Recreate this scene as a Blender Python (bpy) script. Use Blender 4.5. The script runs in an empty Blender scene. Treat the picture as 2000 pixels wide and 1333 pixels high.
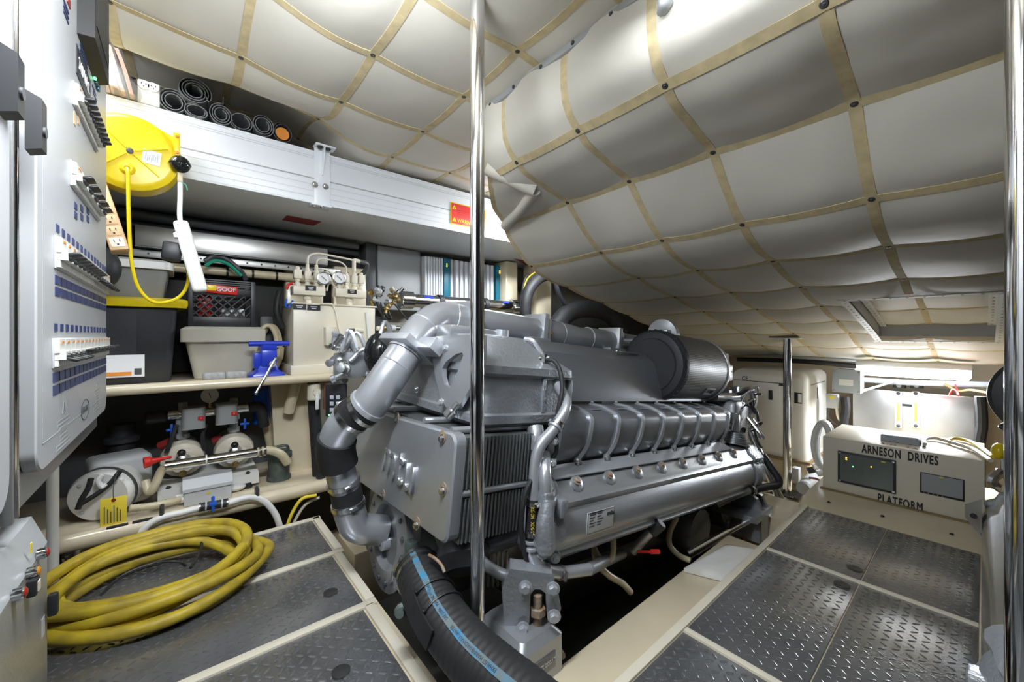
import bpy, bmesh, math, random
from mathutils import Matrix, Vector, Quaternion
random.seed(7)
V = Vector
PI = math.pi
SC = bpy.context.scene
COL = SC.collection
# ---------------------------------------------------------------- camera
CZ = 1.0            # lens height above the deck plates
FPX, HX, HY = 770.0, 1000.0, 655.0
YAW = math.radians(39.9)
FW = V((math.sin(YAW), math.cos(YAW), 0)); RT = V((math.cos(YAW), -math.sin(YAW), 0)); UP = V((0, 0, 1))
cam_d = bpy.data.cameras.new('camera'); cam = bpy.data.objects.new('camera', cam_d); COL.objects.link(cam)
cam.location = (0, 0, CZ); cam.rotation_euler = (PI/2, 0, -YAW)
cam_d.sensor_width = 36; cam_d.lens = FPX/2000*36; cam_d.shift_y = (HY-666.5)/2000; cam_d.clip_start = .01
SC.camera = cam
# ---------------------------------------------------------------- world and lights
w = bpy.data.worlds.new('world'); SC.world = w; w.use_nodes = True
w.node_tree.nodes['Background'].inputs[0].default_value = (.75, .8, 1, 1)
w.node_tree.nodes['Background'].inputs[1].default_value = .02; w.cycles.sampling_method = 'NONE'
SC.view_settings.view_transform = 'Standard'; SC.view_settings.look = 'None'
SC.cycles.max_bounces = 5; SC.cycles.diffuse_bounces = 3; SC.cycles.glossy_bounces = 3; SC.cycles.transparent_max_bounces = 6; SC.cycles.caustics_reflective = False; SC.cycles.caustics_refractive = False
SC.view_settings.gamma = 1; SC.view_settings.use_curve_mapping = False
SC.view_settings.exposure = 1.0
def area(name, loc, direction, sx, sy, power, color=(.88, .94, 1), along=(1, 0, 0)):
    l = bpy.data.lights.new(name, 'AREA'); l.shape = 'RECTANGLE'; l.size = sx; l.size_y = sy; l.energy = power; l.color = color
    o = bpy.data.objects.new(name, l); COL.objects.link(o)
    z = -V(direction).normalized(); x = V(along); x = (x - z*x.dot(z)).normalized(); y = z.cross(x)
    M = Matrix((x, y, z)).transposed().to_4x4(); M.translation = V(loc); o.matrix_world = M
    return o
# tubes of the fluorescent fixtures and an added hanging fill lamp (their housings are built further down)
area('tube_light_forward', (.88, .30, 1.942), (-.1, 0, -1), .58, .05, 2.5, along=(0, 1, 0))
area('fill_light_hanging', (.12, .72, 1.778), (0, 0, -1), .58, .09, 11, along=(1, 0, 0))  # unseen fill lamp, added and hung low to brighten the left ceiling
area('fill_light_hanging_left', (.12, .772, 1.815), (0, 1, .05), .58, .05, 5, along=(1, 0, 0))
area('fill_light_hanging_right', (.12, .668, 1.815), (0, -1, .05), .58, .05, 5, along=(1, 0, 0))
area('tube_light_cabinet', (-.48, 2.04, 2.098), (.30, .05, -1), .5, .10, 4.5, along=(1, 0, 0))
area('tube_light_beam', (2.05, 2.075, 1.793), (-.25, 1, -.35), .7, .07, 17, along=(1, 0, 0))
area('tube_light_aft', (4.27, .36, .655), (-.45, 0, -1), .60, .05, 16, along=(0, 1, 0))
# ---------------------------------------------------------------- pixel helper: where a ray of the lens meets a real plane
def ray(px, py):
    return FW + RT*((px-HX)/FPX) + UP*((HY-py)/FPX)
def at(px, py, X=None, Y=None, Z=None, d=None):
    r = ray(px, py); c = V((0, 0, CZ))
    if X is not None: t = X/r.x
    elif Y is not None: t = Y/r.y
    elif Z is not None: t = (Z-CZ)/r.z
    else: t = d
    return c + r*t
# ---------------------------------------------------------------- materials
MATS = {}
def mat(name, col, rough=.5, metal=0., var=.0, scale=8., bump=0., bscale=60., alpha=1., emit=None, estr=0., trans=0., col2=None, coat=0., detail=2., spec=.5):
    m = bpy.data.materials.new(name); m.use_nodes = True; nt = m.node_tree; b = nt.nodes['Principled BSDF']
    c = (*col, 1)
    b.inputs['Base Color'].default_value = c; b.inputs['Roughness'].default_value = rough; b.inputs['Metallic'].default_value = metal
    b.inputs['Specular IOR Level'].default_value = spec
    if coat: b.inputs['Coat Weight'].default_value = coat; b.inputs['Coat Roughness'].default_value = .12
    if alpha < 1: b.inputs['Alpha'].default_value = alpha
    if trans: b.inputs['Transmission Weight'].default_value = trans
    if emit: b.inputs['Emission Color'].default_value = (*emit, 1); b.inputs['Emission Strength'].default_value = estr
    tc = nt.nodes.new('ShaderNodeTexCoord')
    if var or col2:
        n = nt.nodes.new('ShaderNodeTexNoise'); n.inputs['Scale'].default_value = scale; n.inputs['Detail'].default_value = detail
        nt.links.new(tc.outputs['Object'], n.inputs['Vector'])
        r = nt.nodes.new('ShaderNodeValToRGB'); r.color_ramp.elements[0].position = .3; r.color_ramp.elements[1].position = .7
        c2 = col2 if col2 else tuple(max(0, x*(1-var)) for x in col)
        r.color_ramp.elements[0].color = (*c2, 1); r.color_ramp.elements[1].color = c
        nt.links.new(n.outputs['Fac'], r.inputs['Fac']); nt.links.new(r.outputs['Color'], b.inputs['Base Color'])
    if bump:
        n2 = nt.nodes.new('ShaderNodeTexNoise'); n2.inputs['Scale'].default_value = bscale; n2.inputs['Detail'].default_value = 1
        nt.links.new(tc.outputs['Object'], n2.inputs['Vector'])
        bp = nt.nodes.new('ShaderNodeBump'); bp.inputs['Strength'].default_value = bump; bp.inputs['Distance'].default_value = .004
        nt.links.new(n2.outputs['Fac'], bp.inputs['Height']); nt.links.new(bp.outputs['Normal'], b.inputs['Normal'])
    if emit and estr < 12: m.cycles.emission_sampling = 'NONE'
    MATS[name] = m; return m
mat('vinyl', (.72, .68, .59), .52, var=.10, scale=3., bump=.25, bscale=22.)
mat('webbing', (.70, .57, .33), .8, var=.22, scale=30.)
mat('beige', (.73, .63, .45), .28, var=.10, scale=5., bump=.12, bscale=18., coat=.3)
mat('beige_flat', (.62, .51, .34), .45, var=.12, scale=6.)
mat('cream', (.80, .74, .60), .35, var=.05, scale=6.)
mat('white_beam', (.80, .82, .85), .35, var=.06, scale=3.)
mat('white', (.85, .85, .84), .4)
mat('white_plastic', (.84, .83, .80), .35, var=.05, scale=10.)
mat('offwhite', (.74, .73, .68), .4, var=.05, scale=4.)
mat('tread', (.34, .345, .36), .24, .7, var=.25, scale=7., bump=.15, bscale=120.)
mat('engine', (.41, .425, .45), .33, .55, var=.06, scale=6., bump=.10, bscale=140., coat=.2)
mat('engine_cast', (.38, .40, .43), .38, .5, var=.08, scale=8., bump=.6, bscale=90., coat=.15)
mat('engine_pipe', (.48, .495, .53), .28, .5, var=.06, scale=5., bump=.05, bscale=40., coat=.35)
mat('engine_dark', (.17, .175, .19), .34, .5, var=.10, scale=6., coat=.2)
mat('engine_cover', (.29, .305, .335), .30, .55, var=.07, scale=4., coat=.25)
mat('engine_light', (.55, .57, .61), .3, .5, coat=.2)
mat('fin', (.27, .285, .29), .38, .6, var=.2, scale=20.)
mat('rusty', (.30, .16, .07), .7, .3, col2=(.42, .38, .32), scale=40.)
mat('chrome', (.78, .78, .79), .09, 1.)
mat('steel', (.62, .62, .62), .26, 1., var=.1, scale=10.)
mat('steel_brushed', (.60, .59, .57), .36, .9, var=.25, scale=3.5, bump=.1, bscale=12.)
mat('dark_steel', (.10, .10, .10), .4, .6, var=.4, scale=12.)
mat('rubber', (.022, .022, .024), .6, var=.3, scale=20., bump=.15, bscale=60.)
mat('black', (.018, .018, .020), .42)
mat('black_gloss', (.012, .012, .013), .12)
mat('charcoal', (.030, .032, .038), .48, var=.2, scale=6., bump=.08, bscale=80.)
mat('darkgrey', (.075, .077, .080), .5)
mat('grey', (.36, .37, .37), .45)
mat('lightgrey', (.56, .57, .58), .4)
mat('bluegrey', (.42, .46, .52), .4)
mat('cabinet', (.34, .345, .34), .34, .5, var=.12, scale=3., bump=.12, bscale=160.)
mat('panel', (.50, .505, .515), .38, .1, var=.03, scale=2.)
mat('navy', (.03, .045, .14), .45)
mat('yellow', (.88, .66, .01), .32, var=.04, scale=6.)
mat('hose_yellow', (.58, .43, .025), .5, col2=(.33, .24, .03), scale=14., bump=.1, bscale=40.)
mat('tag_yellow', (.85, .66, .05), .6)
mat('lens_red', (.32, .02, .015), .2)
mat('lens_amber', (.55, .22, .02), .2)
mat('red', (.60, .02, .015), .35)
mat('sign_red', (.68, .03, .03), .35)
mat('dark_red', (.30, .03, .025), .4)
mat('orange', (.80, .28, .04), .5)
mat('tan', (.72, .47, .25), .5)
mat('blue', (.02, .05, .55), .32, coat=.2)
mat('blue_valve', (.02, .12, .60), .35)
mat('teal', (.01, .16, .24), .35)
mat('green', (.02, .35, .22), .4)
mat('verdigris', (.10, .11, .10), .5, .4, col2=(.12, .17, .15), scale=30.)
mat('green_led', (.05, .8, .2), .4, emit=(.1, 1, .25), estr=2.5)
mat('amber_led', (.9, .5, .05), .4, emit=(1, .55, .05), estr=2.5)
mat('tube_clear', (.62, .54, .36), .3, var=.15, scale=20.)
mat('tote_clear', (.60, .57, .48), .32, var=.08, scale=5., alpha=.86)
mat('tote_grey', (.42, .43, .43), .25, var=.1, scale=5., alpha=.75)
mat('poly', (.85, .83, .80), .18, alpha=.28, bump=.6, bscale=14.)
mat('foam_pink', (.52, .27, .20), .75, var=.2, scale=14.)
mat('mat_grey', (.19, .195, .20), .55, var=.15, scale=10.)
mat('mat_edge', (.06, .06, .065), .5)
mat('copper', (.42, .20, .13), .4, .8)
mat('brass', (.55, .42, .20), .35, .9)
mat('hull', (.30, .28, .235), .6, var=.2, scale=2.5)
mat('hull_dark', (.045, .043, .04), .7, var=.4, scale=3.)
mat('bilge', (.12, .115, .105), .45, var=.4, scale=4.)
mat('wood', (.26, .17, .08), .6, var=.3, scale=20.)
mat('lcd', (.13, .15, .13), .25)
mat('diffuser', (.95, .96, 1), .4, emit=(.93, .96, 1), estr=9.)
mat('diffuser_bright', (.95, .96, 1), .4, emit=(.88, .94, 1), estr=11.)
mat('diffuser_fill', (.95, .96, 1), .4, emit=(.88, .94, 1), estr=11.)  # glowing bowl of the added hanging fill lamp
mat('diffuser_dim', (.95, .96, 1), .4, emit=(.93, .96, 1), estr=.9)
mat('pad_white', (.78, .77, .74), .7, var=.08, scale=10., bump=.4, bscale=25.)
mat('stone_grey', (.46, .46, .45), .85, var=.3, scale=60.)
mat('paper', (.82, .82, .84), .6)
mat('plate_label', (.66, .67, .68), .4, .2)
mat('gauge_face', (.85, .85, .82), .3)
mat('glass', (.9, .92, .92), .05, alpha=.12)
mat('wood_dirt', (.32, .22, .10), .7, var=.3, scale=20.)
def mesh_screen():
    m = bpy.data.materials.new('mesh_screen'); m.use_nodes = True; nt = m.node_tree; b = nt.nodes['Principled BSDF']
    b.inputs['Metallic'].default_value = .4; b.inputs['Roughness'].default_value = .45
    b.inputs['Base Color'].default_value = (.42, .42, .42, 1); MATS['mesh_screen'] = m
mesh_screen()
def hose_ribbed():
    m = mat('hose_black', (.020, .020, .021), .55, bump=.1, bscale=30.)
hose_ribbed()
def stripe_mat():
    m = mat('stripe_blue', (.03, .22, .42), .4, col2=(.16, .17, .13), scale=22., detail=6.)
stripe_mat()
# ---------------------------------------------------------------- mesh builder
FRAME = [Matrix.Identity(4)]
W = {}
CACHE = {}
def basis(axis):
    z = V(axis).normalized(); x = V((0, 0, 1)) if abs(z.z) < .9 else V((1, 0, 0))
    x = (x - z*x.dot(z)).normalized(); return x, z.cross(x), z
def catmull(pts, k=6, closed=False):
    pts = [V(p) for p in pts]; n = len(pts)
    if n < 3 and not closed: return pts
    out = []
    segs = n if closed else n-1
    for i in range(segs):
        p1, p2 = pts[i], pts[(i+1) % n]
        p0 = pts[i-1] if (closed or i > 0) else p1*2-p2
        p3 = pts[(i+2) % n] if (closed or i+2 < n) else p2*2-p1
        for j in range(k):
            t = j/k
            out.append(.5*((2*p1)+(p2-p0)*t+(2*p0-5*p1+4*p2-p3)*t*t+(3*p1-p0-3*p2+p3)*t**3))
    if not closed: out.append(pts[-1])
    return out
def fillet(pts, r, k=6):
    """polyline with rounded bends"""
    pts = [V(p) for p in pts]; out = [pts[0]]
    for i in range(1, len(pts)-1):
        a, b, c = pts[i-1], pts[i], pts[i+1]
        u = (a-b); v = (c-b); q = min(r, u.length*.49, v.length*.49)
        p0 = b+u.normalized()*q; p1 = b+v.normalized()*q
        for j in range(k+1):
            t = j/k; out.append(p0*(1-t)**2+b*2*t*(1-t)+p1*t*t)
    out.append(pts[-1]); return out
class MB:
    def __init__(s): s.v = []; s.f = []
    def add(s, vs, fs):
        o = len(s.v); s.v += [V(q) for q in vs]; s.f += [tuple(i+o for i in f) for f in fs]; return s
    def box(s, c, size, bev=0., R=None, seg=2):
        bm = bmesh.new(); bmesh.ops.create_cube(bm, size=1)
        for q in bm.verts: q.co = V((q.co.x*size[0], q.co.y*size[1], q.co.z*size[2]))
        if bev: bmesh.ops.bevel(bm, geom=bm.edges[:], offset=min(bev, min(size)*.49), segments=seg, affect='EDGES', profile=.5)
        s.bm(bm, Matrix.Translation(V(c)) @ (R.to_4x4() if R else Matrix.Identity(4))); return s
    def bm(s, bm, M):
        bm.verts.ensure_lookup_table(); bm.verts.index_update()
        s.add([M @ q.co for q in bm.verts], [[q.index for q in f.verts] for f in bm.faces]); bm.free()
    def b2(s, a, b, bev=0.):
        a, b = V(a), V(b); return s.box((a+b)/2, [abs(b[i]-a[i]) for i in range(3)], bev)
    def lathe(s, prof, p0, axis, n=20, a0=0, a1=2*PI):
        x, y, z = basis(axis); p0 = V(p0); full = abs(a1-a0-2*PI) < 1e-6; m = n if full else n+1
        vs = []; fs = []
        for (r, h) in prof:
            for i in range(m):
                a = a0+(a1-a0)*i/n; vs.append(p0+z*h+(x*math.cos(a)+y*math.sin(a))*r)
        for j in range(len(prof)-1):
            for i in range(n):
                k = (i+1) % m
                fs.append((j*m+i, j*m+k, (j+1)*m+k, (j+1)*m+i))
        if full and prof[0][0] > 1e-5: fs.append(tuple(range(m-1, -1, -1)))
        if full and prof[-1][0] > 1e-5: fs.append(tuple((len(prof)-1)*m+i for i in range(m)))
        return s.add(vs, fs)
    def cyl(s, p0, p1, r, r1=None, n=16, bev=0.):
        p0, p1 = V(p0), V(p1); L = (p1-p0).length; r1 = r if r1 is None else r1
        prof = [(r, 0), (r1, L)] if not bev else [(r-bev, 0), (r, bev), (r1, L-bev), (r1-bev, L)]
        return s.lathe(prof, p0, p1-p0, n)
    def tube(s, pts, r, n=10, closed=False, caps=True):
        pts = [V(p) for p in pts]; N = len(pts); rs = r if isinstance(r, (list, tuple)) else [r]*N
        tang = []
        for i in range(N):
            a = pts[(i-1) % N] if (closed or i > 0) else pts[i]; b = pts[(i+1) % N] if (closed or i < N-1) else pts[i]
            t = (b-a); tang.append(t.normalized() if t.length > 1e-9 else V((0, 0, 1)))
        x, y, _ = basis(tang[0]); vs = []; fs = []
        for i in range(N):
            if i: 
                q = tang[i-1].rotation_difference(tang[i]); x = q @ x
            x = (x-tang[i]*x.dot(tang[i])).normalized(); y = tang[i].cross(x)
            for k in range(n):
                a = 2*PI*k/n; vs.append(pts[i]+(x*math.cos(a)+y*math.sin(a))*rs[i])
        for i in range(N if closed else N-1):
            j = (i+1) % N
            for k in range(n):
                l = (k+1) % n; fs.append((i*n+k, i*n+l, j*n+l, j*n+k))
        if caps and not closed: fs.append(tuple(range(n-1, -1, -1))); fs.append(tuple((N-1)*n+k for k in range(n)))
        return s.add(vs, fs)
    def prism(s, poly, depth):
        """poly: 3d points of a flat outline, depth: extrusion vector"""
        poly = [V(p) for p in poly]; n = len(poly); dv = V(depth)
        vs = poly+[p+dv for p in poly]
        return s.add(vs, [tuple(range(n-1, -1, -1)), tuple(range(n, 2*n))]+[(i, (i+1) % n, (i+1) % n+n, i+n) for i in range(n)])
    def loft(s, rings, caps=True):
        n = len(rings[0]); vs = [p for r in rings for p in r]; fs = []
        for j in range(len(rings)-1):
            for i in range(n): k = (i+1) % n; fs.append((j*n+i, j*n+k, (j+1)*n+k, (j+1)*n+i))
        if caps: fs.append(tuple(range(n-1, -1, -1))); fs.append(tuple((len(rings)-1)*n+i for i in range(n)))
        return s.add(vs, fs)
    def sph(s, c, r, n=14, m=9, sc=(1, 1, 1)):
        c = V(c); prof = [(math.sin(PI*j/m), -math.cos(PI*j/m)) for j in range(m+1)]
        t = MB(); t.lathe([(max(p[0], 1e-6), p[1]) for p in prof], (0, 0, 0), (0, 0, 1), n)
        return s.add([c+V((q.x*r*sc[0], q.y*r*sc[1], q.z*r*sc[2])) for q in t.v], t.f)
    def strip(s, pts, side, w, th):
        """flat band along pts, width vector side (per point or one), thickness vector th"""
        rings = []
        for i, p in enumerate(pts):
            sd = V(side[i] if isinstance(side, list) else side).normalized()*w/2; t = V(th[i] if isinstance(th, list) else th)
            p = V(p); rings.append([p-sd, p+sd, p+sd+t, p-sd+t])
        return s.loft(rings)
    def build(s, name, m, parent=None, ang=35, smooth=True, **props):
        c = V((0, 0, 0))
        lo = V([min(q[i] for q in s.v) for i in range(3)]); hi = V([max(q[i] for q in s.v) for i in range(3)]); c = (lo+hi)/2
        if parent is None: c.z = lo.z
        me = bpy.data.meshes.new(name); me.from_pydata([q-c for q in s.v], [], s.f)
        bm = bmesh.new(); bm.from_mesh(me); bmesh.ops.recalc_face_normals(bm, faces=bm.faces[:]); bm.to_mesh(me); bm.free()
        me.materials.append(MATS[m] if isinstance(m, str) else m)
        if smooth:
            me.shade_smooth(); me.set_sharp_from_angle(angle=math.radians(ang))
        return link(name, me, FRAME[0] @ Matrix.Translation(c), parent, **props)
def link(name, me, M, parent=None, **props):
    o = bpy.data.objects.new(name, me); COL.objects.link(o)
    if parent is not None:
        o.parent = parent; o.matrix_parent_inverse = W[parent].inverted()
    o.matrix_basis = M; W[o] = M.copy()
    for k, val in props.items():
        if val: o[k] = val
    return o
def thing(name, label, category, loc, group=None):
    o = bpy.data.objects.new(name, None); COL.objects.link(o); o.empty_display_size = .05
    M = FRAME[0] @ Matrix.Translation(V(loc)); o.matrix_basis = M; W[o] = M.copy()
    o['label'] = label; o['category'] = category
    if group: o['group'] = group
    return o
def inst(key, name, make, m, M, parent, **props):
    """an object that shares cached mesh data; M places it in the current frame"""
    if (key, m) not in CACHE:
        b = make(); me = bpy.data.meshes.new(key); me.from_pydata(b.v, [], b.f); me.materials.append(MATS[m])
        bm = bmesh.new(); bm.from_mesh(me); bmesh.ops.recalc_face_normals(bm, faces=bm.faces[:]); bm.to_mesh(me); bm.free()
        me.shade_smooth(); me.set_sharp_from_angle(angle=math.radians(35)); CACHE[(key, m)] = me
    return link(name, CACHE[(key, m)], FRAME[0] @ M, parent, **props)
def place(p, axis, sc=1., spin=0.):
    x, y, z = basis(axis); M = Matrix((x, y, z)).transposed().to_4x4(); M.translation = V(p)
    sc = sc if isinstance(sc, (tuple, list)) else (sc, sc, sc)
    return M @ Matrix.Rotation(spin, 4, 'Z') @ Matrix.Diagonal((*sc, 1))
def mk_bolt():
    return MB().lathe([(1.45, 0), (1.45, .25), (1.0, .26)], (0, 0, 0), (0, 0, 1), 12).lathe([(1., .25), (1., .95), (.8, 1.1)], (0, 0, 0), (0, 0, 1), 6)
def bolt(parent, p, axis, r=.01, m='engine_light', name='bolt'):
    return inst('bolt', name, mk_bolt, m, place(p, axis, r), parent)
def text(s, size, p, ux, uy, m, parent, name='lettering', bold=0., sx=1., ext=.0006, spacing=1., align='CENTER'):
    cu = bpy.data.curves.new(name, 'FONT'); cu.body = s; cu.size = size; cu.align_x = align; cu.align_y = 'CENTER'
    cu.bevel_depth = bold; cu.bevel_resolution = 0; cu.extrude = ext; cu.space_character = spacing; cu.resolution_u = 3
    t = bpy.data.objects.new('tmp_text', cu); COL.objects.link(t)
    dg = bpy.context.evaluated_depsgraph_get(); me = bpy.data.meshes.new_from_object(t.evaluated_get(dg))
    bpy.data.objects.remove(t); bpy.data.curves.remove(cu)
    me.materials.clear(); me.materials.append(MATS[m])
    ux = V(ux).normalized(); uy = V(uy).normalized(); n = ux.cross(uy)
    M = Matrix((ux, uy, n)).transposed().to_4x4(); M.translation = V(p)
    return link(name, me, FRAME[0] @ M @ Matrix.Diagonal((sx, 1, 1, 1)), parent)
def clampband(parent, p, axis, r, w=.016, m='steel', name='hose_clamp'):
    x, y, z = basis(axis)
    b = MB().lathe([(r, -w/2), (r+.003, -w/2), (r+.003, w/2), (r, w/2)], p, axis, 22)
    q = V(p)+y*(r+.006); b.cyl(q-x*.014, q+x*.014, .006, n=8)
    return b.build(name, m, parent)
def smooth01(t): t = max(0, min(1, t)); return t*t*(3-2*t)
# ================================================================ THE SETTING
# floor: bilge bottom, deck frames and tread plates
b = MB(); b.b2((-1.6, -2.4, -.46), (5.4, 3.3, -.40)); floor = b.build('floor', 'beige_flat', kind='structure')
b = MB(); b.b2((.66, .97, -.40), (3.4, 2.3, -.385)); b.build('bilge_pan', 'bilge', floor)
# frames the plates lie on
def frame_box(x0, x1, y0, y1, z0=-.40, z1=-.004, m='beige'):
    t = MB(); t.b2((x0, y0, z0), (x1, y1, z1)); return t.build('deck_frame', m, floor)
frame_box(-1.6, .565, -.6, 2.355); frame_box(.565, 2.82, -.06, .675)
b = MB(); b.b2((.60, .675, -.40), (2.22, .87, -.055), .012); b.build('stringer', 'beige', floor)
b = MB(); b.b2((.66, 2.02, -.40), (3.4, 2.30, -.10), .012); b.build('stringer', 'beige', floor)
def lug_mesh(x0, x1, y0, y1, z, sp=.0285):
    t = MB(); vs = t.v; fs = t.f
    nx = int((x1-x0)/sp); ny = int((y1-y0)/sp)
    for i in range(nx):
        for j in range(ny):
            cx = x0+(x1-x0)*(i+.5)/nx; cy = y0+(y1-y0)*(j+.5)/ny
            a = PI/4 if (i+j) % 2 else -PI/4
            ux, uy = math.cos(a), math.sin(a); L, w_, h = .0135, .0042, .0021
            o = len(vs)
            for (l, q, hh) in ((-1, 0, 0), (-.55, -1, 0), (.55, -1, 0), (1, 0, 0), (.55, 1, 0), (-.55, 1, 0), (-.55, 0, 1), (.55, 0, 1)):
                vs.append(V((cx+ux*l*L-uy*q*w_, cy+uy*l*L+ux*q*w_, z+hh*h)))
            for f in ((0, 1, 6), (1, 2, 7, 6), (2, 3, 7), (3, 4, 7), (4, 5, 6, 7), (5, 0, 6)): fs.append(tuple(o+k for k in f))
    return t
def deck_plate(x0, x1, y0, y1, lugs=True, ring=None):
    t = MB(); t.b2((x0, y0, -.006), (x1, y1, .002), .002); p = t.build('deck_plate', 'tread', floor)
    if lugs:
        lx0 = max(x0, -.55); q = lug_mesh(lx0+.008, x1-.008, y0+.008, y1-.008, .002)
        q.build('tread_lugs', 'tread', p, ang=60, kind='stuff')
    for (rx, ry) in (ring or []):
        t = MB(); t.lathe([(.010, 0), (.026, 0), (.026, .003), (.018, .0045), (.010, .003)], (rx, ry, .003), (0, 0, 1), 18); t.build('lift_ring', 'dark_steel', p)
deck_plate(-1.2, .535, 1.93, 2.315)
deck_plate(-1.2, .520, 1.488, 1.888, ring=[(.44, 1.62)])
deck_plate(-1.2, .505, .60, 1.446, ring=[(.36, 1.22)])
deck_plate(-1.2, .50, -.3, .59, lugs=False)
deck_plate(.56, 1.292, .02, .648)
deck_plate(1.328, 2.085, .322, .648, ring=[(2.02, .362)])
deck_plate(1.328, 2.085, .01, .318)
deck_plate(2.117, 2.785, .322, .648, ring=[(2.20, .352)])
deck_plate(2.117, 2.785, .01, .318)
def trim(x0, x1, y0, y1, z=.006, m='cream'):
    t = MB(); t.b2((x0, y0, -.03), (x1, y1, z), .003); t.build('trim_strip', m, floor)
trim(-1.2, .575, 1.892, 1.926); trim(-1.2, .56, 1.450, 1.484); trim(-1.2, .58, 2.319, 2.350)
for (xa, xb, ya, yb) in ((.542, .577, 1.93, 2.345), (.527, .562, 1.488, 1.90), (.512, .547, .6, 1.46)): trim(xa, xb, ya, yb)
trim(.56, 2.80, .652, .682); trim(1.298, 1.322, .01, .65, .005); trim(2.09, 2.112, .01, .65, .005); trim(.56, 2.80, -.05, .006)
# aft step under the cabinet of the drive controls
b = MB(); b.prism([(2.79, -.10, -.40), (2.79, -.10, .0), (2.98, -.10, .035), (3.9, -.10, .035), (3.9, -.10, -.40)], (0, .80, 0)); st = b.build('step', 'beige', floor)
for k, yy in enumerate((.10, .35, .58)):
    bolt(st, (2.90, yy, .021), (-.18, 0, 1), .006, 'dark_steel', 'screw')
# sloping beige hull flange beside the step
b = MB(); b.prism([(2.72, .70, -.40), (2.78, .70, -.12), (3.1, .70, -.10), (3.45, .70, -.28), (5.2, .70, -.28), (5.2, .70, -.40)], (0, .95, 0)); b.build('hull_flange', 'beige', floor)
# walls
b = MB(); b.b2((-1.7, 3.16, -.46), (5.4, 3.3, 2.4)); wall_left = b.build('wall_left', 'hull', kind='structure')
b = MB(); b.b2((5.25, -2.4, -.46), (5.4, 3.3, 2.4)); wall_aft = b.build('wall_aft', 'beige_flat', kind='structure')
b = MB(); b.b2((-1.75, -2.4, -.46), (-1.6, 3.3, 2.4)); b.build('wall_front', 'charcoal', kind='structure')
b = MB(); b.b2((-1.7, -2.55, -.46), (5.4, -2.4, 2.4)); b.build('wall_right', 'charcoal', kind='structure')
# ceiling with quilted insulation
b = MB(); b.b2((-1.75, -2.55, 2.40), (5.4, 3.3, 2.46)); ceiling = b.build('ceiling', 'vinyl', kind='structure')
def quilt(S, N, us, vs_, skip=None, name='quilt_panel', ht=.012, hc=.009, sub=8, seed=0, straps=True, sw=.030, cut=None):
    """S(u,v) surface, N(u,v) inward normal; us/vs lines carry the webbing and the studs"""
    rnd = random.Random(seed)
    def disp(u, v):
        def fr(x, ls):
            for a, c in zip(ls[:-1], ls[1:]):
                if a-1e-9 <= x <= c+1e-9: return math.sin(PI*(x-a)/(c-a))
            return 0
        fu, fv = fr(u, us), fr(v, vs_)
        return ht*min(1.15, math.hypot(fu, fv))+hc*(max(fu, 0)**.55)*(max(fv, 0)**.55)
    def pt(u, v, e=0): return S(u, v)+N(u, v)*(disp(u, v)+e)
    used_u, used_v = set(), set()
    for i in range(len(us)-1):
        for j in range(len(vs_)-1):
            if skip and skip(i, j): continue
            t = MB(); vv = []; uv = []; ff = []; ph = rnd.uniform(0, 6); am = rnd.uniform(.001, .0035)
            for a in range(sub+1):
                for c in range(sub+1):
                    u = us[i]+(us[i+1]-us[i])*a/sub; v = vs_[j]+(vs_[j+1]-vs_[j])*c/sub
                    if cut:
                        if abs(u-cut[0]) < .063: u = cut[0]
                        if abs(u-cut[1]) < .063: u = cut[1]
                        if abs(v-cut[2]) < .0237: v = cut[2]
                        if abs(v-cut[3]) < .0237: v = cut[3]
                    uv.append((u, v)); wr = am*math.sin(ph+a*1.3+c*.5)*math.sin(PI*a/sub)*math.sin(PI*c/sub)
                    vv.append(pt(u, v, wr))
            for a in range(sub):
                for c in range(sub):
                    q = a*(sub+1)+c; f4 = (q, q+1, q+sub+2, q+sub+1)
                    if cut:
                        cu, cv = sum(uv[k][0] for k in f4)/4, sum(uv[k][1] for k in f4)/4
                        if cut[0] < cu < cut[1] and cut[2] < cv < cut[3]: continue
                    ff.append(f4)
            if not ff: continue
            keep = sorted({k for f in ff for k in f}); mp = {k: n_ for n_, k in enumerate(keep)}
            t.add([vv[k] for k in keep], [[mp[k] for k in f] for f in ff]); t.build(name, 'vinyl', ceiling, ang=70)
            used_u.add((i, j)); used_u.add((i+1, j)); used_v.add((i, j)); used_v.add((i, j+1))
    if not straps: return pt
    for i, u in enumerate(us):           # strap along v at constant u
        js = sorted(j for (ii, j) in used_u if ii == i); run(cut, js, lambda j, c: (u, vs_[j]+(vs_[j+1]-vs_[j])*c), pt, N, sw)
    for j, v in enumerate(vs_):
        iz = sorted(i for (i, jj) in used_v if jj == j); run(cut, iz, lambda i, c: (us[i]+(us[i+1]-us[i])*c, v), pt, N, sw)
    pts = set()
    for (i, j) in used_u: pts.add((i, j)); pts.add((i, j+1))
    for (i, j) in pts:
        u, v = us[i], vs_[j]; p = pt(u, v, .003)
        if cut and cut[0] < u < cut[1] and cut[2] < v < cut[3]: continue
        inst('stud', 'snap_stud', lambda: MB().lathe([(1, 0), (1, .25), (.75, .42), (.4, .42), (.3, .6), (1e-4, .62)], (0, 0, 0), (0, 0, 1), 12), 'dark_steel', place(p, N(u, v), .0095), ceiling)
    return pt
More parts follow.
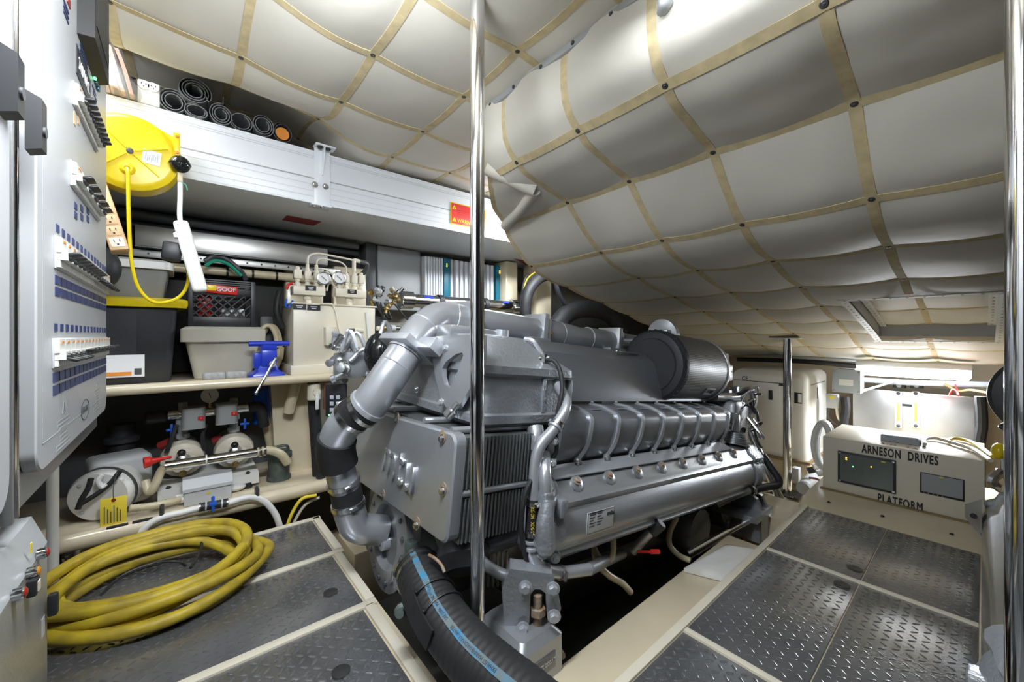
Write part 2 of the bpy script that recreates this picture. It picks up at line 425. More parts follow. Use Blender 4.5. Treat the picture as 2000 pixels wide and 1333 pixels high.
def run(cut, idx, par, pt, N, sw):
    groups = []
    for k in idx:
        if groups and groups[-1][-1] == k-1: groups[-1].append(k)
        else: groups.append([k])
    for g in groups:
        ps = []; ns = []
        for k in g:
            for c in range(8):
                u, v = par(k, c/8)
                if cut and cut[0] < u < cut[1] and cut[2] < v < cut[3]:
                    strap(ps, ns, sw); ps = []; ns = []; continue
                ps.append(pt(u, v, .0015)); ns.append(N(u, v))
        u, v = par(g[-1], 1); ps.append(pt(u, v, .0015)); ns.append(N(u, v))
        strap(ps, ns, sw)
def strap(ps, ns, sw):
        if len(ps) < 2: return
        sides = []
        for k in range(len(ps)):
            tg = ps[min(k+1, len(ps)-1)]-ps[max(k-1, 0)]; sides.append(tg.cross(ns[k]).normalized())
        t = MB(); t.strip(ps, sides, sw, [n*.0025 for n in ns]); t.build('webbing_strap', 'webbing', ceiling)
# forward ceiling
def ZF(x, y):
    return 2.02+.10*smooth01((.5-x)/.6)*smooth01((2.1-y)/.6)+.22*smooth01((y-1.85)/.6)*smooth01((.85-x)/.5)+.03*smooth01((y-2.0)/.4)*smooth01((x-.8)/.4)
FU = [-.92, -.55, -.18, .17, .53, .92, 1.30, 1.70, 2.10, 2.5]; FV = [-.79, -.42, -.05, .33, .70, 1.07, 1.42, 1.795, 2.165, 2.62]
quilt(lambda u, v: V((u, v, ZF(u, v))), lambda u, v: V((0, 0, -1)), FU, FV, skip=lambda i, j: (i >= 6 and j < 6) or (i < 2 and j >= 6), seed=1)
# soffit profile (underside of the cockpit above): face, rounded corner, long slope down towards the stern
PROF = [(1.035, 2.03), (1.10, 1.742), (1.42, 1.640), (1.68, 1.435), (2.03, 1.335), (2.45, 1.252), (2.86, 1.172), (3.257, 1.095), (3.62, 1.018), (4.03, .908), (4.55, .80)]
KX = [(1.035, 2.03), (1.036, 1.95), (1.040, 1.86), (1.056, 1.79), (1.10, 1.742), (1.27, 1.693), (1.42, 1.640), (1.55, 1.54), (1.68, 1.435), (1.85, 1.375), (2.03, 1.335), (2.45, 1.252), (2.86, 1.172), (3.257, 1.095), (3.62, 1.018), (4.03, .908), (4.55, .80)]
KS = [0, .30, .62, .86, 1.0, 1.45, 2.0, 2.5, 3.0, 3.5, 4.0, 5.0, 6.0, 7.0, 8.0, 9.0, 10.0]
def prof(s):
    for k in range(len(KS)-1):
        if s <= KS[k+1]+1e-9:
            t = (s-KS[k])/(KS[k+1]-KS[k])
            p0 = V(KX[max(k-1, 0)]); p1 = V(KX[k]); p2 = V(KX[k+1]); p3 = V(KX[min(k+2, len(KX)-1)])
            h0 = KS[k]-KS[k-1] if k else KS[1]; h1 = KS[k+1]-KS[k]; h2 = KS[k+2]-KS[k+1] if k+2 < len(KS) else h1
            m1 = ((p2-p1)/h1*h0+(p1-p0)/max(h0, 1e-6)*h1)/(h0+h1) if k else (p2-p1)/h1
            m2 = ((p3-p2)/h2*h1+(p2-p1)/h1*h2)/(h1+h2) if k+2 < len(KS) else (p2-p1)/h1
            t2, t3 = t*t, t*t*t
            return p1*(2*t3-3*t2+1)+m1*h1*(t3-2*t2+t)+p2*(-2*t3+3*t2)+m2*h1*(t3-t2)
    return V(KX[-1])
def yedge(x): # outboard edge of the soffit
    P = [(1.0, 1.43), (1.10, 1.47), (1.27, 1.66), (1.48, 1.80), (1.70, 1.82), (2.28, 1.84), (2.65, 1.87), (3.07, 1.92), (3.42, 1.97), (4.6, 2.10)]
    for (a, ya), (c, yc) in zip(P[:-1], P[1:]):
        if x <= c: return ya+(yc-ya)*max(0, (x-a))/(c-a)
    return P[-1][1]
SV = [-1.3, -.9, -.52, -.15, .228, .605, .941, 1.282]; 
def SS(s, v):
    p = prof(s); x, z = p
    e = 1.60
    if v > 1.282:
        q = (v-1.282)/(e-1.282); v = 1.282+(yedge(x)-1.282)*q
    return V((x, v, z))
def SN(s, v):
    a = prof(max(0, s-.04)); c = prof(min(10, s+.04)); t = c-a
    return V((t[1], 0, -t[0])).normalized() if False else V((t.y, 0, -t.x)).normalized()
SU = [0, 1, 2, 3, 4, 5, 6, 7, 8, 9, 10]
CUT = (5.53, 8.25, -.055, .465)
spt = quilt(SS, SN, SU, SV+[1.60], skip=lambda i, j: False, seed=5, ht=.013, hc=.017, cut=CUT)
# hatch in the sloping ceiling: raised lid with its own quilting, perforated flanges round the opening
def HS(u, v): return SS(u, v)+V((0, 0, .085))
quilt(HS, SN, [CUT[0]-.02, 6.35, 7.3, CUT[1]+.02], [CUT[2]-.01, .228, CUT[3]+.01], seed=9, ht=.008, hc=.012, name='hatch_panel')
def flange(pts, side, th, w=.034):
    t = MB(); t.strip(pts, side, w, th); f = t.build('hatch_flange', 'offwhite', ceiling)
    n = len(pts)
    for k in range(n-1):
        for q in (.25, .75):
            p = pts[k]*(1-q)+pts[k+1]*q+V(th)*1.0
            inst('hole', 'flange_hole', lambda: MB().lathe([(1, 0), (1, .3), (1e-4, .3)], (0, 0, 0), (0, 0, 1), 8), 'black', place(p, th, .0045), f)
for zz, yy in ((-.030, CUT[3]+.005), (-.030, CUT[2]-.005), (.07, CUT[3]-.022), (.07, CUT[2]+.022)):
    flange([SS(CUT[0]+(CUT[1]-CUT[0])*k/8, yy)+V((0, 0, zz)) for k in range(9)], V((0, 1, 0)), V((0, 0, -.004)))
b = MB()
for yy in (CUT[3], CUT[2]):
    for k in range(8):
        p, q = [SS(CUT[0]+(CUT[1]-CUT[0])*(k+c)/8, yy) for c in (0, 1)]
        b.add([p, q, q+V((0, 0, .10)), p+V((0, 0, .10))], [(0, 1, 2, 3)])
for ss in (CUT[0], CUT[1]):
    p, q = SS(ss, CUT[2]), SS(ss, CUT[3]); b.add([p, q, q+V((0, 0, .10)), p+V((0, 0, .10))], [(0, 1, 2, 3)])
b.build('hatch_coaming', 'lightgrey', ceiling)
for ss in (CUT[0]-.04, CUT[1]+.04):
    p, q = SS(ss, CUT[2]-.03), SS(ss, CUT[3]+.03)
    flange([p+(q-p)*k/5+V((0, 0, -.030)) for k in range(6)], V((1, 0, -.25)), V((0, 0, -.004)), .022)
# outboard skirt of the soffit
b = MB(); lo = []; hi = []
for k in range(0, 101):
    s = k/10; p = SS(s, 1.60); lo.append(p+V((0, .0, 0))); hi.append(V((p.x, p.y-.02, 2.2)))
vv = lo+hi; n = len(lo); b.add(vv, [(i, i+1, n+i+1, n+i) for i in range(n-1)]); b.build('quilt_skirt', 'vinyl', ceiling)
# metal batten between the forward ceiling and the soffit face
b = MB(); b.box((1.022, .50, 1.990), (.02, 1.90, .026), .003); bat = b.build('batten', 'grey', ceiling)
for k in range(12): bolt(bat, (1.012, -.35+k*.155, 1.988), (-1, 0, -.2), .0055, 'darkgrey', 'screw')
# ================================================================ MAIN ENGINE (its own tilted frame)
_p, _y = math.radians(6.0), math.radians(-1.3)
EX = V((math.cos(_p)*math.cos(_y), math.cos(_p)*math.sin(_y), -math.sin(_p))); EY = V((-math.sin(_y), math.cos(_y), 0)); EZ = EX.cross(EY)
EM = Matrix((EX, EY, EZ)).transposed().to_4x4(); EM.translation = V((.64, 1.02, .40)); EI = EM.inverted()
def e(px, py, x=None, y=None, z=None):
    o = EI @ V((0, 0, CZ)); r = EI.to_3x3() @ ray(px, py)
    t = (x-o.x)/r.x if x is not None else (y-o.y)/r.y if y is not None else (z-o.z)/r.z
    return o+r*t
def wl(p): return EI @ V(p)
FRAME[0] = EM
eng = thing('main_engine', 'silver-grey sixteen-cylinder marine diesel engine lettered mtu on its front plate', 'engine', (1.0, .58, -.70))
yc = .56
# crankcase and sump
b = MB(); b.prism([(.30, .10, .12), (.30, .02, .02), (.30, .06, -.12), (.30, .20, -.20), (.30, .24, -.36), (.30, 2*yc-.24, -.36), (.30, 2*yc-.2, -.2), (.30, 2*yc-.06, -.12), (.30, 2*yc-.02, .02), (.30, 2*yc-.1, .12)], (1.78, 0, 0)); b.build('crankcase', 'engine_dark', eng)
b = MB(); b.loft([[V((x, y, z)) for (x, y) in ((x0, y0), (x1, y0), (x1, y1), (x0, y1))] for (x0, x1, y0, y1, z) in ((.32, 2.02, .16, .98, -.34), (.34, 2.0, .16, .98, -.40), (.36, 1.98, .20, .94, -.46), (.40, 1.9, .30, .84, -.64))]); b.build('sump', 'engine_dark', eng)
b = MB(); b.b2((.36, .02, -.13), (2.05, .5, .10), .02); b.build('cylinder_bank', 'engine_dark', eng)
# front plate with embossed lettering
def rrect(x, y0, y1, z0, z1, r, k=5, dz=0.):
    out = []
    for (cy, cz, a0) in ((y1-r, z1-r, 0), (y0+r, z1-r, PI/2), (y0+r, z0+r, PI), (y1-r, z0+r, 1.5*PI)):
        for i in range(k+1):
            a = a0+PI/2*i/k; yy = cy+r*math.cos(a); out.append(V((x, yy, cz+r*math.sin(a)+dz*(yy-y0)/(y1-y0))))
    return out
b = MB(); rg = []
for (x, ins) in ((0, 0), (-.034, 0), (-.040, .006)):
    rg.append(rrect(x, -.005+ins, .965-ins, -.03+ins, .298-ins, .035, dz=-.045))
b.loft(rg); fp = b.build('front_plate', 'engine', eng)
mb = text('mtu', .20, e(779, 908, x=-.040), (0, -1, 0), (0, -.045, 1), 'engine', fp, 'embossed_lettering', bold=.0005, sx=.95, ext=.009, spacing=1.05)
for (px, py) in ((865, 853), (776, 816), (748, 966), (815, 1022), (866, 955), (699, 928)):
    p = e(px, py, x=-.040)
    t = MB(); t.lathe([(.020, 0), (.020, .002), (1e-4, .002)], p, (-1, 0, 0), 14); t.build('bolt_recess', 'rusty', fp)
    bolt(fp, p+V((-.001, 0, -.008)), (-1, 0, 0), .0105, 'steel')
# charge-air cooler packs
def fins(z0, z1, name):
    t = MB(); n = 62
    for k in range(n):
        x = .004+.296*k/n; dy = .004*math.sin(k*2.1); 
        t.b2((x, .0+dy, z0), (x+.0026, .95, z1))
    t.build(name, 'fin', eng, smooth=False, kind='stuff')
    t = MB(); t.b2((.002, .012, z0+.006), (.302, .94, z1-.006)); t.build('cooler_core', 'dark_steel', eng)
fins(.128, .285, 'cooler_fins'); fins(-.035, .100, 'cooler_fins')
b = MB(); b.cyl((0, .005, .114), (.30, .005, .114), .011, n=10); b.build('tie_rod', 'engine', eng)
for (y, z) in ((.25, .297), (.52, .295), (.06, .297), (.8, .29)):
    b = MB(); b.cyl((-.02, y, z), (.30, y, z), .012, n=10); b.build('tie_rod', 'engine', eng)
b = MB(); b.b2((.30, .0, -.04), (.33, .95, .29), .006); b.build('cooler_end_plate', 'engine', eng)
# charge-air housing
def rr(x0, x1, y0, y1, z, r, k=4):
    out = []
    for (cx, cy, a0) in ((x1-r, y1-r, 0), (x0+r, y1-r, PI/2), (x0+r, y0+r, PI), (x1-r, y0+r, 1.5*PI)):
        for i in range(k+1):
            a = a0+PI/2*i/k; out.append(V((cx+r*math.cos(a), cy+r*math.sin(a), z)))
    return out
b = MB(); b.loft([rr(.10, .45, .10, .72, .292, .05), rr(.08, .48, .045, .75, .305, .05), rr(.06, .50, .025, .76, .318, .035), rr(.06, .50, .022, .76, .345, .035), rr(.07, .49, .034, .75, .352, .035), rr(.075, .485, .04, .75, .475, .035), rr(.06, .50, .022, .76, .486, .035), rr(.06, .50, .022, .76, .512, .04), rr(.08, .49, .05, .74, .528, .05), rr(.10, .36, .11, .70, .60, .05), rr(.115, .34, .14, .68, .622, .05)])
hs = b.build('air_housing', 'engine_cast', eng, ang=50)
for (x, w_) in ((.335, .012), (.48, .01)):
    b = MB(); b.b2((x, .026, .352), (x+w_, .06, .476), .003); b.build('housing_rib', 'engine_cast', hs)
# arched rib that drops from the top of the housing
b = MB(); b.tube(catmull([(.33, .15, .622), (.345, .12, .618), (.36, .10, .59), (.385, .07, .54), (.42, .055, .526)], 4), .009, 8); b.build('housing_rib', 'engine_light', hs)
# triangular lifting bracket on the front of the housing
outer = [e(*q, x=.035) for q in ((846, 658), (880, 655), (942, 655), (942, 700), (937, 728), (912, 768), (893, 800), (872, 798), (860, 776), (850, 735), (844, 700))]
inner = [e(*q, x=.035) for q in ((880, 700), (890, 692), (902, 689), (905, 694), (902, 702), (888, 742), (878, 758), (868, 752), (864, 735), (864, 720), (870, 708))]
n = len(outer); th = V((.018, 0, 0))
b = MB(); b.add(outer+inner+[p+th for p in outer]+[p+th for p in inner],
    [(i, (i+1) % n, n+(i+1) % n, n+i) for i in range(n)]+[(2*n+i, 3*n+i, 3*n+(i+1) % n, 2*n+(i+1) % n) for i in range(n)]+
    [(i, 2*n+i, 2*n+(i+1) % n, (i+1) % n) for i in range(n)]+[(n+i, n+(i+1) % n, 3*n+(i+1) % n, 3*n+i) for i in range(n)])
br = b.build('lifting_bracket', 'engine', eng)
for q in ((871, 680), (862, 786)): bolt(br, e(*q, x=.035), (-1, 0, 0), .010, 'engine_light')
# long intake cowl behind the valve covers
b = MB(); b.prism([(.44, .150, .378), (.44, .155, .44), (.44, .20, .585), (.44, .27, .635), (.44, .5, .65), (.44, .9, .64), (.44, .97, .38)], (1.62, 0, 0)); b.build('intake_cowl', 'engine_cover', eng)
b = MB(); b.box((1.13, .235, .628), (.24, .014, .010), .003, Matrix.Rotation(.12, 3, 'Z')); b.build('cowl_blade', 'steel', eng)
# eight valve covers
VC0, VCP = .412, .1788
vprof = [(.155, .366), (.085, .362), (.02, .343), (.004, .333), (-.004, .315), (-.003, .27), (.004, .22), (.018, .175), (.032, .152), (.055, .150), (.16, .150)]
def fine(pr, k=3):
    return pr
for k in range(8):
    x0, x1 = VC0+k*VCP+.0015, VC0+(k+1)*VCP-.0015
    b = MB(); b.loft([[V((x, y+(0 if 1 < i < 9 and False else 0)+ins*(1 if y < .1 else 0), z-ins*.5)) for i, (y, z) in enumerate(vprof)] for (x, ins) in ((x0, .004), (x0+.004, 0), (x1-.004, 0), (x1, .004))])
    vc = b.build('valve_cover', 'engine_cover', eng)
    t = MB(); 
    for q in range(3): t.b2((x0+.05+q*.020, .045, .3575), (x0+.066+q*.020, .055, .3595))
    t.build('stamped_mark', 'engine_light', vc)
    # strap rib that curls forward at its foot
    xs = x1-.010
    path = [V((xs, .150, .372)), V((xs, .08, .368)), V((xs, .018, .350)), V((xs, -.004, .338)), V((xs, -.012, .315)), V((xs-.004, -.011, .27)), V((xs-.014, -.006, .225)), V((xs-.032, .004, .19)), V((xs-.050, .012, .165))]
    ps = catmull(path, 3); sides = []
    for i in range(len(ps)):
        tg = ps[min(i+1, len(ps)-1)]-ps[max(i-1, 0)]; nrm = V((0, -.8, .4)) if i > 6 else V((0, -.1, 1)); sides.append(tg.cross(nrm).normalized())
    rb = MB(); rb.strip(ps, sides, .017, V((0, .012, -.012))); rib = rb.build('cover_strap', 'engine_light', vc)
    t = MB(); t.lathe([(.016, 0), (.016, .01), (.010, .016)], (xs-.052, .012, .163), (0, -1, .1), 10); t.build('strap_foot', 'engine', vc)
    for dx in (-.010, .014): bolt(vc, (xs-.055+dx, .0, .158), (0, -1, .2), .0065, 'steel')
    bolt(vc, (xs-.006, .140, .374), (0, 0, 1), .006, 'engine_light')
# guard strip below the covers
b = MB(); b.prism([(.35, .012, .160), (.35, -.046, .132), (.35, -.044, .127), (.35, .012, .154)], (1.44, 0, 0)); b.build('guard_strip', 'engine_light', eng)
# heat exchanger with its long ribbed cover
hx = [(.02, .128), (-.030, .126), (-.050, .112), (-.062, .086), (-.082, .074), (-.092, .060), (-.086, .046), (-.080, .034), (-.092, .016), (-.104, -.015), (-.106, -.045), (-.098, -.075), (-.082, -.095), (-.080, -.104), (-.088, -.116), (-.080, -.130), (-.060, -.138), (-.02, -.140), (.03, -.13)]
b = MB(); b.loft([[V((x, y, z)) for (y, z) in hx] for x in (.36, 2.0)]); hxo = b.build('heat_exchanger', 'engine', eng, ang=50)
for k in range(8):
    x = .46+k*.192; 
    t = MB(); t.lathe([(.030, 0), (.030, .006), (.022, .010)], (x, -.052, .104), (0, -.85, .5), 14); lug = t.build('bolt_boss', 'engine', hxo)
    bolt(hxo, (x-.004, -.056, .114), (0, -.6, .8), .011, 'rusty')
# nameplate
n0 = V((.52, -.1075, -.022)); 
b = MB(); b.box((.545, -.1075, -.022), (.155, .003, .075), .001); npl = b.build('nameplate', 'plate_label', eng)
text('mtu', .026, (.60, -.1095, -.003), (1, 0, 0), (0, 0, 1), 'black', npl, bold=.0008)
b = MB()
for r_ in range(5):
    for c_ in range(2): b.b2((.480+c_*.042, -.1098, .004-r_*.010), (.514+c_*.042-.007*((r_+c_) % 3), -.1092, .0075-r_*.010))
for r_ in range(3): b.b2((.478, -.1098, .010-.0*r_), (.560, -.1092, .0135))
b.build('small_print', 'darkgrey', npl)
b = MB()
for (za, zb) in ((-.0585, -.0575), (.0135, .0145)): b.b2((.469, -.1096, za), (.621, -.1091, zb))
for xa in (.469, .620): b.b2((xa, -.1096, -.0585), (xa+.001, -.1091, .0145))
b.build('border_line', 'black', npl)
# end cap of the heat exchanger
b = MB(); b.loft([[V((x, -.02+(y+.02)*s, -.008+(z+.008)*s)) for (y, z) in hx] for (x, s) in ((.36, 1.06), (.335, 1.06), (.325, .98), (.275, .90), (.255, .75), (.248, .5))]); cap = b.build('end_cap', 'engine_cast', eng, ang=50)
for (px, py, r_) in ((1076, 1030, .020), (1086, 1088, .018), (1062, 1080, .017), (1056, 1058, .015), (1074, 1008, .014)):
    p = e(px, py, y=-.085); t = MB(); t.lathe([(r_*1.3, 0), (r_*1.2, .018), (r_*.8, .022)], p+V((0, .012, 0)), (-.6, -.8, 0), 12); t.build('cap_boss', 'engine', cap)
    bolt(cap, p+V((-.010, -.008, 0)), (-.6, -.8, 0), .011, 'engine_light')
b = MB(); b.box((.275, -.085, .085), (.045, .05, .06), .010); b.box((.335, -.105, .055), (.035, .03, .06), .006); b.build('cap_flange', 'engine_cast', cap)
b = MB(); b.tube(catmull([(.275, -.085, .09), (.27, -.083, .15), (.285, -.06, .19), (.32, -.02, .21)], 5), .021, 12); b.build('cap_elbow', 'engine_pipe', cap)
# lobe of the cap
b = MB(); b.tube(catmull([(.275, -.10, .09), (.262, -.105, .02), (.27, -.105, -.05)], 5), [.022, .024, .025, .027, .028, .03, .031, .032, .033, .033, .033], 12); b.sph((.27, -.105, -.052), .034); b.build('cap_lobe', 'engine_cast', cap)
# aft gear housing
b = MB(); b.loft([[V((x, -.0+(y)*s+.0, -.005+(z+.005)*s)) for (y, z) in hx] for (x, s) in ((2.0, 1.10), (2.03, 1.16), (2.07, 1.16), (2.09, 1.05), (2.16, .98), (2.18, .80))]); gh = b.build('gear_housing', 'engine_cast', eng, ang=50)
for (dz, dy) in ((.12, -.03), (.05, -.10), (-.05, -.12), (-.13, -.09)): bolt(gh, (2.07, dy, dz), (-.3, -1, 0), .012, 'engine_light')
b = MB(); b.lathe([(.09, 0), (.09, .02), (.07, .025), (.07, .04), (.02, .045)], (2.17, -.0, .02), (1, -.3, 0), 24); b.build('gear_cover_disc', 'engine_light', gh)
b = MB(); b.b2((2.02, .03, -.42), (2.26, 1.10, .40), .04); b.build('flywheel_housing', 'engine_dark', eng)
# bellows and ring stack at the aft end of the covers
b = MB(); pr = [(.055, 0)]
for k in range(6): pr += [(.085-.005*k, .012*k+.002), (.085-.005*k, .012*k+.007), (.072-.005*k, .012*k+.009), (.072-.005*k, .012*k+.012)]
b.lathe(pr, (1.98, .015, .13), (.15, 0, 1), 22); b.build('bellows', 'engine', eng)
b = MB(); b.tube(catmull([(1.99, .03, .21), (2.0, .03, .26), (2.02, .04, .30)], 4), .035, 14); b.build('bellows_neck', 'engine_pipe', eng)
# ---- air filter
fc = e(1277, 714, y=.23); fx = fc.x
b = MB(); b.lathe([(.02, 0), (.15, .0), (.155, .006), (.165, .006), (.19, .012), (.205, .03), (.207, .05), (.200, .052)], fc+V((-.04, 0, 0)), (1, 0, .0), 40)
ff = thing  # (filter stays a part of the engine)
flt = b.build('air_filter_cap', 'charcoal', eng, ang=25)
b = MB(); b.lathe([(.022, 0), (.022, .003), (.014, .005), (1e-4, .004)], fc+V((-.041, 0, 0)), (-1, 0, 0), 20); b.build('cap_button', 'charcoal', flt)
for k in range(36):
    a = 2*PI*k/36; p = fc+V((-.002, .206*math.cos(a), .206*math.sin(a)))
    inst('nub', 'cap_nub', lambda: MB().box((0, 0, 0), (1, 1, 1)), 'charcoal', Matrix.Translation(p) @ Matrix.Rotation(a, 4, 'X') @ Matrix.Diagonal((.02, .006, .006, 1)), flt)
b = MB(); b.lathe([(.199, 0), (.199, .02), (.198, .50), (.192, .515)], fc, (1, 0, 0), 48); scr = b.build('filter_screen', 'mesh_screen', eng)
b = MB(); b.lathe([(.194, .50), (.204, .505), (.204, .525), (.15, .54), (.13, .60), (.13, .66), (.10, .68)], fc, (1, 0, 0), 40); b.build('filter_flange', 'engine_pipe', eng)
q = e(1377, 768, y=fc.y-.16); a = math.atan2(q.z-fc.z, q.y-fc.y)
b = MB(); 
for (da, l) in ((-.10, .10), (.10, .10)):
    p = V((fc.x+.36, fc.y+.201*math.cos(a+da), fc.z+.201*math.sin(a+da))); b.box(p, (.10, .012, .006), .002, Matrix.Rotation(a+da-PI/2, 3, 'X'))
for dx in (-.05, .05):
    for k in range(5):
        aa = a-.10+.20*k/4; p = V((fc.x+.36+dx, fc.y+.201*math.cos(aa), fc.z+.201*math.sin(aa))); b.box(p, (.012, .012, .006), .002, Matrix.Rotation(aa-PI/2, 3, 'X'))
b.build('filter_label_frame', 'lightgrey', scr)
m = MATS['mesh_screen']; nt = m.node_tree; bs = nt.nodes['Principled BSDF']
tc = nt.nodes.new('ShaderNodeTexCoord'); sp = nt.nodes.new('ShaderNodeSeparateXYZ'); nt.links.new(tc.outputs['Object'], sp.inputs[0])
def mth(op, a, c=None):
    q = nt.nodes.new('ShaderNodeMath'); q.operation = op
    for i, s_ in enumerate((a, c)):
        if s_ is None: continue
        if isinstance(s_, (int, float)): q.inputs[i].default_value = s_
        else: nt.links.new(s_, q.inputs[i])
    return q.outputs[0]
an = mth('ARCTAN2', sp.outputs['Y'], sp.outputs['Z'])
u_ = mth('SINE', mth('ADD', mth('MULTIPLY', an, 62.0), mth('MULTIPLY', sp.outputs['X'], 360.0)))
v_ = mth('SINE', mth('SUBTRACT', mth('MULTIPLY', an, 62.0), mth('MULTIPLY', sp.outputs['X'], 360.0)))
fac = mth('GREATER_THAN', mth('MULTIPLY', u_, v_), .02)
mx = nt.nodes.new('ShaderNodeMix'); mx.data_type = 'RGBA'; nt.links.new(fac, mx.inputs['Factor']); mx.inputs[6].default_value = (.30, .30, .30, 1); mx.inputs[7].default_value = (.015, .015, .016, 1); nt.links.new(mx.outputs[2], bs.inputs['Base Color'])
# turbo housing behind the filter
b = MB(); b.lathe([(.06, 0), (.10, .01), (.10, .05), (.07, .06)], fc+V((.22, .10, .20)), (1, 0, .1), 24); b.box(fc+V((.22, .08, .215)), (.10, .10, .03), .006); b.build('turbo_housing', 'engine_light', eng)
# ---- big charge-air pipe along the top with clamp blocks
pr_ = .068; pz = .698; py_ = .50
x_of = lambda px, py: e(px, py, y=py_).x
b = MB(); b.tube([(x_of(925, 625), py_, pz), (x_of(1043, 645), py_, pz)], pr_, 28); b.build('charge_pipe', 'engine_pipe', eng)
xa, xb = x_of(1056, 648), x_of(1192, 660)
L_ = xb-xa
b = MB(); b.tube(catmull([(xa, py_, pz), (xa+L_*.25, py_, pz), (xa+L_*.45, py_-.004, pz-.006), (xa+L_*.6, py_, pz-.002), (xa+L_*.72, py_, pz), (xb, py_, pz)], 4), [pr_]*8+[pr_*.97, pr_*.94, pr_*.93, pr_*.95, pr_*.96]+[pr_*.98, pr_, pr_, pr_, pr_, pr_, pr_, pr_], 28); cp = b.build('charge_pipe', 'engine_pipe', eng)
for q in (.22, .62): 
    b = MB(); b.lathe([(pr_, -.003), (pr_+.002, 0), (pr_, .003)], (xa+L_*q, py_, pz), (1, 0, 0), 28); b.build('weld_seam', 'engine_light', cp)
b = MB(); b.tube([(xb, py_, pz), (xb+.62, py_, pz+.012)], pr_*.98, 28); b.build('charge_pipe', 'engine_pipe', eng)
for px, pyy in ((916, 622), (1050, 645), (1194, 660)):
    x = x_of(px, pyy)
    t = MB(); t.box((x-.014, py_, pz-.012), (.030, .165, .20), .003); t.box((x+.016, py_, pz-.02), (.022, .15, .17), .003); cb = t.build('clamp_block', 'engine_light', eng)
    for dz in (.0,): bolt(cb, (x+.03, py_-.078, pz-.01), (0, -1, 0), .006, 'brass')
    t = MB(); t.box((x, py_-.02, pz-.115), (.16, .28, .008), .002); t.box((x+.07, py_-.10, pz-.15), (.006, .09, .07), .002); t.build('clamp_foot', 'engine_light', cb)
    bolt(cb, (x-.03, py_-.12, pz-.13), (0, 0, -1), .008, 'steel')
# pedestal between cowl and pipe
for q in (((.08, .30, .60), (.34, .66, .655)), ((.58, .40, .62), (.72, .60, .66)), ((1.2, .4, .64), (1.35, .6, .66))): MB().b2(*q, .008).build('pipe_pedestal', 'engine', eng)
b = MB(); b.cyl((.33, .30, .60), (.33, .30, .66), .03, n=16); b.cyl((.40, .22, .585), (.40, .22, .625), .036, n=16); b.cyl((.40, .22, .60), (.40, .22, .612), .046, n=16); b.cyl((.40, .22, .56), (.40, .22, .59), .05, n=6); b.build('filler_cap', 'engine_light', eng)
# ---- pipes, hoses and fittings round the engine (world frame, parts of the engine)
FRAME[0] = Matrix.Identity(4)
def D(px, py, d): return at(px, py, d=d)
pipe0 = EM @ V((x_of(905, 622), py_, pz))
full = catmull([EM @ V((x_of(925, 625), py_, pz)), pipe0, D(862, 620, 1.72), D(826, 642, 1.63), D(797, 682, 1.55), D(766, 727, 1.50), D(738, 768, 1.48), D(716, 795, 1.48), D(690, 812, 1.49), D(666, 840, 1.50), D(656, 876, 1.52), D(665, 920, 1.55), D(677, 966, 1.57), D(684, 1002, 1.58), D(700, 1030, 1.60), D(750, 1036, 1.66)], 8)
def seg(i0, i1, r, name, m, n=26): 
    t = MB(); t.tube(full[i0:i1+1], r, n); return t.build(name, m, eng)
sl = seg(0, 31, pr_, 'charge_pipe_elbow', 'engine_pipe')
seg(31, 34, pr_+.004, 'pipe_collar', 'engine_light')
seg(34, 55, pr_, 'charge_pipe_lower', 'engine_pipe')
seg(54, 56, pr_+.007, 'pipe_collar', 'engine_light'); seg(56, 66, pr_+.002, 'rubber_sleeve', 'rubber'); 
seg(66, 76, .064, 'silver_elbow', 'engine_light'); seg(76, 86, .072, 'rubber_sleeve', 'rubber')
seg(86, 94, .056, 'water_pipe', 'engine_pipe'); seg(94, 99, .059, 'rubber_sleeve', 'rubber'); seg(99, 120, .060, 'water_elbow', 'engine_pipe')
for i, r_ in ((12, pr_), (24, pr_), (38, pr_)):
    b = MB(); b.lathe([(r_, -.003), (r_+.0022, 0), (r_, .003)], full[i], full[i+1]-full[i-1], 28); b.build('weld_seam', 'engine_light', sl)
for i, r_ in ((58, .072), (65, .070), (92, .060), (100, .062)): clampband(eng, full[i], full[i+1]-full[i-1], r_, .018)
# square clamp block round the slanting pipe
tg = (full[36]-full[34]).normalized(); u1 = tg.cross(V((0, 0, 1))).normalized(); u2 = u1.cross(tg)
R_ = Matrix((u1, u2, tg)).transposed()
b = MB(); b.box(full[32], (.19, .17, .030), .004, R_); cb = b.build('clamp_block', 'engine_light', eng)
b = MB(); b.box(full[31]+u1*-.13, (.10, .06, .05), .004, R_); b.build('clamp_ear', 'engine_light', cb); bolt(cb, full[32]-u1*.09+u2*-.08, -u2, .012, 'steel')
# transparent funnel shaped guard plates beside the pipe foot, damper disc
FRAME[0] = EM
dc = e(765, 1045, x=.03)
b = MB(); b.lathe([(.205, 0), (.205, .025), (.125, .030), (.118, .020), (.10, -.03), (.05, -.055), (.03, -.02), (.028, .0), (1e-3, .0)], dc, (-1, 0, 0), 44); dmp = b.build('crank_damper', 'engine', eng)
for k in range(16):
    a = 2*PI*k/16+.1; bolt(dmp, dc+V((-.026, .168*math.cos(a), .168*math.sin(a))), (-1, 0, 0), .0085, 'engine_dark')
b = MB(); b.lathe([(.030, 0), (.030, .030), (.024, .034), (.012, .034), (.012, .02), (1e-3, .02)], dc+V((.0, .03, -.04)), (-1, 0, 0), 16); b.build('damper_bolt', 'engine_light', dmp)
for k in range(3):
    a = 2*PI*k/3+.9; b = MB(); b.lathe([(.016, .0), (.016, .004), (1e-3, .004)], dc+V((.02, .075*math.cos(a), .075*math.sin(a))), (-1, 0, 0), 10); b.build('damper_hole', 'black', dmp)
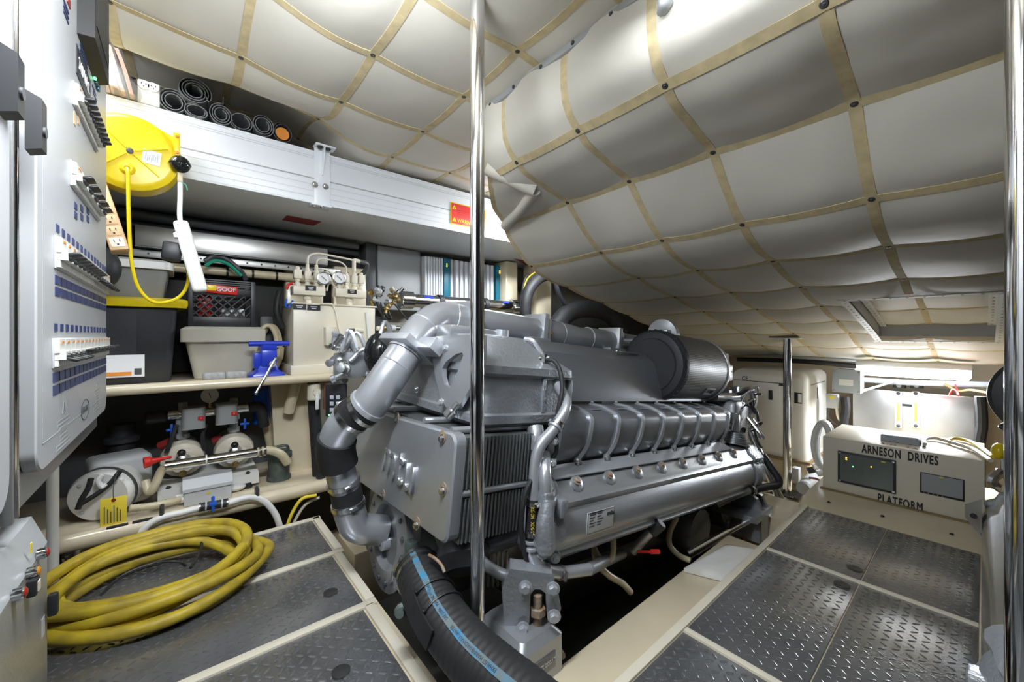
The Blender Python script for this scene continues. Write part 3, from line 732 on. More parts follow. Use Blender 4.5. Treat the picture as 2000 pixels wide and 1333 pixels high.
b = MB(); b.b2((.03, .30, -.40), (.30, .85, .02), .03); b.build('gear_case', 'engine_dark', eng)
FRAME[0] = Matrix.Identity(4)
# raw water pump with bronze flange where the big hose starts
p0 = D(838, 1075, 1.42)
b = MB(); b.lathe([(.06, 0), (.075, .01), (.075, .06), (.055, .09), (.05, .14)], p0+V((.16, .10, .06)), V((-.75, -.45, -.25)), 24); b.build('water_pump', 'engine_dark', eng)
b = MB(); b.lathe([(.030, 0), (.030, .03), (.024, .04), (.012, .04), (.010, .03)], D(806, 1075, 1.46), (0, -.1, 1), 16); b.build('pump_plug', 'verdigris', eng)
b = MB(); b.lathe([(.05, 0), (.09, .02), (.09, .05), (.06, .09)], D(905, 1060, 1.35), (-.3, -.5, -.6), 22); b.build('pump_volute', 'engine_dark', eng)
# thick coolant tube below the coolers and its neighbours
b = MB(); b.tube(catmull([D(1050, 1000, 1.42), D(1020, 1034, 1.41), D(960, 1058, 1.40), D(905, 1078, 1.38), D(870, 1105, 1.36)], 6), .040, 18); b.build('coolant_tube', 'engine', eng)
b = MB(); b.tube(catmull([D(930, 1088, 1.28), D(960, 1112, 1.28), D(995, 1126, 1.29), D(1030, 1116, 1.32), D(1062, 1090, 1.36)], 6), .0185, 14); b.build('coolant_tube', 'engine_pipe', eng)
# vertical coolant pipe in front of the heat exchanger
cpth = catmull([D(1062, 730, 1.55), D(1092, 758, 1.50), D(1106, 792, 1.42), D(1084, 835, 1.37), D(1056, 870, 1.335), D(1046, 905, 1.325), D(1043, 950, 1.315), D(1040, 1000, 1.31), D(1038, 1050, 1.305), D(1042, 1088, 1.30), D(1064, 1112, 1.30), D(1095, 1119, 1.33), D(1150, 1113, 1.40)], 6)
def cseg(i0, i1, r, name, m): t = MB(); t.tube(cpth[i0:i1+1], r, 14); return t.build(name, m, eng)
cseg(0, 42, .0195, 'coolant_pipe', 'engine_pipe'); cseg(39, 49, .0215, 'rubber_sleeve', 'rubber'); cseg(47, 72, .0205, 'coolant_pipe', 'engine_pipe')
for i, r_ in ((17, .020), (40, .022), (47, .022), (66, .021)): clampband(eng, cpth[i], cpth[i+1]-cpth[i-1], r_, .014)
for i in (18, 49, 51): 
    b = MB(); b.lathe([(.02, -.006), (.026, -.004), (.026, .004), (.02, .006)], cpth[i], cpth[i+1]-cpth[i-1], 18); b.build('pipe_bead', 'engine_light', eng)
text('KG DN   XDG-DOC', .016, cpth[44]-FW*.0225, (0, 0, -1), RT, 'tag_yellow', eng, 'hose_print', ext=.0003, sx=.75)
for nm, pts, r_ in (('breather_hose', [D(1064, 702, 1.50), D(1082, 706, 1.48), D(1094, 726, 1.46), D(1098, 762, 1.43), D(1090, 805, 1.41), D(1086, 850, 1.41), D(1086, 885, 1.40), D(1060, 915, 1.36), D(1034, 945, 1.30), D(1022, 985, 1.285), D(1018, 1035, 1.285), D(1026, 1085, 1.29), D(1040, 1112, 1.32)], .0085),):
    b = MB(); b.tube(catmull(pts, 6), r_, 10); b.build(nm, 'rubber', eng)
b = MB(); b.cyl(D(1052, 702, 1.5), D(1072, 700, 1.5), .010, n=10); b.cyl(D(1062, 708, 1.5), D(1062, 692, 1.5), .014, n=6); b.build('breather_fitting', 'steel', eng)
# small bolts and brackets on the coolant pipe
for q in ((1082, 862), (1068, 905), (1078, 905)): bolt(eng, D(q[0], q[1], 1.36), -FW, .011, 'engine_light')
b = MB(); b.box(D(1075, 906, 1.375), (.045, .02, .03), .004); b.build('pipe_bracket', 'engine', eng)
b = MB(); b.box(D(1044, 862, 1.40), (.05, .04, .055), .008); b.build('manifold_block', 'engine', eng)
b = MB(); b.tube(catmull([D(1045, 835, 1.42), D(1048, 858, 1.40), D(1044, 876, 1.40)], 5), .03, 14); b.build('manifold_elbow', 'engine', eng)
# vented alternator block
b = MB(); b.b2(D(950, 1160, 1.45)+V((.02, .02, 0)), D(1010, 1070, 1.45)+V((.12, .18, 0)), .012); alt = b.build('alternator', 'engine_dark', eng)
for k in range(5):
    p = D(954+k*9, 1112, 1.435); b = MB(); b.box(p, (.008, .008, .13), .002); b.build('vent_bar', 'engine', alt)
# front engine mount
mt = MB(); mt.prism([D(996, 1112, 1.24), D(1078, 1122, 1.24), D(1096, 1188, 1.24), D(1090, 1214, 1.24), D(1074, 1216, 1.24), D(1068, 1200, 1.24), D(1066, 1160, 1.24), D(1056, 1152, 1.24), D(1044, 1152, 1.24), D(1036, 1162, 1.24), D(1034, 1215, 1.24), D(1030, 1246, 1.24), D(1012, 1248, 1.24), D(985, 1226, 1.24), D(980, 1150, 1.24)], FW*.06); mnt = mt.build('mount_bracket', 'engine_cast', eng)
for q in ((1026, 1148), (1022, 1228), (1082, 1204), (1080, 1150)): bolt(mnt, D(q[0], q[1], 1.225), -FW, .015, 'engine_light')
b = MB(); b.lathe([(.050, 0), (.055, .02), (.050, .05), (.03, .07)], D(1052, 1262, 1.26), (0, 0, 1), 22); b.build('mount_dome', 'rusty', mnt)
b = MB(); b.lathe([(.014, 0), (.014, .09), (.010, .094)], D(1050, 1218, 1.25), (0, 0, 1), 12); b.lathe([(.026, .03), (.026, .052)], D(1050, 1218, 1.25), (0, 0, 1), 6); b.build('mount_stud', 'rusty', mnt)
mo = at(1058, 1290, Z=.0); mo.z = -.055
b = MB(); b.loft([rr(mo.x-.10, mo.x+.075, mo.y-.02, mo.y+.20, z, r) for (z, r) in ((-.055, .01), (.06, .012))]+[rr(mo.x-.08, mo.x+.055, mo.y+.0, mo.y+.18, .085, .02)]); mf = b.build('mount_foot', 'engine', eng)
b = MB(); b.box((mo.x-.012, mo.y-.021, .0), (.10, .004, .05), .001); b.build('mount_label', 'engine_dark', mf)
text('MGSZ 20037', .018, (mo.x-.012, mo.y-.0235, .0), (1, 0, 0), (0, 0, 1), 'lightgrey', mf)
bolt(mf, (mo.x+.10, mo.y+.02, -.05), (0, 0, 1), .014, 'rusty')
# aft end: pump disc, stacks of pipework, mount
FRAME[0] = EM
pd = e(1440, 1000, y=.02)
b = MB(); b.lathe([(.085, 0), (.095, .01), (.095, .03), (.07, .035), (.06, .05), (.03, .055), (.028, .09), (1e-3, .092)], pd+V((.0, .06, 0)), (-.25, -1, 0), 30); pmp = b.build('lube_pump', 'engine', eng)
for k in range(8): 
    a = 2*PI*k/8; bolt(pmp, pd+V((.082*math.cos(a)-.01, .022, .082*math.sin(a))), (-.25, -1, 0), .007, 'engine_light')
b = MB(); b.cyl(pd+V((.02, .05, 0)), pd+V((.02, .35, 0)), .07, n=20); b.build('pump_body', 'engine_dark', eng)
b = MB(); b.box(pd+V((.0, .04, -.15)), (.03, .03, .10), .008); b.cyl(pd+V((.0, .04, -.10)), pd+V((.0, .04, -.2)), .02, n=12); b.build('drain_valve', 'steel', eng)
b = MB(); b.tube(catmull([pd+V((.01, -.01, -.10)), pd+V((.012, -.03, -.14)), pd+V((.005, -.03, -.20)), pd+V((-.012, -.02, -.24))], 4), .010, 8); b.build('valve_lever', 'red', eng)
FRAME[0] = Matrix.Identity(4)
b = MB(); b.tube(catmull([D(1490, 890, 2.55), D(1505, 912, 2.5), D(1520, 935, 2.45), D(1518, 948, 2.42), D(1495, 952, 2.38), D(1466, 958, 2.33)], 6), .022, 12); b.build('bent_hose', 'rubber', eng)
clampband(eng, D(1468, 957, 2.33), D(1500, 952, 2.38)-D(1466, 958, 2.33), .024)
b = MB(); b.tube(catmull([D(1462, 958, 2.32), D(1430, 970, 2.30), D(1400, 985, 2.32)], 5), .022, 12); b.build('aft_pipe', 'engine', eng)
# aft mount bracket and foot
am = D(1478, 1005, 2.40)
b = MB(); b.prism([am+V((-.15, -.05, 0)), am+V((.12, -.05, 0)), am+V((.12, -.05, .035)), am+V((-.15, -.05, .035))], (0, .25, 0)); ab = b.build('aft_mount_bracket', 'engine', eng)
for dx in (-.03, .05):
    b = MB(); b.prism([am+V((dx, -.04, .03)), am+V((dx, -.01, .10)), am+V((dx, .04, .13)), am+V((dx, .15, .13)), am+V((dx, .15, .03))], (.03, 0, 0)); b.build('bracket_rib', 'engine', ab)
b = MB(); b.loft([rr(am.x-.05, am.x+.14, am.y-.04, am.y+.14, z, r) for (z, r) in ((-.095, .01), (.02+am.z-.17, .01))]+[rr(am.x-.03, am.x+.12, am.y-.02, am.y+.12, am.z-.12, .02)]); af = b.build('mount_foot', 'engine', eng)
b = MB(); b.lathe([(.05, 0), (.045, .05), (.03, .07), (.03, .12)], (am.x+.04, am.y+.04, am.z-.12), (0, 0, 1), 18); b.build('mount_dome', 'engine_light', af)
# tangle of fuel and oil lines behind the filter
rnd = random.Random(11)
for k in range(26):
    a = D(rnd.uniform(1425, 1472), rnd.uniform(770, 860), rnd.uniform(2.55, 2.75)); c = a+V((rnd.uniform(-.1, .12), rnd.uniform(-.08, .08), rnd.uniform(-.14, .10))); mid = (a+c)/2+V((rnd.uniform(-.05, .05), rnd.uniform(-.06, .02), rnd.uniform(-.05, .08)))
    b = MB(); b.tube(catmull([a, mid, c], 6), rnd.choice((.006, .008, .012)), 8); b.build('fuel_line', rnd.choice(('steel', 'engine', 'rubber', 'engine_light', 'dark_steel')), eng)
for (px, py, d, s) in ((1430, 815, 2.5, .05), (1418, 835, 2.45, .06), (1448, 795, 2.7, .06), (1420, 770, 2.75, .06), (1436, 762, 2.8, .05), (1445, 780, 2.7, .04), (1412, 700, 2.85, .07), (1420, 735, 2.85, .07), (1424, 720, 2.88, .05)):
    b = MB(); b.box(D(px, py, d), (s, s*.8, s), .008); b.build('valve_block', rnd.choice(('engine', 'engine_light', 'engine_cast')), eng)
b = MB(); b.tube(catmull([D(1448, 770, 2.72), D(1462, 762, 2.72), D(1472, 775, 2.74), D(1468, 800, 2.76), D(1455, 815, 2.78)], 6), .022, 12); b.build('oil_elbow', 'engine', eng)
b = MB(); b.cyl(D(1395, 776, 2.5), D(1440, 776, 2.65), .028, n=14); b.build('actuator', 'engine', eng)
for k in range(7):
    p = D(1408+k*2, 690+k*13, 2.82); bolt(eng, p, -FW, .012, 'engine_light')
# underside details: corrugated hoses, dipstick tube, red pull handle
def corrug(name, pts, r, m, parent, k=10, pitch=.011):
    ps = catmull(pts, k); L = sum((ps[i+1]-ps[i]).length for i in range(len(ps)-1)); n = max(4, int(L/pitch))
    out = []; rs = []; cum = [0]
    for i in range(len(ps)-1): cum.append(cum[-1]+(ps[i+1]-ps[i]).length)
    j = 0
    for i in range(2*n+1):
        s_ = L*i/(2*n)
        while j < len(ps)-2 and cum[j+1] < s_: j += 1
        t = (s_-cum[j])/max(1e-9, cum[j+1]-cum[j]); out.append(ps[j].lerp(ps[j+1], min(1, t))); rs.append(r if i % 2 else r*.84)
    t = MB(); t.tube(out, rs, 10); return t.build(name, m, parent, ang=80)
corrug('cable_conduit', [D(1198, 1052, 1.62), D(1196, 1085, 1.60), D(1182, 1100, 1.58), D(1166, 1085, 1.57), D(1160, 1070, 1.58), D(1166, 1100, 1.58), D(1190, 1125, 1.58), D(1215, 1140, 1.6), D(1232, 1158, 1.62)], .014, 'tube_clear', eng)
corrug('cable_conduit', [D(1322, 1010, 2.0), D(1308, 1040, 1.98), D(1308, 1065, 1.95), D(1325, 1085, 1.92), D(1348, 1096, 1.9)], .015, 'tube_clear', eng)
b = MB(); b.tube([D(1235, 1078, 1.75), D(1262, 1048, 1.73), D(1276, 1034, 1.72)], .020, 14); dp = b.build('oil_filler', 'engine', eng)
b = MB(); b.cyl(D(1272, 1040, 1.725), D(1292, 1022, 1.71), .026, n=16, bev=.004); b.build('filler_cap', 'black', dp)
b = MB(); b.cyl(D(1245, 1078, 1.70), D(1272, 1079, 1.70), .006, n=8); b.cyl(D(1270, 1078, 1.70), D(1288, 1078, 1.70), .010, n=8); b.build('dipstick_handle', 'red', eng)
b = MB(); b.tube(catmull([D(1150, 1113, 1.42), D(1185, 1095, 1.6), D(1215, 1082, 1.75)], 5), .022, 12); b.build('sump_pipe', 'engine', eng)
b = MB(); b.lathe([(.12, 0), (.13, .03), (.13, .12), (.10, .15)], D(1368, 1040, 2.15), (0, 1, 0), 24); b.build('starter_motor', 'engine_dark', eng)
b = MB(); b.cyl(D(1340, 1085, 1.98), D(1420, 1040, 2.2), .022, n=12); b.cyl(D(1420, 1040, 2.2), D(1468, 1016, 2.35), .015, n=12); b.build('drain_pipe', 'steel', eng)
# fuel pump cluster and keypad at the outboard front
fpc = D(690, 712, 1.98)
b = MB(); b.box(fpc, (.16, .12, .13), .02, Matrix.Rotation(.4, 3, 'Z')); fpm = b.build('fuel_pump', 'engine_light', eng)
rnd = random.Random(4)
for k in range(16):
    p = fpc+V((rnd.uniform(-.12, .10), rnd.uniform(-.14, .10), rnd.uniform(-.08, .09))); ax = V((rnd.uniform(-1, 1), rnd.uniform(-1, .2), rnd.uniform(-.4, 1)))
    b = MB(); b.lathe([(.022, 0), (.022, .02), (.015, .022), (.015, .06), (.019, .062), (.019, .075), (.006, .078)], p, ax, 12); b.build('pump_fitting', rnd.choice(('engine_light', 'engine', 'steel')), fpm)
for k in range(6):
    a = fpc+V((rnd.uniform(-.1, .12), rnd.uniform(-.12, .0), rnd.uniform(.0, .10))); c = a+V((rnd.uniform(.04, .16), rnd.uniform(-.05, .05), rnd.uniform(-.08, .12)))
    b = MB(); b.tube(catmull([a, (a+c)/2+V((0, 0, .09)), c], 6), .011, 8); b.build('injection_line', 'engine_light', fpm)
b = MB(); b.tube(catmull([D(672, 705, 1.95), D(674, 680, 1.96), D(684, 668, 1.97), D(694, 685, 1.98), D(712, 698, 2.0)], 5), .016, 10); b.build('injection_line', 'engine_light', fpm)
b = MB(); b.sph(D(738, 692, 1.86), .10, 20, 12, (.6, .8, 1)); b.build('filter_bowl', 'black_gloss', eng)
kp = D(657, 782, 1.92)
b = MB(); b.box(kp, (.10, .02, .16), .006, Matrix.Rotation(-.65, 3, 'Z')); kpo = b.build('keypad', 'black', eng)
rx = Matrix.Rotation(-.65, 3, 'Z')
for i in range(2):
    for j in range(3):
        b = MB(); b.box(kp+rx @ V((-.018+i*.03, -.011, -.045+j*.03)), (.018, .002, .018), .0005, rx); b.build('keypad_icon', 'bluegrey', kpo)
b = MB(); b.sph(kp+rx @ V((-.03, -.012, -.07)), .003); b.build('indicator', 'green_led', kpo)
# grey rods and hoses seen between cooler and housing
for (a, c, r_, m_) in ((D(755, 795, 1.75), D(850, 790, 1.62), .012, 'engine'), (D(745, 760, 1.9), D(860, 770, 1.7), .02, 'rubber'), (D(760, 742, 1.9), D(862, 738, 1.75), .018, 'rubber'), (D(800, 770, 1.75), D(845, 795, 1.62), .014, 'engine')):
    b = MB(); b.tube(catmull([a, (a+c)/2+V((0, 0, -.012)), c], 5), r_, 10); b.build('transverse_line', m_, eng)
b = MB(); b.lathe([(.012, 0), (.020, .005), (.020, .03), (.013, .034), (.013, .07)], D(812, 765, 1.68), (.6, -.6, .3), 12); b.build('sensor', 'engine_light', eng)
b = MB(); b.lathe([(.010, 0), (.018, .005), (.018, .03), (.011, .034), (.011, .06)], D(872, 815, 1.30), (.5, -.5, .8), 12); b.build('sensor', 'steel', eng)
# ================================================================ BLACK WATER HOSE
hp = catmull([D(812, 1108, 1.33), D(832, 1150, 1.24), D(858, 1200, 1.16), D(905, 1262, 1.07), D(965, 1320, .99), D(1040, 1385, .90), D(1130, 1470, .80)], 10)
hz = []; n = len(hp); rs = []
for i in range(n): rs.append(.074+.0012*math.sin(i*2.1))
hose = thing('water_hose', 'thick black rubber suction hose with a blue printed stripe in front of the engine', 'hose', (hp[30].x, hp[30].y, hp[30].z-.07))
out = []; rs = []
ps = catmull(hp, 4)
for i, p in enumerate(ps): out.append(p); rs.append(.072+.0005*math.sin(i*.9))
b = MB(); b.tube(out, rs, 30); hb = b.build('hose_body', 'hose_black', hose, ang=60)
# printed stripe lying on the tube
def on_tube(i, ang, rr_):
    t = (hp[min(i+1, n-1)]-hp[max(i-1, 0)]).normalized(); toc = (V((0, 0, CZ))-hp[i]).normalized()
    u = (toc-t*toc.dot(t)).normalized(); v = t.cross(u); return hp[i]+(u*math.cos(ang)+v*math.sin(ang))*rr_, u*math.cos(ang)+v*math.sin(ang), v*math.cos(ang)-u*math.sin(ang)
sp_, sd_, sn_ = [], [], []
for i in range(2, n-1):
    p, nn, s_ = on_tube(i, -.12, .0735); sp_.append(p); sd_.append(s_); sn_.append(nn*.0012)
b = MB(); b.strip(sp_, sd_, .019, sn_); st_ = b.build('printed_stripe', 'stripe_blue', hose)
for k, (i, tx) in enumerate(((16, 'OVER'), (20, 'MARINE HYD'), (25, 'SAE J2006'), (30, 'WATER'), (34, 'HARDWALL'), (38, 'MARINE'), (42, 'EXHAUST'))):
    p, nn, s_ = on_tube(i, -.12, .0752); tt = (hp[i+1]-hp[i-1]).normalized()
    text(tx, .013, p, -tt, nn.cross(-tt), 'black', st_, 'stripe_print', ext=.0002, sx=.8)
for i in (1, 4): clampband(hose, hp[i], hp[i+1]-hp[i-1], .0735, .013)
b = MB(); b.tube(catmull([D(838, 1085, 1.25), D(850, 1092, 1.23), D(862, 1104, 1.21), D(868, 1118, 1.20)], 4), .005, 8); b.build('clamp_screw', 'rusty', hose)
for i in (15, 21): 
    b = MB(); x_, y_, z_ = basis(hp[i+1]-hp[i-1]); ring = [hp[i]+(x_*math.cos(a)+y_*math.sin(a))*.0755 for a in [2*PI*k/28 for k in range(28)]]
    b.tube(ring, .003, 6, closed=True); tie = b.build('cable_tie', 'black', hose)
    p, nn, s_ = on_tube(i, .35, .078); b = MB(); b.box(p, (.012, .012, .010), .002); b.build('tie_head', 'black', tie)
pat = []
for i in range(12, 27):
    p, nn, s_ = on_tube(i, .75, .0745); pat.append((p, nn, s_))
b = MB(); b.strip([p for p, _, _ in pat], [s_ for _, _, s_ in pat], .055, [nn*.006 for _, nn, _ in pat]); b.build('rubber_patch', 'rubber', hose)
# foot of the hose: bronze flange beside the deck edge
b = MB(); b.lathe([(.022, 0), (.022, .02), (.012, .024), (.012, .05)], D(786, 1192, 1.2), (-.4, -.6, .3), 10); b.build('hose_flange', 'verdigris', hose)
# ================================================================ STANCHIONS
def stanchion(x, y, z0, z1, r, label, plate=None, top=None):
    t = thing('support_post', label, 'post', (x, y, z0), 'polished steel support posts')
    MB().cyl((x, y, z0), (x, y, z1), r, n=32).build('post_tube', 'chrome', t)
    if plate: 
        b = MB(); b.box((x, y, z0+.006), (plate, plate, .012), .002); pl = b.build('base_plate', 'dark_steel', t)
        for sx in (-1, 1):
            for sy in (-1, 1): bolt(pl, (x+sx*plate*.36, y+sy*plate*.36, z0+.012), (0, 0, 1), .008, 'steel')
    if top: MB().box((x, y, z1-.004), (top, top, .008), .002).build('top_plate', 'offwhite', t)
stanchion(.671, .963, -.385, 2.045, .0212, 'polished steel post standing in front of the engine plate', .10)
stanchion(.95, -.041, .004, 2.06, .0215, 'polished steel post cut by the right edge of the picture')
q = at(1538, 965, Z=-.28); stanchion(q.x, q.y, -.28, .98, .030, 'polished steel post in front of the generator', .19, .20)
# slanting steel strut with foot plate behind the engine
q0, q1 = at(1536, 1003, X=3.15), at(1462, 838, X=3.25); 
sb = thing('steel_strut', 'slanting steel strut with a square foot plate behind the engine', 'strut', (q0.x, q0.y, q0.z))
MB().cyl(q0, q1, .026, n=18).build('strut_tube', 'steel', sb); MB().box(q0+V((0, 0, .004)), (.17, .17, .012), .002).build('foot_plate', 'dark_steel', sb)
# ================================================================ DRIVE CONTROL CABINET
BX = 3.10; z0 = .037
bt = at(1607, 852, X=BX).z; yl = at(1607, 852, X=BX).y
cab = thing('control_cabinet', 'low cream cabinet lettered ARNESON DRIVES PLATFORM on the aft step', 'cabinet', (3.35, .33, z0))
b = MB(); b.b2((BX, -.005, z0), (3.62, yl, bt), .004); b.build('body', 'cream', cab)
def tx(s, px, py, size, **k): return text(s, size, at(px, py, X=BX-.0008), (0, -1, 0), (0, 0, 1), 'black', cab, **k)
tx('ARNESON  DRIVES', 1754, 889, .066, bold=.0022, sx=.50, spacing=1.15); tx('PLATFORM', 1757, 983, .066, bold=.0022, sx=.50, spacing=1.18)
for s_, px, py in (('NO  STEP', 1772, 868), ('TRIM  TABS', 1760, 872.5)):
    p = at(px, py, Z=bt); text(s_, .040, V((p.x, p.y, bt+.0006)), (0, -1, 0), (1, 0, 0), 'navy', cab, sx=.9, spacing=1.3)
def facebox(px0, py0, px1, py1, x0, x1, name, m, par, bev=.002):
    a, c = at(px0, py0, X=BX), at(px1, py1, X=BX)
    zt = (a.z); zb = c.z
    b = MB(); b.b2((x0, a.y, zb), (x1, c.y, zt), bev); return b.build(name, m, par), a.y, c.y, zb, zt
dp, ya, yb, zb, zt = facebox(1637, 880, 1750, 965, BX-.012, BX+.01, 'display_unit', 'black', cab)
b = MB(); b.b2((BX-.0135, ya-.010, zb+.012), (BX-.011, yb+.010, zt-.012)); scn = b.build('screen', 'lcd', dp)
rnd = random.Random(3)
for k in range(4):
    yy = ya-.03-k*.036*1.1
    for r_ in range(7):
        b = MB(); b.b2((BX-.0142, yy, zt-.035-r_*.013), (BX-.0133, yy-.012, zt-.038-r_*.013)); b.build('screen_text', 'darkgrey', scn)
for (fy, fz, m_) in ((.16, .18, 'amber_led'), (.16, .23, 'amber_led'), (.28, .42, 'green_led'), (.60, .32, 'amber_led'), (.80, .10, 'tag_yellow')):
    p = V((BX-.0145, ya+(yb-ya)*fy, zt+(zb-zt)*fz)); b = MB(); b.box(p, (.002, .006 if m_ != 'tag_yellow' else .018, .005 if m_ != 'tag_yellow' else .008)); b.build('indicator', m_, dp)
for (yy, zz) in ((ya-.01, zt-.01), (yb+.01, zt-.01), (ya-.01, zb+.01), (yb+.01, zb+.01)): bolt(dp, (BX-.012, yy, zz), (-1, 0, 0), .004, 'steel', 'screw')
wp, ya, yb, zb, zt = facebox(1797, 922, 1884, 981, BX-.003, BX+.004, 'window_recess', 'black', cab)
b = MB(); b.b2((BX-.006, ya-.006, zb+.012), (BX-.003, yb+.006, zt-.004)); b.build('cover_plate', 'grey', wp)
b = MB(); b.b2((BX-.0075, (ya+yb)/2+.008, zt-.012), (BX-.006, (ya+yb)/2-.008, zt-.005)); b.build('sticker', 'tag_yellow', wp)
for k in range(5):
    p = V((BX-.006, ya-.015-k*.017, zb+.007)); b = MB(); b.box(p, (.006, .004, .004)); b.build('terminal', 'brass', wp)
b = MB(); b.b2((BX-.02, -.01, z0-.002), (BX+.01, yl+.01, z0+.006)); b.build('plinth', 'wood_dirt', cab)
# little grey box and cables on top
p = at(1757, 866, Z=bt); b = MB(); b.loft([rr(p.x-.0, p.x+.10, p.y-.085, p.y+.085, z, .008) for z in (bt+.001, bt+.03)]+[rr(p.x+.006, p.x+.094, p.y-.078, p.y+.078, bt+.036, .008)]); jb = b.build('junction_box', 'bluegrey', label='small blue-grey box on top of the cream control cabinet', category='box')
for k, (pts, m_, lb) in enumerate((([(1806, 868), (1808, 858), (1830, 857), (1870, 868), (1905, 880), (1935, 900)], 'cream', 'cream cable lying nearest the front on the control cabinet top'), ([(1850, 862), (1862, 857), (1885, 860), (1910, 870), (1940, 892)], 'yellow', 'yellow cable curving over the back of the control cabinet top'))):
    ps = []
    for i, (px, py) in enumerate(pts):
        q = at(px, py, Z=bt+.014); 
        if q.x > 3.6: q = at(px, py, X=3.58)
        if q.y < -.02: q.z = max(q.z, bt-.02)
        ps.append(q)
    MB().tube(catmull(ps, 6), .010, 10).build('cable', m_, label=lb, category='cable', group='cables on the control cabinet')
# ================================================================ AFT TANK AND LAMP
TX = 4.60
a, c = at(1665, 757, X=TX), at(1906, 1000, X=TX)
tk = thing('steel_tank', 'brushed steel tank with two sight gauges under the aft lamp', 'tank', (TX+.2, .4, -.28))
b = MB(); b.b2((TX, c.y, -.28), (TX+.5, a.y, a.z), .012); b.build('tank_body', 'steel_brushed', tk)
for px, m_ in ((1755, 'tag_yellow'), (1789, 'orange')):
    pt_, pb_ = at(px, 765, X=TX), at(px, 835, X=TX)
    b = MB(); b.b2((TX-.02, pt_.y-.022, pb_.z), (TX, pt_.y+.022, pt_.z), .004); g = b.build('sight_gauge', 'white', tk)
    zz = pb_.z+(pt_.z-pb_.z)*.18; b = MB(); b.b2((TX-.023, pt_.y-.008, zz), (TX-.019, pt_.y+.008, zz+.15), .002); b.build('gauge_scale', m_, g)
    for z_ in (pt_.z-.015, pb_.z+.015): bolt(g, (TX-.02, pt_.y, z_), (-1, 0, 0), .009, 'dark_steel')
    p = at(px+2, 753, X=TX-.01); b = MB(); b.box(p, (.05, .075, .045), .006); vb = b.build('shutoff_valve', 'black', tk); b = MB(); b.cyl(p+V((-.025, 0, 0)), p+V((-.05, 0, 0)), .016, n=14); b.build('valve_knob', 'steel', vb)
p = at(1771, 792, X=TX-.001); MB().box(p, (.002, .07, .02)).build('tank_label', 'black', tk)
# lamp
LX = 4.30; la, lb_ = at(1672, 722, X=LX), at(1900, 726, X=LX); ly0, ly1 = min(la.y, lb_.y), max(la.y, lb_.y); lz = 1-.255
lamp = thing('fluorescent_lamp', 'lit fluorescent lamp under the aft ceiling above the steel tank', 'lamp', (LX, (ly0+ly1)/2, lz), 'fluorescent lamps')
b = MB(); b.b2((LX-.04, ly0, lz), (LX+.06, ly1, lz+.045), .015); b.build('housing', 'white_plastic', lamp)
b = MB(); b.loft([[V((LX+.01+(.045*s)*math.cos(t), y, lz+.004-.078*s*max(0, math.sin(t)))) for t in [PI*k/10 for k in range(11)]] for (y, s) in ((ly0+.006, .7), (ly0+.02, 1), (ly1-.02, 1), (ly1-.006, .7))]); b.build('diffuser', 'diffuser', lamp)
# cables and pipes along the aft ceiling
for (pts, r_, m_, nm, lb, cat) in (
    ([(1440, 702, 4.6), (1560, 706, 4.6), (1680, 716, 4.6)], .022, 'rubber', 'cable_run', 'black cable bundle running above the generator', 'cable'),
    ([(1440, 690, 4.4), (1600, 700, 4.4), (1690, 706, 4.4)], .012, 'grey', 'conduit', 'grey conduit just above the black cable bundle over the generator', 'pipe'),
    ([(1685, 742, 4.5), (1780, 748, 4.5), (1940, 752, 4.5)], .022, 'bluegrey', 'pipe_run', 'pale grey pipe below the lit aft lamp', 'pipe'),
    ([(1678, 766, 4.2), (1712, 756, 4.35), (1745, 746, 4.47)], .008, 'lightgrey', 'cable', 'light grey cable looping left under the aft lamp', 'cable'),
    ([(1930, 768, 4.3), (1895, 762, 4.35), (1872, 764, 4.4), (1845, 751, 4.48)], .009, 'brass', 'cable', 'tan cable right of the red wire under the aft lamp', 'cable'),
    ([(1854, 773, 4.25), (1860, 762, 4.25), (1868, 766, 4.25), (1872, 773, 4.25), (1866, 752, 4.48)], .005, 'red', 'wire_loop', 'short red wire loop right of the sight gauges', 'wire'),
    ([(1650, 775, 4.3), (1652, 800, 4.3), (1648, 830, 4.3), (1655, 870, 4.3)], .030, 'rubber', 'hose', 'black vertical hose beside the generator', 'hose'),
    ([(1915, 775, 4.2), (1918, 830, 4.2), (1912, 880, 4.2), (1914, 1000, 4.2)], .03, 'rubber', 'hose', 'black vertical hose right of the steel tank', 'hose')):
    ps = [at(px, py, X=x) for (px, py, x) in pts]
    MB().tube(catmull(ps, 6), r_, 10).build(nm, m_, label=lb, category=cat)
jx = 4.15
def wallbox(px0, py0, px1, py1, X, dep, name, m, label, category, bev=.006):
    a, c = at(px0, py0, X=X), at(px1, py1, X=X); z1 = at((px0+px1)/2, py0, X=X).z; zz0 = at((px0+px1)/2, py1, X=X).z
    t = thing(name, label, category, ((X+dep/2), (a.y+c.y)/2, zz0)); b = MB(); b.b2((X, c.y, zz0), (X+dep, a.y, z1), bev); b.build('casing', m, t)
    return t, (a.y, c.y, zz0, z1)
t, (ya, yb, zz0, z1) = wallbox(1625, 723, 1681, 768, jx, .14, 'junction_box', 'bluegrey', 'grey junction box with a white label left of the aft lamp', 'box')
b = MB(); b.b2((jx-.002, (ya+yb)/2-.045, zz0+.06), (jx+.001, (ya+yb)/2+.045, zz0+.11)); b.build('label_plate', 'white', t)
for (yy, zz) in ((ya-.015, z1-.015), (yb+.015, z1-.015), (ya-.015, zz0+.015), (yb+.015, zz0+.015)): bolt(t, (jx, yy, zz), (-1, 0, 0), .005, 'steel', 'screw')
MB().b2((jx+.03, (ya+yb)/2-.05, z1), (jx+.06, (ya+yb)/2+.05, z1+.012), .003).build('bracket', 'steel', t)
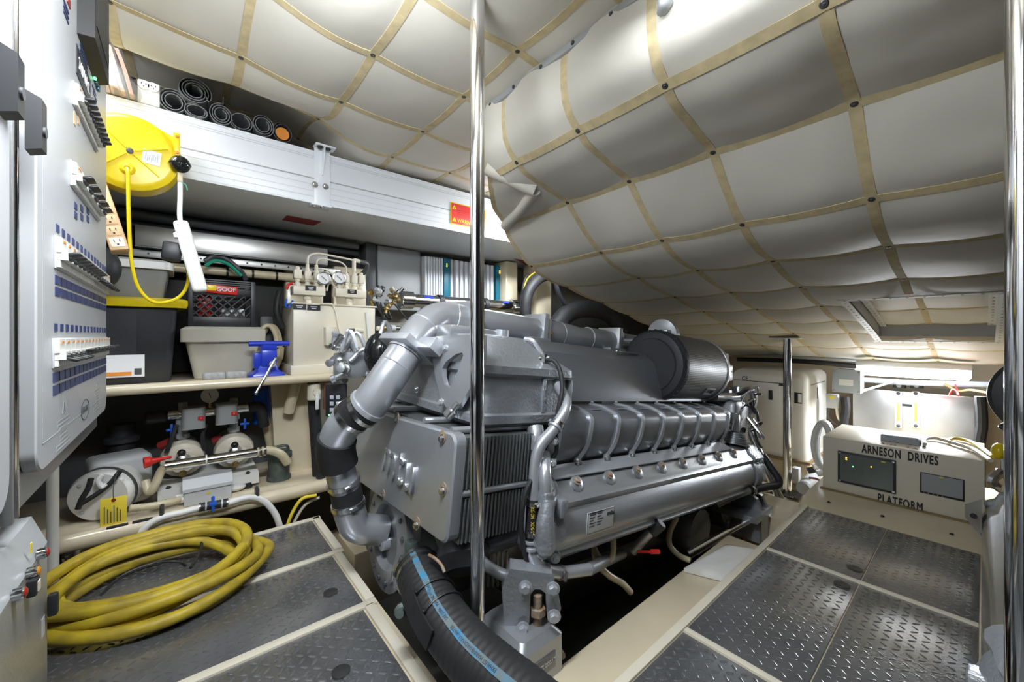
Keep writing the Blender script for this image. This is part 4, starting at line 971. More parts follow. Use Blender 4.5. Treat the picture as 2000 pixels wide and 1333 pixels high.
t, (ya, yb, zz0, z1) = wallbox(1613, 771, 1636, 798, 4.28, .06, 'switch_box', 'lightgrey', 'small light grey box with yellow sticker beside the generator', 'box')
b = MB(); b.b2((4.277, (ya+yb)/2-.02, z1-.035), (4.281, (ya+yb)/2+.02, z1-.012)); b.build('sticker', 'tag_yellow', t)
for dy, px in ((.02, 0), (-.03, 0)):
    ps = [V((4.30, (ya+yb)/2+dy, zz0)), V((4.30, (ya+yb)/2+dy*1.4, zz0-.08)), V((4.32, (ya+yb)/2-.05+dy, zz0-.14)), V((4.33, (ya+yb)/2-.10, zz0-.15))]
    MB().tube(catmull(ps, 5), .010, 8).build('cable_tail', 'cream' if dy < 0 else 'darkgrey', t)
# ================================================================ GENERATOR
GX = 4.0; ga = at(1577, 730, X=GX); gy0 = ga.y; gz0, gz1 = -.06, ga.z+.01; gy1 = at(1432, 735, X=GX).y
gen = thing('generator', 'white generator enclosure marked CE behind the aft post', 'generator', (GX+.3, (gy0+gy1)/2, -.28))
def gring(z, i): return [V((x, y, z)) for (x, y) in [(GX+i+.0, gy1-i)]+[(GX+.05-.05*math.cos(t)+i, gy0+.05-.05*math.sin(t)+i) for t in [PI/2*k/5 for k in range(6)]]+[(GX+.62-i, gy0+i), (GX+.62-i, gy1-i)]]
rg = [gring(gz0, 0), gring(gz1-.07, 0)]+[gring(gz1-.07+.07*math.sin(t), .07*(1-math.cos(t))) for t in [PI/2*k/5 for k in range(1, 6)]]
b = MB(); b.loft(rg); gb = b.build('enclosure', 'offwhite', gen)
b = MB(); b.b2((GX-.001, gy0+.16, gz0+.03), (GX+.004, gy1, gz1-.115), .002); gd = b.build('front_door', 'offwhite', gen)
b = MB(); b.b2((GX-.0016, gy0+.152, gz0+.02), (GX+.001, gy0+.157, gz1-.11)); b.build('door_gap', 'black', gen)
b = MB(); b.b2((GX-.0016, gy0+.152, gz1-.113), (GX+.001, gy1, gz1-.108)); b.build('door_gap', 'black', gen)
b = MB(); b.b2((GX+.12, gy0-.0015, gz0+.04), (GX+.55, gy0+.003, gz1-.12), .001); b.build('side_door', 'offwhite', gen)
b = MB(); b.b2((GX+.10, gy0-.0012, gz1-.118), (GX+.58, gy0+.001, gz1-.112)); b.build('door_gap', 'darkgrey', gen)
for px, py, w_, h_ in ((1505, 772, .030, .085), (1526, 752, .035, .022)):
    p = at(px, py, X=GX-.002); b = MB(); b.box(p, (.012, w_, h_), .004); b.build('latch', 'black', gen)
p = at(1559, 778, X=GX-.001); b = MB(); b.box(p, (.003, .055, .09), .001); lp = b.build('data_label', 'black', gen); b = MB(); b.box(p+V((-.002, -.012, .0)), (.002, .026, .07)); b.build('label_print', 'paper', lp)
p = V((GX+.30, gy0-.002, gz1-.20)); MB().box(p, (.018, .006, .10), .002).build('latch', 'black', gen)
text('CE', .055, at(1455, 740, X=GX-.002), (0, -1, 0), (0, 0, 1), 'black', gen, bold=.001, sx=.8)
b = MB(); b.b2((GX-.02, gy0-.02, gz0-.022), (GX+.64, gy1, gz0)); b.build('wood_base', 'wood', gen)
b = MB(); b.b2((GX+.0, gy0+.0, -.28), (GX+.6, gy1, gz0-.022), .01); b.build('plinth', 'beige_flat', gen)
# battery-switch box, white hose coil, loose pvc pipe beside the generator
t, _ = wallbox(1546, 915, 1560, 945, GX-.10, .08, 'switch_box', 'lightgrey', 'small grey box at the foot of the generator plinth', 'box')
p0 = at(1568, 955, Z=-.16); p1 = at(1600, 918, Z=-.16)
b = MB(); d_ = (p1-p0).normalized(); p0 = p0; L = .42
x_, y_, z_ = basis(d_); b.lathe([(.036, 0), (.044, 0), (.044, L), (.036, L)], p0, d_, 24); b.add(*(lambda t: (t.v, t.f))(MB().lathe([(.036, 0), (.036, L)], p0, d_, 24, 0, 2*PI-1e-3))); b.build('pvc_pipe', 'grey', label='short grey plastic pipe lying beside the control cabinet', category='pipe')
coil = []
for k in range(64):
    a = 2*PI*k/16; coil.append(at(1607, 872, X=3.45)+V((.02*math.sin(a*1.7)+.018*k/16, .050*math.cos(a), .16*math.sin(a))))
MB().tube(catmull(coil, 2), .021, 10).build('hose_coil', 'white', label='white hose coil between generator and control cabinet', category='hose')
rnd = random.Random(8)
for k, (px, py, x, m_) in enumerate(((1588, 912, 3.7, 'white'), (1596, 925, 3.6, 'white'), (1600, 905, 3.7, 'darkgrey'), (1578, 920, 3.75, 'black'))):
    p = at(px, py, X=x); b = MB(); b.cyl(p, p+V((.03, -.05, .02)), .024, n=12); b.cyl(p+V((.03, -.05, .02)), p+V((.03, -.05, .06)), .018, n=12)
    b.build('valve_fitting', m_, label=['white pipe fitting farthest left at the generator foot', 'white pipe fitting nearest the control cabinet', 'dark grey pipe fitting above the white ones', 'black pipe fitting next to the generator plinth'][k], category='fitting')
p = at(1580, 934, X=3.6); MB().tube(catmull([p, p+V((.0, -.04, .005)), p+V((0, -.08, -.005))], 4), .008, 8).build('valve_lever', 'dark_red', label='dark red valve lever above the plastic pipe', category='lever')
# white absorbent pad
a = [at(px, py, Z=-.03) for (px, py) in ((1336, 1108), (1418, 1062), (1488, 1074), (1415, 1128))]
b = MB(); rings = []; N_ = 10
vv = []; ff = []
for i in range(N_+1):
    for j in range(N_+1):
        u, v = i/N_, j/N_; p = a[0].lerp(a[1], u).lerp(a[3].lerp(a[2], u), v); p.z = -.050+.016+.006*math.sin(7*u+2)*math.sin(5*v)+.012*(1-abs(2*v-1)**3)*(1-abs(2*u-1)**3); vv.append(p)
M_ = (N_+1)**2
for i in range(N_):
    for j in range(N_): q = i*(N_+1)+j; ff.append((q, q+1, q+N_+2, q+N_+1))
base = [V((p.x, p.y, -.052)) for p in vv]
bd = [i*(N_+1) for i in range(N_+1)]+[N_*(N_+1)+j for j in range(1, N_+1)]+[i*(N_+1)+N_ for i in range(N_-1, -1, -1)]+[j for j in range(N_-1, 0, -1)]
ff += [tuple(x+M_ for x in reversed(f)) for f in ff]
ff += [(bd[k], bd[(k+1) % len(bd)], bd[(k+1) % len(bd)]+M_, bd[k]+M_) for k in range(len(bd))]
b.add(vv+base, ff); b.build('absorbent_pad', 'pad_white', ang=80, label='white folded absorbent pad on the beige ledge by the tread plates', category='pad')
# ================================================================ SECOND ENGINE (right edge)
e2 = thing('second_engine', 'silver second engine partly seen at the right edge of the picture', 'engine', (2.2, -.6, -.40))
R2 = Matrix.Translation(V((1.30, -.026, .30))) @ Matrix.Rotation(math.radians(6), 4, 'Y')
FRAME[0] = R2
hx2 = [(-y-.106+.03, z) for (y, z) in hx]
b = MB(); b.loft([[V((x, y, z)) for (y, z) in hx2] for x in (.0, 1.62)]); b.build('heat_exchanger', 'steel', e2, ang=50)
b = MB(); b.loft([[V((x, -.06+(y+.06)*s, z*s)) for (y, z) in hx2] for (x, s) in ((.02, 1.12), (-.03, 1.12), (-.05, 1.0), (-.12, .9), (-.15, .6))]); ec = b.build('end_cap', 'engine_cast', e2, ang=50)
b = MB(); b.box((-.05, -.0, -.05), (.10, .10, .10), .012); b.build('cap_flange', 'engine_cast', ec)
b = MB(); b.loft([[V((x, -.06+(y+.06)*s, z*s)) for (y, z) in hx2] for (x, s) in ((1.60, 1.12), (1.66, 1.14), (1.70, 1.0), (1.74, .7))]); b.build('gear_housing', 'engine_cast', e2, ang=50)
b = MB(); b.prism([(1.52, .03, .10), (1.64, .085, .04), (1.66, .085, -.02), (1.60, .05, -.06), (1.48, .03, -.04)], (.025, 0, 0)); lg = b.build('bracket_lug', 'engine_light', e2)
b = MB(); b.lathe([(.012, 0), (.012, .003), (1e-3, .003)], (1.52, .055, .02), (-1, 0, 0), 12); b.build('lug_hole', 'black', lg)
b = MB(); b.b2((.1, -1.0, -.3), (1.75, -.12, .25), .04); b.build('crankcase', 'engine_dark', e2)
b = MB(); b.b2((.1, -1.0, .25), (1.6, -.22, .34), .04); b.build('valve_covers', 'engine_cover', e2)
FRAME[0] = Matrix.Identity(4)
fc2 = V((3.12, -.215, .71))
b = MB(); b.lathe([(.02, 0), (.15, .0), (.155, .006), (.165, .006), (.19, .012), (.205, .03), (.207, .05), (.200, .052)], fc2+V((-.04, 0, 0)), (1, -.02, -.1), 40); b.build('air_filter_cap', 'charcoal', e2, ang=25)
b = MB(); b.lathe([(.199, 0), (.199, .02), (.198, .45), (.192, .47)], fc2, (1, -.02, -.1), 48); b.build('filter_screen', 'mesh_screen', e2)
b = MB(); b.b2((3.10, -.50, .30), (3.6, -.12, .52), .03); b.build('valve_block', 'engine_dark', e2)
rnd = random.Random(5)
for k in range(10):
    a = V((rnd.uniform(3.0, 3.1), rnd.uniform(-.16, -.05), rnd.uniform(.30, .60))); c = a+V((rnd.uniform(.0, .1), rnd.uniform(-.1, .02), rnd.uniform(-.22, .05)))
    MB().tube(catmull([a, (a+c)/2+V((-.04, .03, .0)), c], 5), rnd.choice((.010, .014, .02)), 8).build('engine_hose', rnd.choice(('rubber', 'tube_clear', 'steel', 'dark_steel')), e2)
b = MB(); b.sph(V((3.12, -.05, .42)), .035, 14, 10, (1, .8, 1.2)); b.build('yellow_bulb', 'yellow', e2)
# ================================================================ SWITCHBOARD CABINET (left)
FRAME[0] = Matrix.Identity(4)
CX = -.200
def c(px, py, off=0.): return at(px, py, X=CX-off if off else CX)
sw = thing('switchboard', 'tall grey switchboard cabinet with rows of circuit breakers at the left edge', 'cabinet', (-.48, 1.2, .69))
ye = c(208, 700).y
b = MB(); b.b2((-.78, .40, .688), (-.222, ye, 2.005), .006); b.build('body', 'cabinet', sw)
def door(y0, y1, z0_, z1_, name, r=.05, x=CX):
    b = MB(); rg = []
    for (xx, i) in ((x-.020, 0), (x-.003, 0), (x, .003)):
        ring = []
        for (cy, cz, a0) in ((y1-r, z1_-r, 0), (y0+r, z1_-r, PI/2), (y0+r, z0_+r, PI), (y1-r, z0_+r, 1.5*PI)):
            for k in range(7):
                a = a0+PI/2*k/6; rr_ = r-i; ring.append(V((xx, cy+rr_*math.cos(a), cz+rr_*math.sin(a))))
        rg.append(ring)
    b.loft(rg); return b.build(name, 'panel', sw)
d1 = door(c(72, 900).y, ye-.004, .746, 2.0, 'door', .045); d2 = door(.42, .945, .74, 2.0, 'door', .05)
for yy in (.985, 1.012):
    b = MB(); b.b2((-.222, yy-.005, .70), (-.205, yy+.005, 2.02), .003); b.build('hinge_strip', 'chrome' if yy > 1 else 'cabinet', sw)
# pinstripe printed round the lower edge of the door
b = MB(); b.b2((CX-.0004, c(83, 880).y, .795), (CX+.0006, ye-.03, .7975)); b.b2((CX-.0004, c(83, 880).y, .795), (CX+.0006, c(83, 880).y+.002, 1.95)); b.build('pinstripe', 'grey', d1)
for (pa, pb, ya_, yb_, tp) in ((48, 78, 205, 300, 0), (-6, 32, 112, 236, 1)):
    a, q = c(pa, ya_), c(pb, yb_); zc = c((pa+pb)/2, (ya_+yb_)/2); 
    b = MB(); y0_, y1_ = a.y, a.y+.075; z0_ = zc.z-.045; 
    b.prism([V((CX, y0_, zc.z+.05)), V((CX+.018, y0_+.004, zc.z+.042)), V((CX+.018, y0_+.004, zc.z-.042)), V((CX, y0_, zc.z-.05))], (0, .032, 0)); h = b.build('handle', 'black', sw)
    b = MB(); b.lathe([(.009, 0), (.009, .003), (1e-3, .003)], V((CX+.018, y0_+.018, zc.z-.01)), (1, 0, 0), 14); b.build('lock', 'darkgrey', h)
# meter box, name plate, lamps
def plate(px0, py0, px1, py1, name, m, par, th=.002):
    """upright rectangle on the door: upper left corner and lower right corner in the picture"""
    a, q = c(px0, py0), c(px1, py1); b = MB(); b.b2((CX, a.y, q.z), (CX+th, q.y, a.z)); return b.build(name, m, par), (a.y, q.y, q.z, a.z)
a, q = c(150, 64), c(186, 118)
b = MB(); b.prism([V((CX, a.y, a.z)), V((CX, q.y, a.z)), V((CX+.03, q.y-.01, a.z+.008)), V((CX+.03, a.y+.01, a.z+.008))], (0, 0, .24)); mtb = b.build('meter', 'black', sw)
b = MB(); b.b2((CX+.030, a.y+.03, a.z+.05), (CX+.0315, q.y-.03, a.z+.22)); b.build('meter_glass', 'charcoal', mtb)
np_, (y0_, y1_, z0_, z1_) = plate(148, 84, 175, 208, 'name_plate', 'charcoal', sw)
text('240 VAC', (z1_-z0_)*.62, V((CX+.0025, (y0_+y1_)/2, (z0_+z1_)/2)), (0, 1, 0), (0, 0, 1), 'white', np_, sx=(y1_-y0_)/((z1_-z0_)*.62)*.21)
for k, m_ in enumerate(('green_led', 'teal', 'teal')):
    p = c(181+k*3.6, 143+k*12); b = MB(); b.box(p+V((.004, 0, 0)), (.008, .022, .03), .003); b.build('pilot_lamp', m_, sw)
def navy(y, z, w_, h_): 
    return inst('navyplate', 'label_plate', lambda: MB().box((0, 0, 0), (1, 1, 1)), 'navy', Matrix.Translation(V((CX+.0008, y, z))) @ Matrix.Diagonal((.0016, w_, h_, 1)), sw)
for k in range(2):
    p = c(183+k*2, 176); navy(p.y, p.z-.02*k, .06, .007)
for k in range(4): p = c(160, 88); navy(p.y+.02, p.z-.012*k, .10, .007)
for k in range(3): p = c(128, 12); navy(p.y, p.z-.012*k, .05, .006)
p = c(133, 2); MB().box(p, (.004, .03, .02), .001).build('pilot_lamp', 'dark_red', sw)
def breaker_row(pxL, pxR, yT, yB, n, up, name='breaker'):
    a, q = c(pxL, yT), c(pxL, yB); y0_, y1_ = a.y, min(c(pxR, yT).y, ye-.012); zt_, zb_ = a.z, q.z; h_ = zt_-zb_
    b = MB(); b.b2((CX, y0_-.004, zb_), (CX+.003, y1_+.004, zt_), .001); b.build('breaker_rail', 'lightgrey', sw)
    pw = (y1_-y0_)/n
    for k in range(n):
        yy = y0_+pw*(k+.5)
        br_ = inst('breaker%.3f' % h_, 'breaker', lambda: MB().box((.004, 0, .25), (.008, 1, .5)).box((.008, 0, -.10), (.016, .9, .30)).box((.003, 0, -.38), (.006, 1, .22)), 'offwhite', Matrix.Translation(V((CX+.002, yy, (zt_+zb_)/2))) @ Matrix.Diagonal((1, pw*.94, h_*.92, 1)), sw)
        u = up(k)
        inst('toggle%d' % u, 'toggle', lambda: MB().box((.5, 0, .5*u), (1, 1, .5), .1, Matrix.Rotation(-.5*u, 3, 'Y')).box((.1, 0, 0), (.7, .9, .9), .2), 'black', Matrix.Translation(V((CX+.014, yy, (zt_+zb_)/2-.12*h_))) @ Matrix.Diagonal((.022, pw*.62, h_*.22, 1)), br_)
        inst('tick', 'marker', lambda: MB().box((0, 0, 0), (1, 1, 1)), 'orange', Matrix.Translation(V((CX+.0105, yy, zt_-h_*.14))) @ Matrix.Diagonal((.001, pw*.4, h_*.06, 1)), br_)
    return y0_, y1_, zb_, zt_, pw
breaker_row(142, 186, 158, 205, 9, lambda k: 1)
breaker_row(137, 190, 312, 362, 5, lambda k: 1)
for k in range(3): p = c(147+k*12, 403+k*5); navy(p.y, p.z, .03, .016); navy(p.y, p.z-.022, .03, .016)
for k in range(5): 
    p = c(145+k*8, 232); inst('greyplate', 'label_plate', lambda: MB().box((0, 0, 0), (1, 1, 1)), 'tan', Matrix.Translation(V((CX+.0008, p.y, p.z-.01*k*0))) @ Matrix.Diagonal((.0012, .02, .03, 1)), sw)
y0_, y1_, zb_, zt_, pw = breaker_row(106, 207, 459, 524, 14, lambda k: 1 if k < 8 else -1)
for k in range(14): navy(y0_+pw*(k+.5), zt_+.018, pw*.45, .016); navy(y0_+pw*(k+.5), zb_-.022, pw*.82, .018); navy(y0_+pw*(k+.5), zb_-.046, pw*.82, .018)
y0_, y1_, zb_, zt_, pw = breaker_row(102, 207, 661, 720, 14, lambda k: -1 if k < 4 else 1)
for k in range(14): navy(y0_+pw*(k+.5), zt_+.022, pw*.45, .016); navy(y0_+pw*(k+.5), zb_-.020, pw*.86, .020); navy(y0_+pw*(k+.5), zb_-.046, pw*.86, .020)
# printed warnings and oval mark at the foot of the door
for (px, py, s_) in ((124, 838, 1.), (190, 776, .9)):
    p = c(px, py)
    for k in range(9):
        w_ = (.11, .11, .065, .065, .065, .065, .13, .13, .0)[k]*s_
        if w_: b = MB(); b.b2((CX, p.y-w_/2, p.z+.02-k*.0085), (CX+.0006, p.y+w_/2, p.z+.024-k*.0085)); b.build('print_line', 'grey', d1)
    text('!', .022, p+V((.0005, 0, .042)), (0, 1, 0), (0, 0, 1), 'grey', d1, 'warning_mark')
    b = MB(); tri = [p+V((.0005, math.cos(t)*.016, .044+math.sin(t)*.018)) for t in (PI/2, PI/2+2*PI/3, PI/2+4*PI/3)]; b.tube(tri, .0008, 4, closed=True); b.build('warning_triangle', 'grey', d1)
p = c(166, 800); ov = [p+V((.0004, .055*math.cos(t), .026*math.sin(t))) for t in [2*PI*k/28 for k in range(28)]]
b = MB(); b.tube(ov, .001, 5, closed=True); b.build('oval_mark', 'darkgrey', d1); text('FER-ING', .024, p+V((.0004, 0, 0)), (0, 1, 0), (0, 0, 1), 'darkgrey', d1, sx=.9)
# lower cabinet
lc = thing('lower_cabinet', 'low grey metal cabinet with three round lamps under the switchboard', 'cabinet', (-.48, .8, .002))
yl_ = c(93, 1100).y
b = MB(); b.b2((-.78, .40, .004), (CX, yl_, .60), .003); b.build('body', 'cabinet', lc)
b = MB(); b.prism([V((CX, .40, .60)), V((CX-.02, .40, .655)), V((-.75, .40, .67)), V((-.75, .40, .60))], (0, yl_-.40, 0)); b.build('top_cover', 'grey', lc)
for (px, py, m_) in ((73, 1084, 'lens_red'), (53, 1121, 'lens_amber'), (25, 1164, 'lens_red')):
    p = c(px, py); b = MB(); b.lathe([(.0095, 0), (.0095, .010), (.008, .012)], p, (1, 0, 0), 18); bz = b.build('lamp_bezel', 'chrome', lc); b = MB(); b.lathe([(.0075, .010), (.0075, .013), (.004, .015), (1e-3, .015)], p, (1, 0, 0), 14); b.build('lamp_lens', m_, bz)
p = c(50, 1150); b = MB(); b.box(p+V((.008, 0, 0)), (.012, .024, .028), .003); k_ = b.build('rocker_switch', 'black', lc); MB().box(p+V((.0145, .0, 0)), (.002, .012, .016)).build('switch_label', 'cream', k_)
p = c(88, 1185); b = MB(); b.box(p+V((.010, 0, 0)), (.014, .016, .042), .004); b.build('latch', 'black', lc)
p = c(61, 1071); MB().box(p, (.001, .008, .018)).build('sticker', 'tag_yellow', lc)
p = c(84, 1225); MB().box(p, (.001, .02, .035)).build('sticker', 'lightgrey', lc)
# white conduit behind the lower cabinet
q = at(103, 1040, Y=2.40); b = MB(); b.cyl(V((q.x, q.y, -.395)), V((q.x, q.y, .74)), .018, n=14); b.build('conduit', 'offwhite', label='white conduit rising behind the yellow hose coil', category='pipe')
# ================================================================ WHITE BEAM ALONG THE HULL
BY = 2.30; bz0, bz1 = 1.712, 1.985
bm_ = thing('ceiling_beam', 'long white painted aluminium beam below the left ceiling', 'beam', (1.2, 2.6, bz0))
b = MB(); b.b2((-.9, BY, bz0), (3.2, BY+.45, bz1), .004); b.build('web', 'white_beam', bm_)
b = MB(); b.b2((-.9, BY-.012, bz0-.010), (3.2, BY+.80, bz0+.002), .003); b.build('lower_flange', 'white_beam', bm_)
b = MB(); b.b2((-.9, BY-.002, bz1-.006), (3.2, BY+.47, bz1+.003), .002); b.build('upper_flange', 'white_beam', bm_)
for (zz, h_, m_) in ((.125, .006, 'grey'), (.235, .002, 'lightgrey'), (.245, .0018, 'lightgrey'), (.095, .0018, 'lightgrey'), (.06, .0018, 'lightgrey'), (.03, .0025, 'lightgrey')):
    b = MB(); b.b2((-.9, BY-.0012, bz0+zz), (3.2, BY+.001, bz0+zz+h_)); b.build('groove', m_, bm_)
# bracket
xa_ = at(612, 300, Y=BY).x; xb_ = at(643, 310, Y=BY).x
bk = thing('beam_bracket', 'white bolted bracket with a gusset on the ceiling beam', 'bracket', ((xa_+xb_)/2, BY-.02, bz0))
b = MB(); b.b2((xa_, BY-.018, bz0-.022), (xb_, BY-.012, 2.0), .002); b.build('plate', 'white_beam', bk)
b = MB(); b.b2((xa_-.005, BY-.075, 1.998), (xb_+.015, BY-.012, 2.006), .002); b.build('top_flange', 'white_beam', bk)
b = MB(); b.b2((xa_-.015, BY-.03, bz0-.020), (xb_+.005, BY+.05, bz0-.012), .002); b.build('bottom_flange', 'white_beam', bk)
xm_ = (xa_+xb_)/2; b = MB(); b.prism([V((xm_-.003, BY-.018, 1.998)), V((xm_-.003, BY-.072, 1.998)), V((xm_-.003, BY-.060, 1.97)), V((xm_-.003, BY-.030, 1.86)), V((xm_-.003, BY-.018, 1.86))], (.006, 0, 0)); b.build('gusset', 'white_beam', bk)
for (px, py) in ((615, 361), (636, 365)): p = at(px, py, Y=BY-.018); bolt(bk, p, (0, -1, 0), .011, 'steel')
for dx in (.02, .06): bolt(bk, (xa_+dx, BY-.05, 1.998), (0, 0, -1), .011, 'dark_steel'); bolt(bk, (xa_+dx-.02, BY-.012, bz0-.020), (0, 0, -1), .009, 'steel')
# red strip stuck under the beam, warning sign on its face
pts = [at(px, py, Z=bz0-.0105) for (px, py) in ((560, 421), (628, 433), (612, 441), (551, 430))]
b = MB(); b.prism(pts, (0, 0, -.001)); b.build('red_strip', 'dark_red', bm_)
pts = [at(px, py, Z=bz0-.0105) for (px, py) in ((1003, 505), (1040, 512), (1026, 517))]
b = MB(); b.prism(pts, (0, 0, -.001)); b.build('red_strip', 'dark_red', bm_)
s0 = at(880, 394, Y=BY-.004); s1 = at(948, 446, Y=BY-.004); zt_, zb_ = s0.z, at(880, 437, Y=BY-.004).z
sg = thing('warning_sign', 'red warning sign with yellow border and triangles on the white beam', 'sign', ((s0.x+s1.x)/2, BY-.003, zb_))
b = MB(); b.b2((s0.x, BY-.005, zb_), (s1.x, BY-.002, zt_)); b.build('sign_border', 'yellow', sg)
b = MB(); b.b2((s0.x+.006, BY-.006, zb_+.006), (s1.x-.006, BY-.004, zt_-.006)); sr = b.build('sign_field', 'sign_red', sg)
for zz in (zt_-.035, zb_+.03):
    b = MB(); b.prism([V((s0.x+.028+.020*math.cos(t), BY-.0062, zz+.020*math.sin(t))) for t in (PI/2, PI/2+2*PI/3, PI/2+4*PI/3)], (0, -.0006, 0)); tr = b.build('warning_triangle', 'yellow', sg)
    b = MB(); b.sph(V((s0.x+.028, BY-.0072, zz-.003)), .0035, 8, 6, (1, .2, 1)); b.build('triangle_mark', 'black', tr)
text('WARNING', .038, V((s0.x+.135, BY-.0062, zb_+.030)), (1, 0, 0), (0, 0, 1), 'yellow', sg, sx=.9, ext=.0004)
for k in range(5): b = MB(); b.b2((s0.x+.05, BY-.0068, zt_-.05-k*.012), (s0.x+.20-.02*(k % 2), BY-.006, zt_-.047-k*.012)); b.build('sign_print', 'dark_red', sg)
# ---- rolled mats on the beam
def roll(px, py, r, turns, squash, seed, label, inner=None, lift=0., tail=0.):
    p = at(px, py, Y=BY+.005); rnd_ = random.Random(seed); N_ = int(26*turns); path = []; th = .0032
    t0 = rnd_.uniform(0, 6)
    for k in range(N_+1):
        a = t0+2*PI*turns*k/N_; rr_ = r*(1-.62*k/N_*min(1, turns/3)); path.append(V((p.x+rr_*math.cos(a), 0, p.z+rr_*squash*math.sin(a))))
    zmin = min(q.z for q in path); dz = bz1+.005-zmin+lift
    L = rnd_.uniform(.30, .40); f = rnd_.uniform(-.02, .005)
    ring = [q+V((0, BY+f, dz)) for q in path]
    if tail: ring = [ring[0]+V((-tail*math.cos(t0+.3)*.5, 0, tail))]+ring
    b = MB(); fr = []; bk_ = []
    n_ = len(ring); vs_ = []; fs_ = []
    for k in range(n_):
        tg_ = ring[min(k+1, n_-1)]-ring[max(k-1, 0)]; nn = V((tg_.z, 0, -tg_.x)).normalized()*th
        vs_ += [ring[k], ring[k]+nn, ring[k]+nn+V((0, L, 0)), ring[k]+V((0, L, 0))]
    for k in range(n_-1):
        o_ = 4*k; 
        for (i, j) in ((0, 1), (1, 2), (2, 3), (3, 0)): fs_.append((o_+i, o_+j, o_+4+j, o_+4+i))
    fs_ += [(0, 1, 2, 3), (4*n_-4, 4*n_-3, 4*n_-2, 4*n_-1)]
    b.add(vs_, fs_)
    return b, L, f, dz, p
specs = [(338, 199, .050, 2.6, 1.05, 1, 'grey mat rolled tight beside the white boxes on the beam', None, 0., 0.),
         (380, 190, .060, 3.4, .95, 2, 'largest grey rolled mat lying on top of another roll', None, .064, .03),
         (384, 225, .044, 1.8, .70, 3, 'flattened grey rolled mat under the largest roll', None, 0., 0.),
         (432, 222, .045, 3.0, 1.12, 4, 'grey rolled mat with a raised flap in the middle of the row', None, 0., .035),
         (471, 240, .047, 1.6, .92, 5, 'loosely rolled grey mat third from the right end of the row', None, 0., .02),
         (513, 246, .047, 2.4, 1.1, 6, 'grey rolled mat second from the right end of the row', None, 0., 0.),
         (552, 254, .045, 1.3, 1.1, 7, 'dark rolled mat with an orange lining at the right end', 'orange', 0., 0.)]
for s_ in specs:
    b, L, f, dz, p = roll(*s_[:6], s_[6], s_[7], s_[8], s_[9])
    m_ = 'mat_grey' if not s_[7] else 'mat_edge'
    if s_[7]:
        t = thing('rolled_mat', s_[6], 'mat', (p.x, BY+.15, bz1+.004), 'rolled mats on the beam'); b.build('mat_sheet', m_, t)
        q = MB(); q.lathe([(.024, 0), (.031, 0), (.031, L-.03), (.024, L-.03)], V((p.x, BY+f+.012, p.z+dz)), (0, 1, 0), 20); q.build('orange_lining', 'orange', t)
    else: b.build('rolled_mat', m_, label=s_[6], category='mat', group='rolled mats on the beam')
# two white boxes with round sockets
for k, (px, py, lb) in enumerate(((281, 172, 'white extension box with round socket nearest the plastic bag'), (300, 182, 'white extension box with round socket nearest the rolled mats'))):
    p = at(px, py, Y=BY); xx = p.x
    t = thing('socket_box', lb, 'socket box', (xx, BY+.1, bz1+.004), 'white socket boxes on the beam')
    zc = bz1+.004+.055; MB().b2((xx-.021, BY-.005, bz1+.004), (xx+.021, BY+.3, zc+.045), .006).build('casing', 'white_plastic', t)
    s_ = MB(); s_.lathe([(.020, 0), (.020, .006), (.018, .008), (1e-3, .008)], V((xx, BY-.004, zc+.022)), (0, -1, 0), 18); so = s_.build('socket', 'white', t)
    for dx, dz in ((-.007, .004), (.007, .004), (0, -.007)): MB().box(V((xx+dx, BY-.0125, zc+.022+dz)), (.003, .002, .006)).build('socket_slot', 'black', so)
# plastic bag with pink foam
bagp = at(234, 128, Y=BY+.02)
bg = thing('plastic_bag', 'clear plastic bag of pinkish foam sheets on the beam behind the switchboard', 'bag', (bagp.x, BY+.15, bz1+.004))
for k in range(7):
    b = MB(); x0_ = bagp.x-.065+k*.017; vs_ = []
    prof_ = [V((x0_+.012*math.sin(t*2+k)-.06*t, BY-.015+.006*k, bz1+.008+.17*t)) for t in [i/8 for i in range(9)]]
    b.strip(prof_, V((0, 1, 0)), .14, V((.013, 0, .0))); b.build('foam_sheet', 'foam_pink', bg)
rg = []
for k in range(9):
    t = k/8; cx_ = bagp.x-.02-.06*t+.012*math.sin(5*t); rx_ = .088*(1-.25*t)+.008*math.sin(9*t); ry_ = .095*(1-.15*t)
    rg.append([V((cx_+rx_*math.cos(a)*(1+.07*math.sin(5*a+3*t)), BY+.005+ry_*math.sin(a), bz1+.006+.20*t)) for a in [2*PI*i/20 for i in range(20)]])
b = MB(); b.loft(rg); b.build('bag_film', 'poly', bg, ang=60)
# lamp above the switchboard
lp_ = at(216, 22, Y=2.04); lm = thing('fluorescent_lamp', 'bright ribbed ceiling lamp above the switchboard corner', 'lamp', (lp_.x-.25, lp_.y, lp_.z-.05), 'fluorescent lamps')
b = MB(); b.loft([[V((x, lp_.y+.075*s*math.cos(t), lp_.z+.02-.07*s*max(0, math.sin(t)))) for t in [PI*k/12 for k in range(13)]] for (x, s) in ((lp_.x-.60, .8), (lp_.x-.58, 1), (lp_.x+.0, 1), (lp_.x+.025, .85))]); b.build('diffuser', 'diffuser_bright', lm)
b = MB(); b.b2((lp_.x-.61, lp_.y-.08, lp_.z+.018), (lp_.x+.03, lp_.y+.08, lp_.z+.06), .008); b.build('housing', 'white_plastic', lm)
